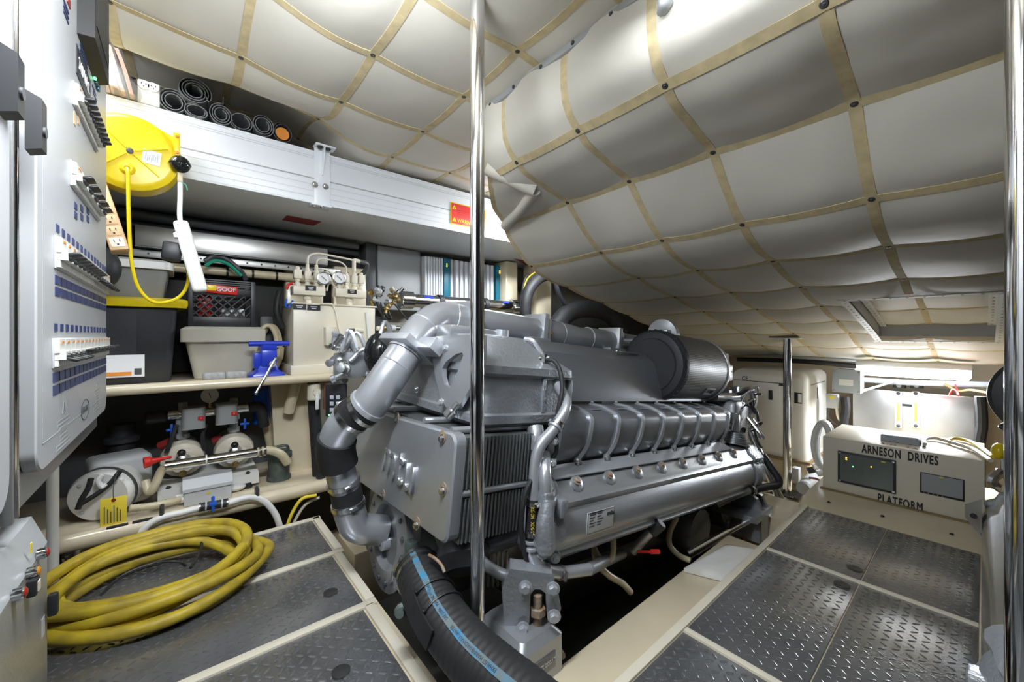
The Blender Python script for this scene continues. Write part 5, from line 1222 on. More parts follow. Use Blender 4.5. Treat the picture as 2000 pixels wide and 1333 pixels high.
# lamp housings over the other tubes and the added hanging fill lamp
for (lx, ly, lz_, sx_, sy_, lb) in ((.88, .30, 1.945, .09, .62, 'long ceiling lamp in front of the soffit above the walkway'), (.12, .72, 1.785, .62, .11, 'long hanging fill lamp added out of view to light the left ceiling'), (2.05, 2.06, 1.80, .75, .09, 'lit lamp beside the white beam behind the soffit')):
    t = thing('fluorescent_lamp', lb, 'lamp', (lx, ly, lz_), 'fluorescent lamps'); MB().b2((lx-sx_/2, ly-sy_/2, lz_+(.012 if abs(ly-.72) > .01 else .06)), (lx+sx_/2, ly+sy_/2, lz_+(.05 if abs(ly-.72) > .01 else .085)), .01).build('housing', 'white_plastic', t)
    b = MB(); b.b2((lx-sx_/2+.01, ly-sy_/2+.01, lz_+.001), (lx+sx_/2-.01, ly+sy_/2-.01, lz_+(.012 if abs(ly-.72) > .01 else .06)), .004); b.build('diffuser', 'diffuser_fill' if abs(ly-.72) < .01 else 'diffuser_dim', t)
    b = MB(); b.cyl((lx, ly, lz_+.05), (lx, ly, lz_+.05+(.06 if lz_ > 1.9 else .21)), .012, n=10); b.build('hanger', 'white_plastic', t)
# ================================================================ YELLOW CABLE REEL
rc = at(254, 296, Y=2.17)
rl = thing('cable_reel', 'yellow retractable cable reel hanging on the white beam', 'cable reel', (rc.x, 2.2, rc.z-.15))
b = MB(); b.lathe([(.02, 0), (.125, .0), (.140, .004), (.150, .014), (.152, .05), (.152, .095), (.14, .105)], V((rc.x, 2.165, rc.z)), (0, 1, 0), 44); rb_ = b.build('drum', 'yellow', rl)
for a in (.35, 2.35, -.75, 3.9):
    b = MB(); dx, dz = math.cos(a), math.sin(a); b.tube([V((rc.x+dx*.015, 2.164, rc.z+dz*.015)), V((rc.x+dx*.12, 2.164, rc.z+dz*.12))], .004, 6); b.build('drum_rib', 'yellow', rb_)
b = MB(); b.lathe([(.011, 0), (.011, .006), (.006, .008)], V((rc.x, 2.165, rc.z)), (0, -1, 0), 14); b.build('hub_bolt', 'darkgrey', rl)
lq = at(296, 308, Y=2.164); b = MB(); b.box(V((lq.x, 2.1635, lq.z)), (.055, .002, .055), 0, Matrix.Rotation(.12, 3, 'Y')); lq_ = b.build('paper_label', 'paper', rl)
for k in range(7): b = MB(); b.box(V((lq.x-.018+k*.006, 2.162, lq.z-.004*(k % 2))), (.0018, .0008, .034-.006*(k % 3)), 0, Matrix.Rotation(.12, 3, 'Y')); b.build('label_print', 'grey', lq_)
gq = at(249, 330, Y=2.164); b = MB(); b.lathe([(.024, 0), (.022, .006), (.014, .012), (.009, .012), (.008, .004)], V((gq.x, 2.165, gq.z)), (0, -1, 0), 18); b.build('cord_grommet', 'yellow', rl)
aq0, aq1 = at(290, 250, Y=2.20), at(345, 285, Y=2.20)
b = MB(); b.prism([V((rc.x+.05, 2.20, rc.z+.145)), V((aq1.x-.01, 2.20, aq1.z+.035)), V((aq1.x-.01, 2.20, aq1.z-.045)), V((rc.x+.10, 2.20, rc.z+.0))], (0, .04, 0)); b.build('arm', 'yellow', rl)
b = MB(); b.b2((aq1.x-.012, 2.17, aq1.z-.055), (aq1.x+.012, 2.27, aq1.z+.045), .004); mp = b.build('mounting_plate', 'yellow', rl)
for dz in (.028, -.04): bolt(mp, V((aq1.x+.002, 2.17, aq1.z+dz)), (0, -1, 0), .005, 'orange', 'screw')
b = MB(); b.b2((rc.x-.14, 2.13, rc.z-.0), (rc.x-.10, 2.17, rc.z+.05), .006); b.build('side_bracket', 'yellow', rl)
b = MB(); b.b2((rc.x-.06, 2.26, rc.z-.05), (rc.x+.06, 2.298, rc.z+.05), .004); b.build('back_mount', 'yellow', rl)
cord = [V((gq.x, 2.155, gq.z)), at(250, 345, Y=2.14), at(251, 400, Y=2.13), at(253, 460, Y=2.13), at(258, 520, Y=2.13), at(272, 565, Y=2.14), at(300, 590, Y=2.14), at(335, 588, Y=2.14), at(358, 572, Y=2.14), at(368, 545, Y=2.14), at(364, 520, Y=2.15)]
MB().tube(catmull(cord, 6), .0062, 10).build('cord', 'yellow', rl)
bs_ = at(352, 321, Y=2.15)
b = MB(); b.sph(bs_, .035, 18, 12); st = b.build('stop_ball', 'black_gloss', rl)
for ax in ('X', 'Z'): 
    ring = [bs_+Matrix.Rotation(2*PI*k/24, 3, ax) @ V((0, .0345, 0)) for k in range(24)]; MB().tube(ring, .003, 5, closed=True).build('ball_rib', 'black_gloss', st)
MB().tube(catmull([V((aq1.x, 2.2, aq1.z-.05)), at(349, 310, Y=2.16), bs_], 4), .006, 8).build('cord_end', 'yellow', rl)
cq = at(352, 348, Y=2.15); MB().box(cq, (.018, .018, .042), .004).build('connector', 'tube_clear', rl)
MB().tube(catmull([at(355, 357, Y=2.15), at(363, 362, Y=2.15), at(366, 372, Y=2.15)], 4), .003, 6).build('earth_wire', 'green', rl)
# white power strip hanging from the reel
t0, t1 = at(352, 432, Y=2.10), at(392, 570, Y=2.05)
ps_ = thing('power_strip', 'white power strip hanging from the cable reel by a white cord', 'power strip', ((t0.x+t1.x)/2, 2.08, t1.z))
ax = (t0-t1).normalized(); sd = V((1, 0, 0)); sd = (sd-ax*sd.dot(ax)).normalized(); nr = ax.cross(sd); Rm = Matrix((sd, nr, ax)).transposed(); cc = (t0+t1)/2; LL = (t0-t1).length
b = MB(); b.box(cc, (.050, .032, LL), .012, Rm, 3); b.build('casing', 'white_plastic', ps_)
for s_ in (-.36, .02, .36):
    MB().box(cc+ax*LL*s_*.9-nr*.0165*1, (.030, .0015, LL*.16), .0005, Rm).build('label_field', 'white', ps_)
for (u, w_) in ((.012, .44), (-.012, .44), (0, .08), (.012, -.42), (-.012, -.44), (.01, -.05)): bolt(ps_, cc+ax*LL*w_+sd*u-nr*.016, -nr, .0035, 'steel', 'screw')
MB().box(cc+ax*LL*.30-sd*.028, (.012, .018, .02), .002, Rm).build('switch', 'white', ps_)
MB().tube(catmull([at(352, 357, Y=2.15), at(352, 385, Y=2.14), at(351, 415, Y=2.11), t0], 5), .0085, 10).build('cord', 'white', ps_)
aq = at(336, 492, Y=2.12); b = MB(); b.box(aq, (.062, .055, .075), .010, Matrix.Rotation(.1, 3, 'Y')); b.build('adapter', 'black', label='black plug-in adapter on the white power strip', category='adapter')
# tan power strip behind the switchboard edge
t0, t1 = at(205, 405, Y=2.16), at(236, 493, Y=2.12); ax = (t0-t1).normalized(); sd = (V((1, 0, 0))-ax*ax.x).normalized(); nr = ax.cross(sd); Rm = Matrix((sd, nr, ax)).transposed(); cc = (t0+t1)/2; LL = (t0-t1).length*1.5; cc = t1+ax*LL/2
tp = thing('power_strip', 'tan multi-socket power strip hanging beside the switchboard', 'power strip', (cc.x, cc.y, t1.z))
MB().box(cc, (.055, .05, LL), .006, Rm).build('casing', 'tan', tp)
for k in range(4):
    q_ = cc-ax*(LL*.5-.03-k*.045)-nr*.0255; fc_ = MB().box(q_, (.040, .003, .036), .001, Rm).build('outlet', 'cream' if k == 0 else 'tan', tp)
    for du, dv, w_, h_ in ((-.008, .006, .003, .010), (.008, .006, .003, .010), (0, -.009, .006, .006)): MB().box(q_-nr*.002+sd*du+ax*dv, (w_, .002, h_), 0, Rm).build('outlet_slot', 'black', fc_)
# ================================================================ SHELVES ALONG THE HULL
FRAME[0] = Matrix.Identity(4)
US, LS, SY = .767, .160, 2.45
us = thing('upper_shelf', 'upper cream painted shelf with a rounded front rail along the hull', 'shelf', (.0, 2.8, US-.03))
MB().b2((-.9, SY, US-.022), (.70, 3.155, US), .004).build('shelf_board', 'beige', us)
MB().tube([V((-.9, SY, US-.012)), V((.675, SY, US-.012))], .024, 18).build('front_rail', 'beige', us)
ls = thing('lower_shelf', 'lower cream painted shelf carrying the pumps along the hull', 'shelf', (.0, 2.8, LS-.06))
MB().b2((-.9, SY, LS-.055), (1.25, 3.155, LS), .004).build('shelf_board', 'beige', ls)
MB().tube([V((-.9, SY+.012, LS-.034)), V((1.25, SY+.012, LS-.034))], .036, 20).build('front_rail', 'beige', ls)
for px, py in ((218, 1014), (268, 1010)): 
    p = at(px+10, py, Y=SY-.026); MB().box(V((p.x, SY+.0, LS-.004)), (.07, .02, .012), .004).build('rail_slot', 'black', ls)
# frame: knee plate and post between the shelves, dark recess below
kn = thing('shelf_knee', 'cream painted upright knee plate between the two shelves', 'support', (.52, 2.72, LS))
k0, k1 = at(528, 760, Y=2.72), at(596, 905, Y=2.72)
MB().prism([V((k0.x, 2.72, US-.03)), V((k1.x+.02, 2.72, US-.03)), V((k1.x+.05, 2.72, LS)), V((k0.x+.03, 2.72, LS))], (0, .08, 0)).build('knee_plate', 'beige', kn)
p0, p1 = at(578, 742, Y=2.60), at(563, 805, Y=2.66); MB().cyl(V((p0.x, p0.y, US-.045)), p1, .030, n=16).build('knee_brace', 'beige', kn)
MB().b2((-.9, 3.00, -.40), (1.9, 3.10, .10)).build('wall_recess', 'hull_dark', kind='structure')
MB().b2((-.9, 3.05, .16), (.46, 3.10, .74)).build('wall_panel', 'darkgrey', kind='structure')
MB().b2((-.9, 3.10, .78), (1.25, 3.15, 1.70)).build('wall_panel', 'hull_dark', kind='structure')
for k, (px, x_) in enumerate(((650, 0), (556, 0))):
    p = at(px, 600, Y=3.0); MB().b2((p.x, 2.98, .78), (p.x+.24, 3.06, 1.5), .02).build('wall_rib', 'beige', kind='structure')
# cable tray and pipes under the beam
tr = thing('cable_tray', 'brushed metal cable tray under the white beam above the shelf', 'cable tray', (.1, 2.85, 1.38))
a, q = at(263, 432, Y=2.86), at(640, 500, Y=2.86)
MB().b2((a.x, 2.86, 1.475), (q.x, 2.875, 1.585), .003).build('tray_side', 'steel_brushed', tr); MB().b2((a.x, 2.865, 1.47), (q.x, 3.05, 1.478)).build('tray_floor', 'dark_steel', tr)
MB().b2((a.x-.1, 2.92, 1.425), (q.x+.1, 2.93, 1.465), .002).build('perforated_rail', 'steel_brushed', tr)
for k in range(16): p = V((a.x+.05+k*.075, 2.919, 1.445)); inst('hole', 'rail_hole', lambda: MB().lathe([(1, 0), (1, .3), (1e-4, .3)], (0, 0, 0), (0, 0, 1), 8), 'black', place(p, (0, -1, 0), .006), tr)
for zz, r_, m_ in ((1.66, .028, 'darkgrey'), (1.605, .018, 'charcoal')):
    MB().cyl(V((-.8, 2.98, zz)), V((1.0, 2.98, zz)), r_, n=14).build('cable_run', m_, label='dark %s cable run high under the beam' % ('thick' if r_ > .02 else 'thin'), category='cable')
corrug_t = thing('conduit', 'brown ribbed conduit with black ties under the cable tray', 'conduit', (.1, 2.93, 1.36))
MB().tube([V((-.5, 2.955, 1.385)), V((.88, 2.955, 1.385))], .026, 14).build('conduit_tube', 'tube_clear', corrug_t)
for k in range(7): MB().lathe([(.026, -.006), (.029, -.006), (.029, .006), (.026, .006)], V((-.05+k*.13, 2.955, 1.385)), (1, 0, 0), 14).build('tie', 'black', corrug_t)
# ---- black storage bin with yellow lid
def tub(x0, x1, y0, y1, z0_, z1_, tap, r=.03, lip=.0):
    return [rr(x0+tap, x1-tap, y0+tap, y1-tap, z0_, r), rr(x0+tap*.9, x1-tap*.9, y0+tap*.9, y1-tap*.9, z0_+.004, r), rr(x0, x1, y0, y1, z1_, r)]
bx1 = at(342, 660, Y=2.6).x
bn = thing('storage_bin', 'black storage bin with yellow lid on the upper shelf', 'bin', (bx1-.26, 2.78, US))
MB().loft(tub(bx1-.55, bx1+.01, 2.58, 2.98, US+.001, 1.155, .03)).build('tub', 'charcoal', bn)
for dx in (.14, .30): MB().prism([V((bx1-dx, 2.595, US+.03)), V((bx1-dx, 2.575, 1.12)), V((bx1-dx-.10, 2.575, 1.12)), V((bx1-dx-.10, 2.595, US+.03))], (0, .02, 0)).build('tub_panel', 'charcoal', bn)
MB().loft([rr(bx1-.57, bx1+.045, 2.555, 3.0, 1.135, .03), rr(bx1-.575, bx1+.05, 2.55, 3.005, 1.15, .03), rr(bx1-.575, bx1+.05, 2.55, 3.005, 1.172, .03), rr(bx1-.56, bx1+.035, 2.565, 2.99, 1.18, .03)]).build('lid', 'yellow', bn)
a = at(240, 711, Y=2.594); lb0 = MB(); lb0.b2((a.x-.09, 2.585, US+.035), (a.x+.075, 2.592, US+.14)); lbo = lb0.build('bin_label', 'paper', bn)
MB().b2((a.x-.06, 2.583, US+.043), (a.x+.03, 2.5855, US+.060)).build('label_stripe', 'orange', lbo); MB().b2((a.x+.04, 2.583, US+.045), (a.x+.065, 2.5855, US+.075)).build('label_code', 'darkgrey', lbo)
# clear box on top
cb_ = thing('clear_box', 'translucent lidded box with blue contents on top of the yellow lid', 'box', (bx1-.25, 2.76, 1.182))
x1_ = at(328, 540, Y=2.62).x
MB().loft(tub(x1_-.42, x1_, 2.62, 2.92, 1.183, 1.33, .02)).build('tub', 'tote_grey', cb_)
MB().loft([rr(x1_-.44, x1_+.02, 2.60, 2.94, 1.325, .04), rr(x1_-.44, x1_+.02, 2.60, 2.94, 1.36, .04), rr(x1_-.42, x1_, 2.62, 2.92, 1.372, .04)]).build('lid', 'white_plastic', cb_)
MB().b2((x1_-.36, 2.66, 1.19), (x1_-.06, 2.86, 1.26), .02).build('contents', 'navy', cb_)
# black bag beside the box
q = at(212, 525, Y=2.5); MB().sph(V((q.x-.03, 2.48, q.z)), .075, 14, 10, (1, .7, 1.3)).build('black_pouch', 'charcoal', label='black pouch hanging beside the tan power strip', category='pouch')
# beige tote
tx0, tx1 = at(352, 650, Y=2.6).x, at(515, 650, Y=2.6).x
tt = thing('clear_tote', 'frosted plastic tote with lid next to the black bin', 'tote', ((tx0+tx1)/2, 2.77, US))
MB().loft(tub(tx0+.015, tx1-.01, 2.60, 2.95, US+.001, .985, .045)).build('tub', 'tote_clear', tt)
MB().loft([rr(tx0, tx1+.01, 2.58, 2.97, .965, .03), rr(tx0, tx1+.01, 2.575, 2.97, 1.03, .03), rr(tx0+.02, tx1-.01, 2.60, 2.95, 1.045, .03), rr(tx0+.05, tx1-.04, 2.63, 2.92, 1.045, .03), rr(tx0+.055, tx1-.045, 2.635, 2.915, 1.035, .03)]).build('lid', 'tote_clear', tt)
MB().b2((tx0+.12, 2.66, US+.04), (tx1-.12, 2.86, US+.15), .02).build('contents', 'tan', tt)
# milk crate
cx0, cx1 = at(372, 600, Y=2.66).x, at(493, 600, Y=2.66).x; cz0, cz1 = 1.048, 1.30; cy0, cy1 = 2.645, 2.93
cr = thing('milk_crate', 'black lattice crate on top of the frosted tote', 'crate', ((cx0+cx1)/2, 2.79, cz0))
for (x, y) in ((cx0, cy0), (cx1, cy0), (cx0, cy1), (cx1, cy1)): MB().b2((x-.012, y-.012, cz0), (x+.012, y+.012, cz1), .004).build('corner_post', 'black', cr)
for zz, h_ in ((cz0, .05), (cz1-.085, .04)):
    for y in (cy0, cy1): MB().b2((cx0, y-.006, zz), (cx1, y+.006, zz+h_), .002).build('band', 'black', cr)
    for x in (cx0, cx1): MB().b2((x-.006, cy0, zz), (x+.006, cy1, zz+h_), .002).build('band', 'black', cr)
for k in range(4): MB().b2((cx0, cy0-.008, cz1-.04+k*.011), (cx1, cy0+.006, cz1-.034+k*.011)).build('rim_rib', 'black', cr)
for (y) in (cy0,):
    n_ = 7
    for k in range(-2, n_):
        for s_ in (1, -1):
            xa = cx0+(cx1-cx0)*k/n_; xb = xa+s_*.115; za, zb2 = cz0+.05, cz1-.085
            pts = [(xa, za), (xb, zb2)]
            def clip(p, q):
                out = []
                for (u, w_) in ((p, q), (q, p)):
                    x, z = u
                    if x < cx0: t = (cx0-x)/(w_[0]-x) if w_[0] != x else 2; x, z = cx0, z+(w_[1]-z)*t
                    if x > cx1: t = (cx1-x)/(w_[0]-x) if w_[0] != x else 2; x, z = cx1, z+(w_[1]-z)*t
                    out.append((x, z))
                return out
            if max(xa, xb) < cx0+.005 or min(xa, xb) > cx1-.005: continue
            (xa, za), (xb, zb2) = clip(*pts)
            MB().tube([V((xa, y, za)), V((xb, y, zb2))], .0045, 6).build('lattice_bar', 'black', cr)
MB().b2((cx0, cy0, cz0), (cx1, cy1, cz0+.008)).build('crate_floor', 'black', cr)
gd_ = [('red', .03, .10, .12, 'red packet lying in the black crate'), ('white', .13, .18, .05, 'white packet lying in the black crate')]
for (m_, x, w_, h_, lb) in gd_:
    MB().b2((cx0+x, cy0+.03, cz0+.05), (cx0+x+w_*.6, cy0+.14, cz0+.05+h_), .008).build('packet', m_, label=lb, category='packet')
pk = thing('printed_packet', 'bright printed packet lettered GOOF on the crate rim', 'packet', (cx0+.16, cy0+.08, cz1-.09)); MB().box(V((cx0+.13, cy0-.012, cz1-.055)), (.14, .01, .045), .003, Matrix.Rotation(.05, 3, 'Y')).build('packet_body', 'red', pk)
MB().box(V((cx0+.08, cy0-.018, cz1-.048)), (.05, .004, .03), .001).build('packet_flash', 'yellow', pk); text('GOOF', .030, V((cx0+.15, cy0-.0195, cz1-.055)), (1, 0, .03), (0, 0, 1), 'paper', pk, bold=.0005)
hs_ = [at(400, 510, Y=2.9), at(420, 500, Y=2.9), at(445, 508, Y=2.9), at(470, 530, Y=2.9), at(480, 545, Y=2.85)]
MB().tube(catmull(hs_, 6), .014, 10).build('hose', 'darkgrey', label='dark grey hose curving over the crate', category='hose')
MB().tube(catmull([p+V((0, -.05, -.035)) for p in hs_[:4]], 6), .010, 8).build('hose', 'green', label='green hose curving over the crate', category='hose')
# grey sanding blocks
for px, lb in ((418, 'speckled grey bar left of the other on the upper shelf'), (461, 'speckled grey bar nearest the blue vise')):
    p = at(px, 723, Y=2.52); MB().box(V((p.x, 2.52, US+.0235)), (.095, .06, .042), .014, None, 3).build('grey_bar', 'stone_grey', label=lb, category='bar', group='speckled grey bars on the shelf')
# blue bench vise
vx = at(521, 700, Y=2.52).x; vz = US+.002
vx -= .0; vs = thing('bench_vise', 'blue bench vise with steel handle on the upper shelf', 'vise', (vx, 2.53, vz))
MB().loft([rr(vx-.085, vx+.085, 2.475, 2.60, z, .02) for z in (vz, vz+.018)]+[rr(vx-.05, vx+.055, 2.49, 2.59, vz+.04, .02), rr(vx-.045, vx+.05, 2.50, 2.58, vz+.065, .015)]).build('base', 'blue', vs)
MB().b2((vx-.030, 2.49, vz+.06), (vx+.045, 2.58, vz+.150), .008).build('body', 'blue', vs)
MB().b2((vx-.030, 2.488, vz+.145), (vx+.045, 2.56, vz+.20), .012).build('upper_body', 'blue', vs)
MB().cyl(V((vx-.085, 2.50, vz+.185)), V((vx+.105, 2.50, vz+.185)), .014, n=14).build('jaw', 'blue', vs)
MB().b2((vx-.062, 2.50, vz+.05), (vx-.028, 2.57, vz+.135), .006).build('rear_jaw', 'blue', vs)
hc = V((vx+.015, 2.455, vz+.075)); MB().cyl(hc, hc+V((0, .05, 0)), .016, n=14).build('lead_screw', 'steel', vs); MB().lathe([(.018, 0), (.020, .01), (.016, .022)], hc, (0, -1, .1), 12).build('screw_boss', 'steel', vs)
h0, h1 = hc+V((.012, -.02, .03)), at(500, 768, Y=2.405); MB().cyl(h0, h1, .0065, n=10).sph(h1, .009, 10, 8).sph(h0, .009, 10, 8).build('handle', 'steel', vs)
for dx in (-.065, .065): bolt(vs, V((vx+dx, 2.49, vz+.018)), (0, 0, 1), .009, 'steel')
# ---- hydraulic tank with valve manifolds
hx0, hx1 = at(572, 660, Y=2.58).x, at(733, 660, Y=2.58).x; hy0, hy1 = 2.58, 2.92; hz0, hz1 = US+.01, 1.185
ht_ = thing('hydraulic_tank', 'cream hydraulic tank with two valve manifolds and gauges', 'tank', ((hx0+hx1)/2, 2.75, US))
MB().b2((hx0, hy0, hz0), (hx1, hy1, hz1), .008).build('tank_body', 'cream', ht_)
MB().b2((hx0-.015, hy0-.02, US+.001), (hx1+.02, hy1, hz0+.045), .005).build('foot', 'cream', ht_)
MB().b2((hx0-.008, hy0-.006, hz1-.004), (hx1+.008, hy1+.004, hz1+.006), .002).build('cover_plate', 'cream', ht_)
def lbl(px, py, w_, h_, y): 
    p = at(px, py, Y=y); o = MB().box(p, (w_, .002, h_), 0).build('label', 'black', ht_)
    MB().box(p+V((0, -.0015, .004)), (w_*.5, .001, h_*.16)).build('label_print', 'lightgrey', o); MB().box(p+V((0, -.0015, -.006)), (w_*.35, .001, h_*.16)).build('label_print', 'lightgrey', o)
lbl(585, 599, .072, .032, hy0-.007); lbl(613, 601, .072, .032, hy0-.007)
# manifolds
def manif(px0, px1, pyc, y, tag):
    a, q = at(px0, pyc, Y=y), at(px1, pyc, Y=y); zc = a.z
    mo_ = MB().b2((a.x, y, zc-.026), (q.x, y+.09, zc+.026), .004).build('manifold', 'cream', ht_)
    MB().lathe([(.020, 0), (.020, .03), (.026, .032), (.026, .05), (.020, .052), (.020, zc-.026-hz1)], V(((a.x+q.x)/2, y+.05, hz1)), (0, 0, 1), 12).build('riser', 'cream', mo_)
    return a.x, q.x, zc, mo_
m1x0, m1x1, m1z, m1 = manif(573, 636, 566, 2.60, 'a'); m2x0, m2x1, m2z, m2 = manif(656, 716, 571, 2.60, 'b')
lbl(607, 563, .06, .03, 2.598); lbl(688, 570, .055, .026, 2.598)
def valve(par, x, z, h_, blk, w_=.036):
    b = MB(); b.lathe([(.013, 0), (.018, .004), (.018, .02), (.013, .022), (.013, .03), (.016, .032), (.016, .045)], V((x, 2.645, z)), (0, 0, 1), 10); vst = b.build('valve_stem', 'cream', par)
    MB().box(V((x, 2.645, z+.045+blk/2)), (w_, .04, blk), .003).build('valve_block', 'cream', par)
    b = MB(); b.lathe([(.014, 0), (.014, .014), (.010, .016), (.010, h_)], V((x, 2.645, z+.045+blk)), (0, 0, 1), 10); b.build('valve_cap', 'cream', par)
X1 = [m1x0+.03, m1x0+.085, m1x0+.135]
valve(m1, X1[0], m1z+.026, .02, .055, .042); valve(m1, X1[1], m1z+.026, .045, .05); valve(m1, X1[2], m1z+.026, .05, .045, .028)
X2 = [m2x0+.075, m2x0+.125, m2x0+.17]
valve(m2, X2[0], m2z+.026, .02, .045, .03); valve(m2, X2[1], m2z+.026, .03, .05); valve(m2, X2[2], m2z+.026, .018, .055, .034)
zt1, zt2 = m1z+.165, m2z+.16
for pts, r_ in (([(X1[1], zt1), (X1[1], zt1+.05), (X1[1]+.05, zt1+.075), (X2[1]-.03, zt1+.06), (X2[1], zt1+.055)], .0065), ([(X1[2], zt1), (X1[2], zt1+.03), (X1[2]+.03, zt1+.045), (X2[0]-.03, zt1+.035), (X2[0], zt1+.01), (X2[0], zt2-.03)], .0055), ([(X1[2]+.005, zt1-.02), (X1[2]+.06, zt1-.02), (X1[2]+.10, zt1-.05), (X1[2]+.105, m1z-.02), (X1[2]+.105, hz1)], .006), ([(X1[2]+.06, m1z+.01), (X1[2]+.065, m1z+.05), (X1[2]+.085, m1z+.07), (X1[2]+.105, m1z+.04), (X1[2]+.112, hz1)], .006)):
    MB().tube(fillet([V((x, 2.64, z)) for (x, z) in pts], .03), r_, 10).build('copper_line', 'cream', ht_)
MB().tube(fillet([V((X2[1], 2.645, zt2-.01)), V((X2[1], 2.645, zt1+.06)), V((X2[1]+.04, 2.65, zt1+.055))], .01), .013, 10).build('tee', 'cream', ht_)
MB().tube(catmull([V((X2[1]+.04, 2.65, zt1+.055)), V((X2[1]+.09, 2.66, zt1+.045)), V((X2[1]+.09, 2.70, zt1+.0)), V((X2[1]+.05, 2.80, zt1-.05))], 5), .016, 10).build('black_elbow', 'darkgrey', ht_)
for (px, py, m_) in ((633, 544, 'gauge_face'), (663, 543, 'gauge_face')):
    p = at(px, py, Y=2.60); b = MB(); b.lathe([(.038, .02), (.040, .004), (.040, 0), (.034, -.002), (.034, .003)], p, (0, 1, 0), 26); g_ = b.build('gauge', 'steel', ht_)
    b = MB(); b.lathe([(.034, 0), (.034, .002), (1e-3, .002)], p+V((0, .003, 0)), (0, -1, 0), 24); b.build('gauge_dial', m_, g_)
    MB().box(p+V((.0, -.001, .0)), (.040, .001, .003), 0, Matrix.Rotation(.75, 3, 'Y')).build('gauge_needle', 'black', g_)
    MB().cyl(p+V((.0, .012, -.036)), V((p.x, p.y+.02, m1z+.02)), .010, n=10).build('gauge_stem', 'cream', g_)
# block and linkage on the front of the tank
p = at(656, 657, Y=hy0-.05); MB().box(p+V((0, .025, -.0)), (.115, .05, .11), .003).build('pump_block', 'cream', ht_)
MB().tube(fillet([at(625, 594, Y=hy0-.01), at(650, 594, Y=hy0-.02), at(656, 610, Y=hy0-.03), at(661, 640, Y=hy0-.055), at(665, 655, Y=hy0-.055)], .02), .006, 8).build('copper_line', 'cream', ht_)
for q in ((657, 660), (667, 660), (663, 667)): bolt(ht_, at(q[0], q[1], Y=hy0-.051), (0, -1, 0), .007, 'cream')
MB().cyl(at(681, 645, Y=hy0-.02), at(695, 645, Y=hy0-.02), .010, n=10).build('plunger', 'steel', ht_); MB().cyl(at(692, 646, Y=hy0-.02), at(709, 647, Y=hy0-.02), .014, n=10).build('plunger_end', 'cream', ht_)
MB().strip([at(716, 610, Y=hy0-.002), at(722, 675, Y=hy0-.002)], V((1, 0, 0)), .012, V((0, -.002, 0))).build('sight_strip', 'white', ht_)
for k in range(5):
    p = at(736+k*9, 642, Y=2.66); MB().cyl(p, p+V((.03, .0, 0)), (.016, .022, .018, .024, .016)[k], n=12).build('outlet_fitting', ('cream', 'brass', 'steel', 'lightgrey', 'steel')[k], ht_)
MB().tube(catmull([at(546, 570, Y=2.72), at(541, 590, Y=2.7), at(541, 615, Y=2.7), at(552, 640, Y=2.72)], 5), .016, 10).build('feed_hose', 'rubber', ht_)
MB().tube(catmull([at(560, 585, Y=2.62), at(558, 598, Y=2.6), at(564, 600, Y=2.58), at(572, 588, Y=2.6)], 5), .006, 8).build('blue_tube', 'blue_valve', ht_)
MB().tube(catmull([at(560, 565, Y=2.62), at(564, 556, Y=2.62), at(572, 554, Y=2.62)], 4), .008, 8).build('red_cap', 'red', ht_)
# clear tubing coil left of the tank
cq = at(522, 660, Y=2.70); pts = []
for k in range(40):
    a = 2*PI*k/13; pts.append(V((cq.x+.05*math.cos(a)+.012*k/13, 2.70+.02*k/13, US+.16+.13*math.sin(a))))
MB().tube(catmull(pts, 3), .013, 10).build('tubing_coil', 'tube_clear', label='coil of yellowed clear tubing between vise and hydraulic tank', category='tubing')
q = at(528, 650, Y=2.82); MB().b2((q.x-.06, 2.80, US), (q.x+.02, 2.86, 1.12), .02).build('grey_bottle', 'darkgrey', label='dark grey bottle behind the tubing coil', category='bottle')
# ================================================================ HULL WALL EQUIPMENT
gx0, gx1 = at(738, 540, Y=3.0).x, at(828, 540, Y=3.0).x
t = thing('electrical_panel', 'plain grey electrical panel on the hull behind the hydraulic tank', 'panel', ((gx0+gx1)/2, 3.03, 1.2)); MB().b2((gx0, 3.0, 1.20), (gx1-.03, 3.095, 1.695), .006).build('panel_body', 'grey', t)
p = at(826, 548, Y=2.999); MB().box(p, (.016, .002, .02)).build('sticker', 'tag_yellow', t); MB().b2((gx0-.10, 2.98, 1.15), (gx0-.02, 3.1, 1.70), .01).build('panel_post', 'darkgrey', t)
for k, (pa, pb, pc, pd_, lb) in enumerate(((829, 866, 866, 885, 'white finned drive unit with teal edge left of the front post'), (888, 965, 968, 987, 'white finned drive unit with teal edge behind the front post'))):
    xa, xb, xc, xd = [at(v, 550, Y=2.96).x for v in (pa, pb, pc, pd_)]
    t = thing('drive_unit', lb, 'drive unit', ((xa+xd)/2, 2.96, 1.26), 'finned drive units on the hull')
    MB().b2((xa, 3.0, 1.26), (xb, 3.08, 1.66), .004).build('drive_body', 'lightgrey', t)
    n_ = 9 if k else 7
    for j in range(n_): x = xa+(xb-xa)*(j+.5)/n_; MB().b2((x-(xb-xa)/n_*.32, 2.955, 1.265), (x+(xb-xa)/n_*.32, 3.0, 1.655), .003).build('fin', 'white_beam', t)
    MB().b2((xc, 2.95, 1.265), (xd-.03, 3.06, 1.66), .003).build('teal_edge', 'teal', t); MB().b2((xd-.028, 2.96, 1.20), (xd, 3.06, 1.66), .002).build('side_plate', 'lightgrey', t)
    p = V(((xc+xd)/2-.02, 2.949, 1.60)); MB().box(p, (.006, .002, .03)).build('indicator', 'amber_led', t)
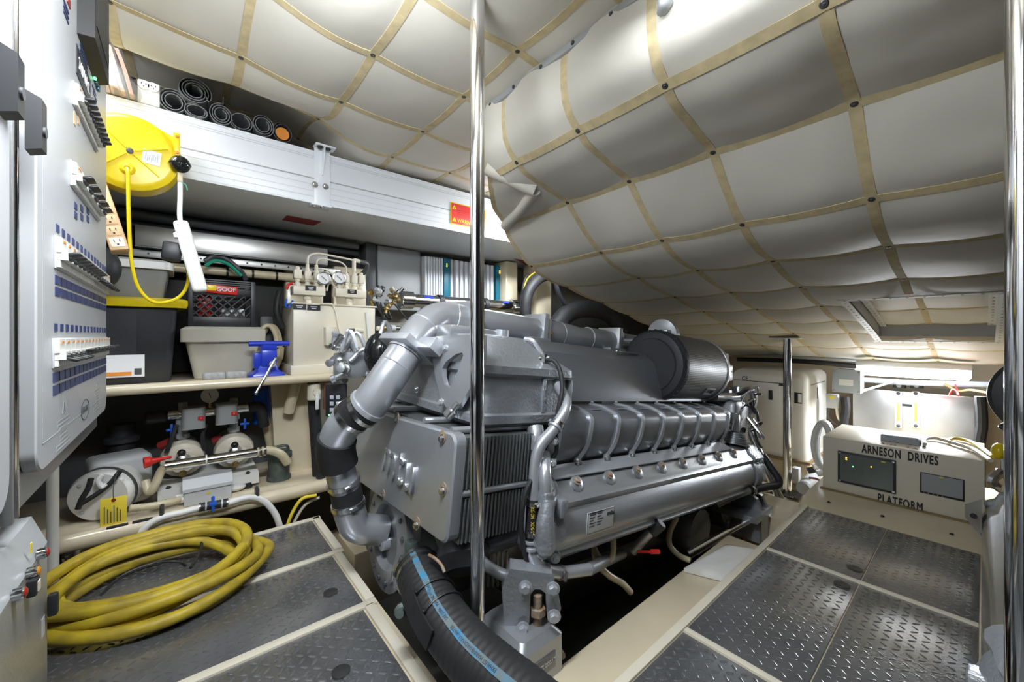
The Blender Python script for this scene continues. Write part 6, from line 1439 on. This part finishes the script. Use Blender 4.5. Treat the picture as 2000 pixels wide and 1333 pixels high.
# chrome filter cylinder
fx0, fx1 = at(783, 595, Y=2.72).x, at(1012, 595, Y=2.72).x; fz = at(880, 592, Y=2.72).z; fr_ = .050
t = thing('filter_cylinder', 'long polished steel cylinder with valve cluster on the hull side', 'cylinder', ((fx0+fx1)/2, 2.72, fz-.05))
MB().cyl(V((fx0, 2.72, fz)), V((fx1, 2.72, fz)), fr_, n=26).build('cylinder_tube', 'chrome', t)
for (x, r_) in ((fx0+.04, .066), (fx1-.04, .064)): MB().cyl(V((x-.05, 2.72, fz)), V((x+.05, 2.72, fz)), r_, n=26, bev=.006).build('end_collar', 'chrome', t)
for x in (fx0+.32, fx1-.38): MB().cyl(V((x-.02, 2.72, fz)), V((x+.02, 2.72, fz)), fr_+.008, n=24).build('strap', 'rubber', t)
for x in (fx0+.20, fx1-.18): MB().box(V((x, 2.72-.045, fz+.028)), (.07, .004, .02), 0, Matrix.Rotation(-.6, 3, 'X')).build('sticker', 'blue', t)
rnd = random.Random(21)
for k in range(16):
    p = V((fx0-.02-rnd.uniform(0, .22), 2.70+rnd.uniform(-.06, .04), fz+rnd.uniform(-.06, .06))); MB().lathe([(.014, 0), (.022, .006), (.022, .024), (.012, .028), (.012, .055)], p, (rnd.uniform(-1, 1), rnd.uniform(-1, .2), rnd.uniform(-1, 1)), 10).build('valve_fitting', rnd.choice(('steel', 'brass', 'dark_steel', 'lightgrey')), t)
for k in range(6):
    a = V((fx0-.02-rnd.uniform(0, .2), 2.68, fz-.03)); q = a+V((rnd.uniform(-.05, .12), rnd.uniform(-.03, .05), -.10)); MB().tube(catmull([a, (a+q)/2+V((.03, -.03, -.06)), q], 5), .006, 7).build('thin_hose', 'rubber', t)
# beige hull frames and black arched hoses further aft
for px0, px1, y, lbm in ((988, 1012, 2.86, 'beige'), (1048, 1078, 2.75, 'beige')):
    xa, xb = at(px0, 570, Y=y).x, at(px1, 570, Y=y).x; MB().b2((xa, y, .6), (xb, y+.2, 1.70), .02).build('wall_rib', lbm, kind='structure')
def arch(pts, r, label, m='rubber', y=2.6):
    MB().tube(catmull([at(a_, b_, Y=y) for (a_, b_) in pts], 7), r, 16).build('arched_hose', m, label=label, category='hose', group='black exhaust hoses behind the engine')
arch([(1078, 535), (1052, 545), (1032, 570), (1026, 610), (1034, 650)], .050, 'thick black hose arching beside the beige hull frame', y=2.55)
arch([(1085, 640), (1110, 612), (1150, 604), (1190, 615), (1215, 645)], .085, 'thickest black hose arching above the charge pipe', y=2.45)
arch([(1082, 540), (1092, 575), (1108, 600), (1128, 618)], .022, 'thin ribbed hose between the two thick black hoses', 'charcoal', 2.45)
for (pts, r_, m_, lb) in (([(1032, 535), (1024, 548), (1018, 580), (1014, 600)], .008, 'rubber', 'thin black cable left of the arching hose'), ([(1050, 528), (1030, 545), (1022, 570), (1020, 590)], .006, 'tag_yellow', 'thin yellow cable left of the arching hose')):
    MB().tube(catmull([at(a_, b_, Y=2.66) for (a_, b_) in pts], 6), r_, 8).build('cable', m_, label=lb, category='cable')
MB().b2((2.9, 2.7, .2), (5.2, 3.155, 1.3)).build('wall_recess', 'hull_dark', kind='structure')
# ================================================================ LOWER SHELF MACHINERY
# grey motor with tag
mc = at(222, 955, Y=2.56)
mtr = thing('grey_motor', 'light grey pump motor with yellow paper tag on the lower shelf', 'motor', (mc.x, 2.62, LS))
MB().box(V((mc.x+.005, 2.71, LS+.14)), (.22, .17, .24), .03, Matrix.Rotation(.25, 3, 'Z'), 3).build('motor_body', 'lightgrey', mtr)
f0 = V((mc.x-.03, 2.60, LS+.115)); ax = V((-.35, -1, -.05)).normalized()
MB().lathe([(.115, -.06), (.115, .04), (.105, .055), (.04, .058), (1e-3, .058)], f0, ax, 32).build('motor_cover', 'white_plastic', mtr)
MB().lathe([(.116, .0), (.120, .002), (.120, .016), (.116, .018)], f0, ax, 32).build('cover_band', 'darkgrey', mtr)
xx_, yy_, zz_ = basis(ax)
for a_ in (.8, 2.4, 4.0, 5.5): bolt(mtr, f0+ax*.055+(xx_*math.cos(a_)+yy_*math.sin(a_))*.085, ax, .006, 'lightgrey')
for pts, m_ in (([(178, 935), (172, 955), (160, 975), (152, 995)], 'rubber'), ([(235, 920), (215, 945), (190, 965), (158, 985)], 'rubber'), ([(200, 928), (192, 940), (200, 952), (210, 946)], 'white')):
    MB().tube(catmull([at(a_, b_, Y=2.50) for (a_, b_) in pts], 5), .010, 8).build('motor_cable', m_, mtr)
tg0 = at(222, 972, Y=2.47); 
tgb = MB().b2((tg0.x-.042, 2.468, tg0.z-.125), (tg0.x+.042, 2.471, tg0.z), .001).build('paper_tag', 'tag_yellow', mtr)
MB().lathe([(.008, 0), (.008, .001), (1e-3, .001)], V((tg0.x, 2.4675, tg0.z-.012)), (0, -1, 0), 10).build('tag_eyelet', 'dark_red', tgb)
for k in range(6): MB().b2((tg0.x-.03+k*.010, 2.466, tg0.z-.11), (tg0.x-.027+k*.010, 2.4675, tg0.z-.035-.012*(k % 3))).build('tag_print', 'darkgrey', tgb)
MB().tube(catmull([V((tg0.x, 2.465, tg0.z-.012)), V((tg0.x, 2.46, tg0.z+.05)), V((tg0.x+.01, 2.5, tg0.z+.11))], 4), .0015, 5).build('tag_string', 'darkgrey', tgb)
MB().lathe([(.05, 0), (.05, .10), (.07, .11), (.07, .13), (.05, .14), (.055, .2)], V((mc.x+.0, 2.86, LS+.18)), (0, 0, 1), 18).build('suction_neck', 'rubber', mtr)
# pump skid
sk0, sk1 = at(308, 930, Y=2.60), at(505, 900, Y=2.60)
sk = thing('pump_skid', 'white pump skid with two cream centrifugal pumps on the lower shelf', 'pump', ((sk0.x+sk1.x)/2, 2.72, LS))
MB().prism([V((sk0.x, 2.585, LS+.02)), V((sk0.x, 2.585, LS+.075)), V((sk0.x, 2.62, LS+.085)), V((sk0.x, 2.95, LS+.085)), V((sk0.x, 2.95, LS+.02))], (sk1.x-sk0.x, 0, 0)).build('skid_base', 'white_plastic', sk)
for dx in (.04, sk1.x-sk0.x-.05):
    MB().cyl(V((sk0.x+dx, 2.60, LS)), V((sk0.x+dx, 2.60, LS+.03)), .022, n=12).build('rubber_foot', 'black', sk); bolt(sk, V((sk0.x+dx, 2.60, LS+.08)), (0, -.2, 1), .008, 'dark_steel')
for k, (px, py, num) in enumerate(((357, 893, '1'), (457, 872, '2'))):
    p = at(px, py, Y=2.72); pz_ = LS+.19
    MB().lathe([(.06, -.10), (.085, -.06), (.095, .0), (.088, .03), (.06, .05), (.055, .06), (.02, .062)], V((p.x, 2.72, pz_)), (0, -1, -.15), 28).build('pump_head', 'cream', sk)
    MB().cyl(V((p.x, 2.80, pz_)), V((p.x, 3.0, pz_)), .07, n=20).build('pump_motor', 'grey', sk)
    MB().box(V((p.x, 2.675, pz_+.01)), (.055, .03, .10), .006).build('pump_bracket', 'cream', sk)
    MB().lathe([(.030, 0), (.034, .01), (.026, .03), (.018, .034), (.018, .06), (.012, .062)], V((p.x, 2.665, pz_+.005)), (-.1, -1, .25), 16).build('pump_outlet', 'steel', sk)
    MB().sph(V((p.x-.005, 2.62, pz_+.05)), .018, 10, 8).build('pump_cap', 'black', sk)
    bolt(sk, V((p.x, 2.655, pz_-.065)), (0, -1, 0), .012, 'brass')
    # riser and flow switch
    rz = at(px, 845, Y=2.74).z; MB().lathe([(.020, 0), (.020, .03), (.030, .032), (.030, .055), (.022, .058), (.022, .10), (.030, .102), (.030, .13), (.02, .132), (.02, .22)], V((p.x, 2.74, pz_+.07)), (0, 0, 1), 12).build('riser', 'grey', sk)
    fq = at((378, 443)[k], (817, 808)[k], Y=2.66); fs = MB().loft([rr(fq.x-.05, fq.x+.05, 2.63, 2.72, z, r_) for (z, r_) in ((fq.z-.055, .02), (fq.z-.05, .03), (fq.z+.045, .03), (fq.z+.055, .015))]).build('flow_switch', 'tote_grey', sk)
    MB().b2((fq.x-.04, 2.64, fq.z-.045), (fq.x+.04, 2.71, fq.z+.02), .01).build('switch_insert', 'grey', fs)
    MB().box(V((fq.x+.030, 2.628, fq.z+.0)), (.026, .003, .018)).build('number_tag', 'red', fs); text(num, .014, V((fq.x+.030, 2.626, fq.z+.0)), (1, 0, 0), (0, 0, 1), 'paper', fs)
    bq = at((335, 478)[k], (840, 828)[k], Y=2.72); MB().box(bq, (.012, .02, .06), .004).box(bq, (.045, .018, .012), .004).build('blue_tap', 'blue_valve', sk)
    rq = at((312, 418)[k], (872, 862)[k], Y=2.80); MB().cyl(rq, rq+V((.04, -.02, .02)), .022, n=10).build('red_tap', 'dark_red', sk)
m0, m1_ = at(328, 812, Y=2.74), at(485, 798, Y=2.74); zm = (m0.z+m1_.z)/2
MB().cyl(V((m0.x, 2.74, zm)), V((m1_.x, 2.74, zm)), .024, n=18).build('manifold_pipe', 'chrome', sk)
a = at(282, 812, Y=2.74); MB().cyl(V((a.x, 2.74, zm)), V((m0.x, 2.74, zm)), .033, n=16, bev=.01).build('pipe_insulation', 'rubber', sk); MB().tube(catmull([V((m1_.x, 2.74, zm)), V((m1_.x+.05, 2.74, zm)), V((m1_.x+.07, 2.75, zm-.05)), V((m1_.x+.08, 2.76, zm-.12))], 5), .03, 12).build('pipe_insulation', 'rubber', sk)
gq_ = at(410, 773, Y=2.72); b = MB(); b.lathe([(.036, .02), (.040, .004), (.040, 0), (.035, -.002), (.035, .003), (1e-3, .003)], gq_, (0, 1, 0), 24); g_ = b.build('gauge', 'gauge_face', sk); MB().box(gq_+V((0, -.001, 0)), (.03, .001, .003), 0, Matrix.Rotation(1.2, 3, 'Y')).build('gauge_needle', 'black', g_); MB().cyl(V((gq_.x, 2.74, zm)), V((gq_.x, 2.74, gq_.z-.036)), .009, n=10).build('gauge_stem', 'brass', g_)
MB().tube(catmull([at(402, 830, Y=2.7), at(396, 850, Y=2.68), at(398, 880, Y=2.70)], 5), .010, 8).build('black_lead', 'rubber', sk)
MB().tube(catmull([at(345, 830, Y=2.68), at(335, 858, Y=2.66), at(325, 885, Y=2.66)], 5), .010, 8).build('black_lead', 'rubber', sk)
# polished filter pipe across the front
f0, f1 = at(322, 912, Y=2.53), at(502, 884, Y=2.53)
fp_ = thing('filter_pipe', 'polished steel pipe with clear hose elbow in front of the pumps', 'pipe', ((f0.x+f1.x)/2, 2.53, LS+.1))
MB().cyl(f0, f1, .024, n=22).build('steel_pipe', 'chrome', fp_)
MB().tube(catmull([f1, at(525, 880, Y=2.53), at(548, 888, Y=2.53), at(562, 905, Y=2.54)], 6), .023, 14).build('clear_hose', 'tube_clear', fp_)
for q_ in ((508, 883), (517, 881)): clampband(fp_, at(*q_, Y=2.53), f1-f0, .0245, .012)
MB().tube(catmull([f0, at(314, 922, Y=2.53), at(304, 945, Y=2.52), at(292, 962, Y=2.52), at(284, 940, Y=2.55)], 6), .018, 12).build('clear_hose', 'tube_clear', fp_)
MB().lathe([(.024, -.003), (.027, -.003), (.027, .003), (.024, .003)], f0.lerp(f1, .42), f1-f0, 18).build('white_tie', 'white', fp_)
# strainer
sq = at(546, 905, Y=2.62)
stn = thing('strainer', 'dark grey bronze strainer pot right of the pumps', 'strainer', (sq.x, 2.62, LS))
MB().lathe([(.062, 0), (.062, .02), (.055, .025), (.055, .12), (.068, .125), (.068, .15), (.05, .155), (.045, .17)], V((sq.x, 2.64, LS)), (0, 0, 1), 26).build('pot', 'verdigris', stn)
MB().tube(fillet([V((sq.x-.05, 2.64, LS+.155)), V((sq.x-.045, 2.64, LS+.19)), V((sq.x+.045, 2.64, LS+.19)), V((sq.x+.05, 2.64, LS+.155))], .02), .008, 8).build('yoke', 'verdigris', stn)
for k in range(4): bolt(stn, V((sq.x+.058*math.cos(k*PI/2), 2.64+.058*math.sin(k*PI/2), LS+.15)), (0, 0, 1), .008, 'verdigris')
# red funnel
r0, r1 = at(281, 905, Y=2.50), at(335, 893, Y=2.52); ax = (r0-r1).normalized(); L_ = (r0-r1).length
MB().lathe([(.006, 0), (.009, L_*.4), (.016, L_*.72), (.024, L_*.8), (.026, L_), (.022, L_), (.014, L_*.8), (1e-3, L_*.75)], r1, ax, 18).build('red_funnel', 'red', label='red funnel spout beside the pump skid', category='funnel')
# junction box and conduit
jq = at(407, 958, Y=2.50)
jb = thing('junction_box', 'grey junction box with ribbed conduit on the lower shelf edge', 'box', (jq.x, 2.53, LS)); MB().b2((jq.x-.095, 2.49, LS+.001), (jq.x+.095, 2.58, LS+.072), .004).build('casing', 'lightgrey', jb)
MB().prism([V((jq.x-.10, 2.482, LS+.072)), V((jq.x-.10, 2.482, LS+.088)), V((jq.x-.10, 2.53, LS+.125)), V((jq.x-.10, 2.58, LS+.125)), V((jq.x-.10, 2.58, LS+.072))], (.20, 0, 0)).build('box_lid', 'lightgrey', jb)
MB().box(V((jq.x, 2.489, LS+.05)), (.018, .002, .008)).build('sticker', 'tag_yellow', jb)
corrug('ribbed_conduit', [V((jq.x-.10, 2.53, LS+.035)), at(330, 982, Y=2.50), at(290, 990, Y=2.49), at(252, 994, Y=2.48)], .018, 'tube_clear', jb)
MB().cyl(V((jq.x-.125, 2.53, LS+.035)), V((jq.x-.09, 2.53, LS+.035)), .022, n=8).build('gland', 'white_plastic', jb)
q = at(462, 945, Y=2.56); MB().sph(V((q.x, 2.58, LS+.022)), .045, 14, 8, (1, .8, .45)).build('white_rag', 'pad_white', label='crumpled white rag right of the grey junction box', category='rag')
# white hose with blue valve under the shelf rail
hp_ = [at(a_, b_, Y=2.405) for (a_, b_) in ((268, 1060), (285, 1030), (315, 1012), (355, 1002), (395, 992), (440, 985), (475, 974), (500, 973), (522, 985), (540, 1010), (550, 1045))]
wh = thing('white_hose', 'white hose with a blue tap clipped under the lower shelf', 'hose', (hp_[5].x, 2.40, hp_[0].z))
MB().tube(catmull(hp_, 6), .0155, 12).build('hose_tube', 'white_plastic', wh)
a, q = at(388, 992, Y=2.40), at(442, 983, Y=2.40); MB().cyl(a, q, .020, n=14).build('valve_body', 'charcoal', wh)
for t_ in (0, .22, .8, 1): MB().cyl(a.lerp(q, t_), a.lerp(q, t_+.06), .0225, n=14).build('hose_clip', 'lightgrey' if t_ in (.22, .8) else 'steel', wh)
p = at(416, 985, Y=2.375); MB().box(p, (.014, .012, .075), .005).box(p, (.03, .014, .02), .005).build('tap_handle', 'blue_valve', wh)
for (px, py) in ((316, 1006), (503, 968)): p = at(px, py, Y=2.40); MB().box(p+V((0, .02, .01)), (.018, .05, .055), .008).build('hose_clamp', 'dark_steel', wh)
# steel cylinder below, dark pipes
a, q = at(272, 1058, Y=2.62), at(372, 1030, Y=2.62); z_ = (a.z+q.z)/2; sc = thing('steel_cylinder', 'polished steel cylinder below the lower shelf', 'cylinder', ((a.x+q.x)/2, 2.68, z_-.07)); MB().cyl(V((a.x-.25, 2.68, z_)), V((q.x, 2.68, z_)), .07, n=28, bev=.01).build('cylinder_body', 'chrome', sc); MB().cyl(V((a.x-.0, 2.68, z_)), V((a.x+.02, 2.68, z_)), .073, n=28).build('cylinder_band', 'steel', sc)
p0 = V((sc.location.x, 2.68, -.40)); MB().b2((a.x-.1, 2.64, -.40), (a.x-.04, 2.72, z_-.066)).build('cylinder_stand', 'dark_steel', sc)
MB().b2((q.x-.12, 2.64, -.40), (q.x-.06, 2.72, z_-.066)).build('cylinder_stand', 'dark_steel', sc)
for k, (pts, r_, m_, lb) in enumerate((
    ([(612, 738), (614, 800), (618, 860), (622, 930)], .034, 'rubber', 'thick black hose dropping through the lower shelf beside the knee'),
    ([(645, 830), (640, 870), (632, 905), (626, 935)], .026, 'rubber', 'shorter black hose slanting to the lower shelf hole'),
    ([(618, 968), (590, 975), (572, 1000), (560, 1030)], .009, 'tag_yellow', 'thin yellow cable under the lower shelf'),
    ([(624, 972), (598, 985), (580, 1010), (566, 1040)], .008, 'cream', 'thin cream cable under the lower shelf'),
    ([(512, 800), (520, 830), (528, 870), (532, 905)], .024, 'tube_clear', 'brown hose behind the strainer pot'),
    ([(635, 735), (634, 770), (633, 800)], .007, 'copper', 'thin copper pipe beside the white valve'))):
    y_ = (2.56, 2.50, 2.42, 2.46, 2.84, 2.52)[k]
    MB().tube(catmull([at(a_, b_, Y=y_) for (a_, b_) in pts], 6), r_, 12).build('hose' if k in (0, 1, 4) else 'cable' if k < 4 else 'pipe', m_, label=lb, category='hose' if k in (0, 1, 4) else 'cable' if k < 4 else 'pipe')
vq = at(613, 765, Y=2.50); vv_ = thing('ball_valve', 'white ball valve with lever under the upper shelf', 'valve', (vq.x, 2.52, vq.z-.04)); MB().cyl(vq+V((0, .0, .045)), vq+V((0, .0, -.05)), .036, n=14, bev=.006).build('valve_body', 'cream', vv_); MB().box(vq+V((.006, -.045, -.045)), (.018, .010, .11), .004).build('lever', 'white', vv_); MB().lathe([(.02, 0), (.02, .012), (.01, .014)], vq+V((.006, -.036, 0)), (0, -1, 0), 14).build('lever_boss', 'cream', vv_)
q = at(512, 790, Y=2.88); MB().cyl(V((q.x, 2.88, q.z-.12)), V((q.x, 2.88, q.z+.10)), .05, n=18, bev=.008).build('blue_canister', 'blue_valve', label='blue canister behind the pumps near the knee plate', category='canister')
# ================================================================ YELLOW HOSE COIL ON THE DECK
rnd = random.Random(12)
cl = thing('hose_coil', 'coil of thick yellow hose lying on the tread plates', 'hose', (-.06, 2.02, .004))
loops = [(0.33, .27, .024, .0, -.02), (.29, .23, .026, .01, .0), (.345, .285, .058, .01, .0), (.27, .20, .060, -.02, -.01), (.325, .27, .090, .0, .01), (.255, .175, .088, .03, .02), (.31, .25, .115, -.02, .02)]
pts = []
for k, (ra, rb, z, dx, dy) in enumerate(loops):
    n_ = 18
    for j in range(n_):
        a_ = 2*PI*j/n_; t_ = j/n_; nx = loops[min(k+1, len(loops)-1)]
        mixv = lambda i: (loops[k][i]*(1-t_)+nx[i]*t_)
        ra_, rb_, z_, dx_, dy_ = [mixv(i) for i in range(5)]
        tilt = .03*smooth01((math.sin(a_)-.1)/.9)   # the outboard side rides up on the shelf edge
        pts.append(V((-.07+dx_+ra_*math.cos(a_)+.012*math.sin(3*a_+k), 2.04+dy_+rb_*math.sin(a_)+.010*math.sin(2*a_+2*k), z_+tilt+.010*math.sin(2*a_+k*1.3))))
MB().tube(catmull(pts, 3), .0205, 14).build('hose_tube', 'hose_yellow', cl)
tq = [at(389, 1036, Y=2.30), at(394, 1060, Y=2.20), at(388, 1085, Y=2.12), at(372, 1110, Y=2.05)]
MB().tube(catmull(tq, 6), .006, 8).build('black_tie', 'black', cl)
MB().tube(catmull([at(195, 1165, Z=.10), at(240, 1125, Z=.14), at(300, 1102, Z=.15), at(345, 1098, Z=.15), at(362, 1106, Z=.12)], 6), .005, 8).build('black_tie', 'black', cl)
# pad roll and corrugated stub on the soffit
r0 = at(950, 328, d=1.80); r1 = V((1.25, 1.33, 1.672)); r2 = V((1.33, 1.52, 1.645)); r3 = V((1.42, 1.76, 1.628))
MB().tube([r0, r0.lerp(r1, .5), r1], .032, 14).build('edge_roll', 'vinyl', ceiling); MB().tube(catmull([r1, r2, r3], 6), .028, 12).build('edge_roll', 'vinyl', ceiling)
corrug('conduit_stub', [at(1297, -10, X=1.01), at(1300, 8, X=1.0), at(1296, 22, X=1.03)], .020, 'grey', ceiling)
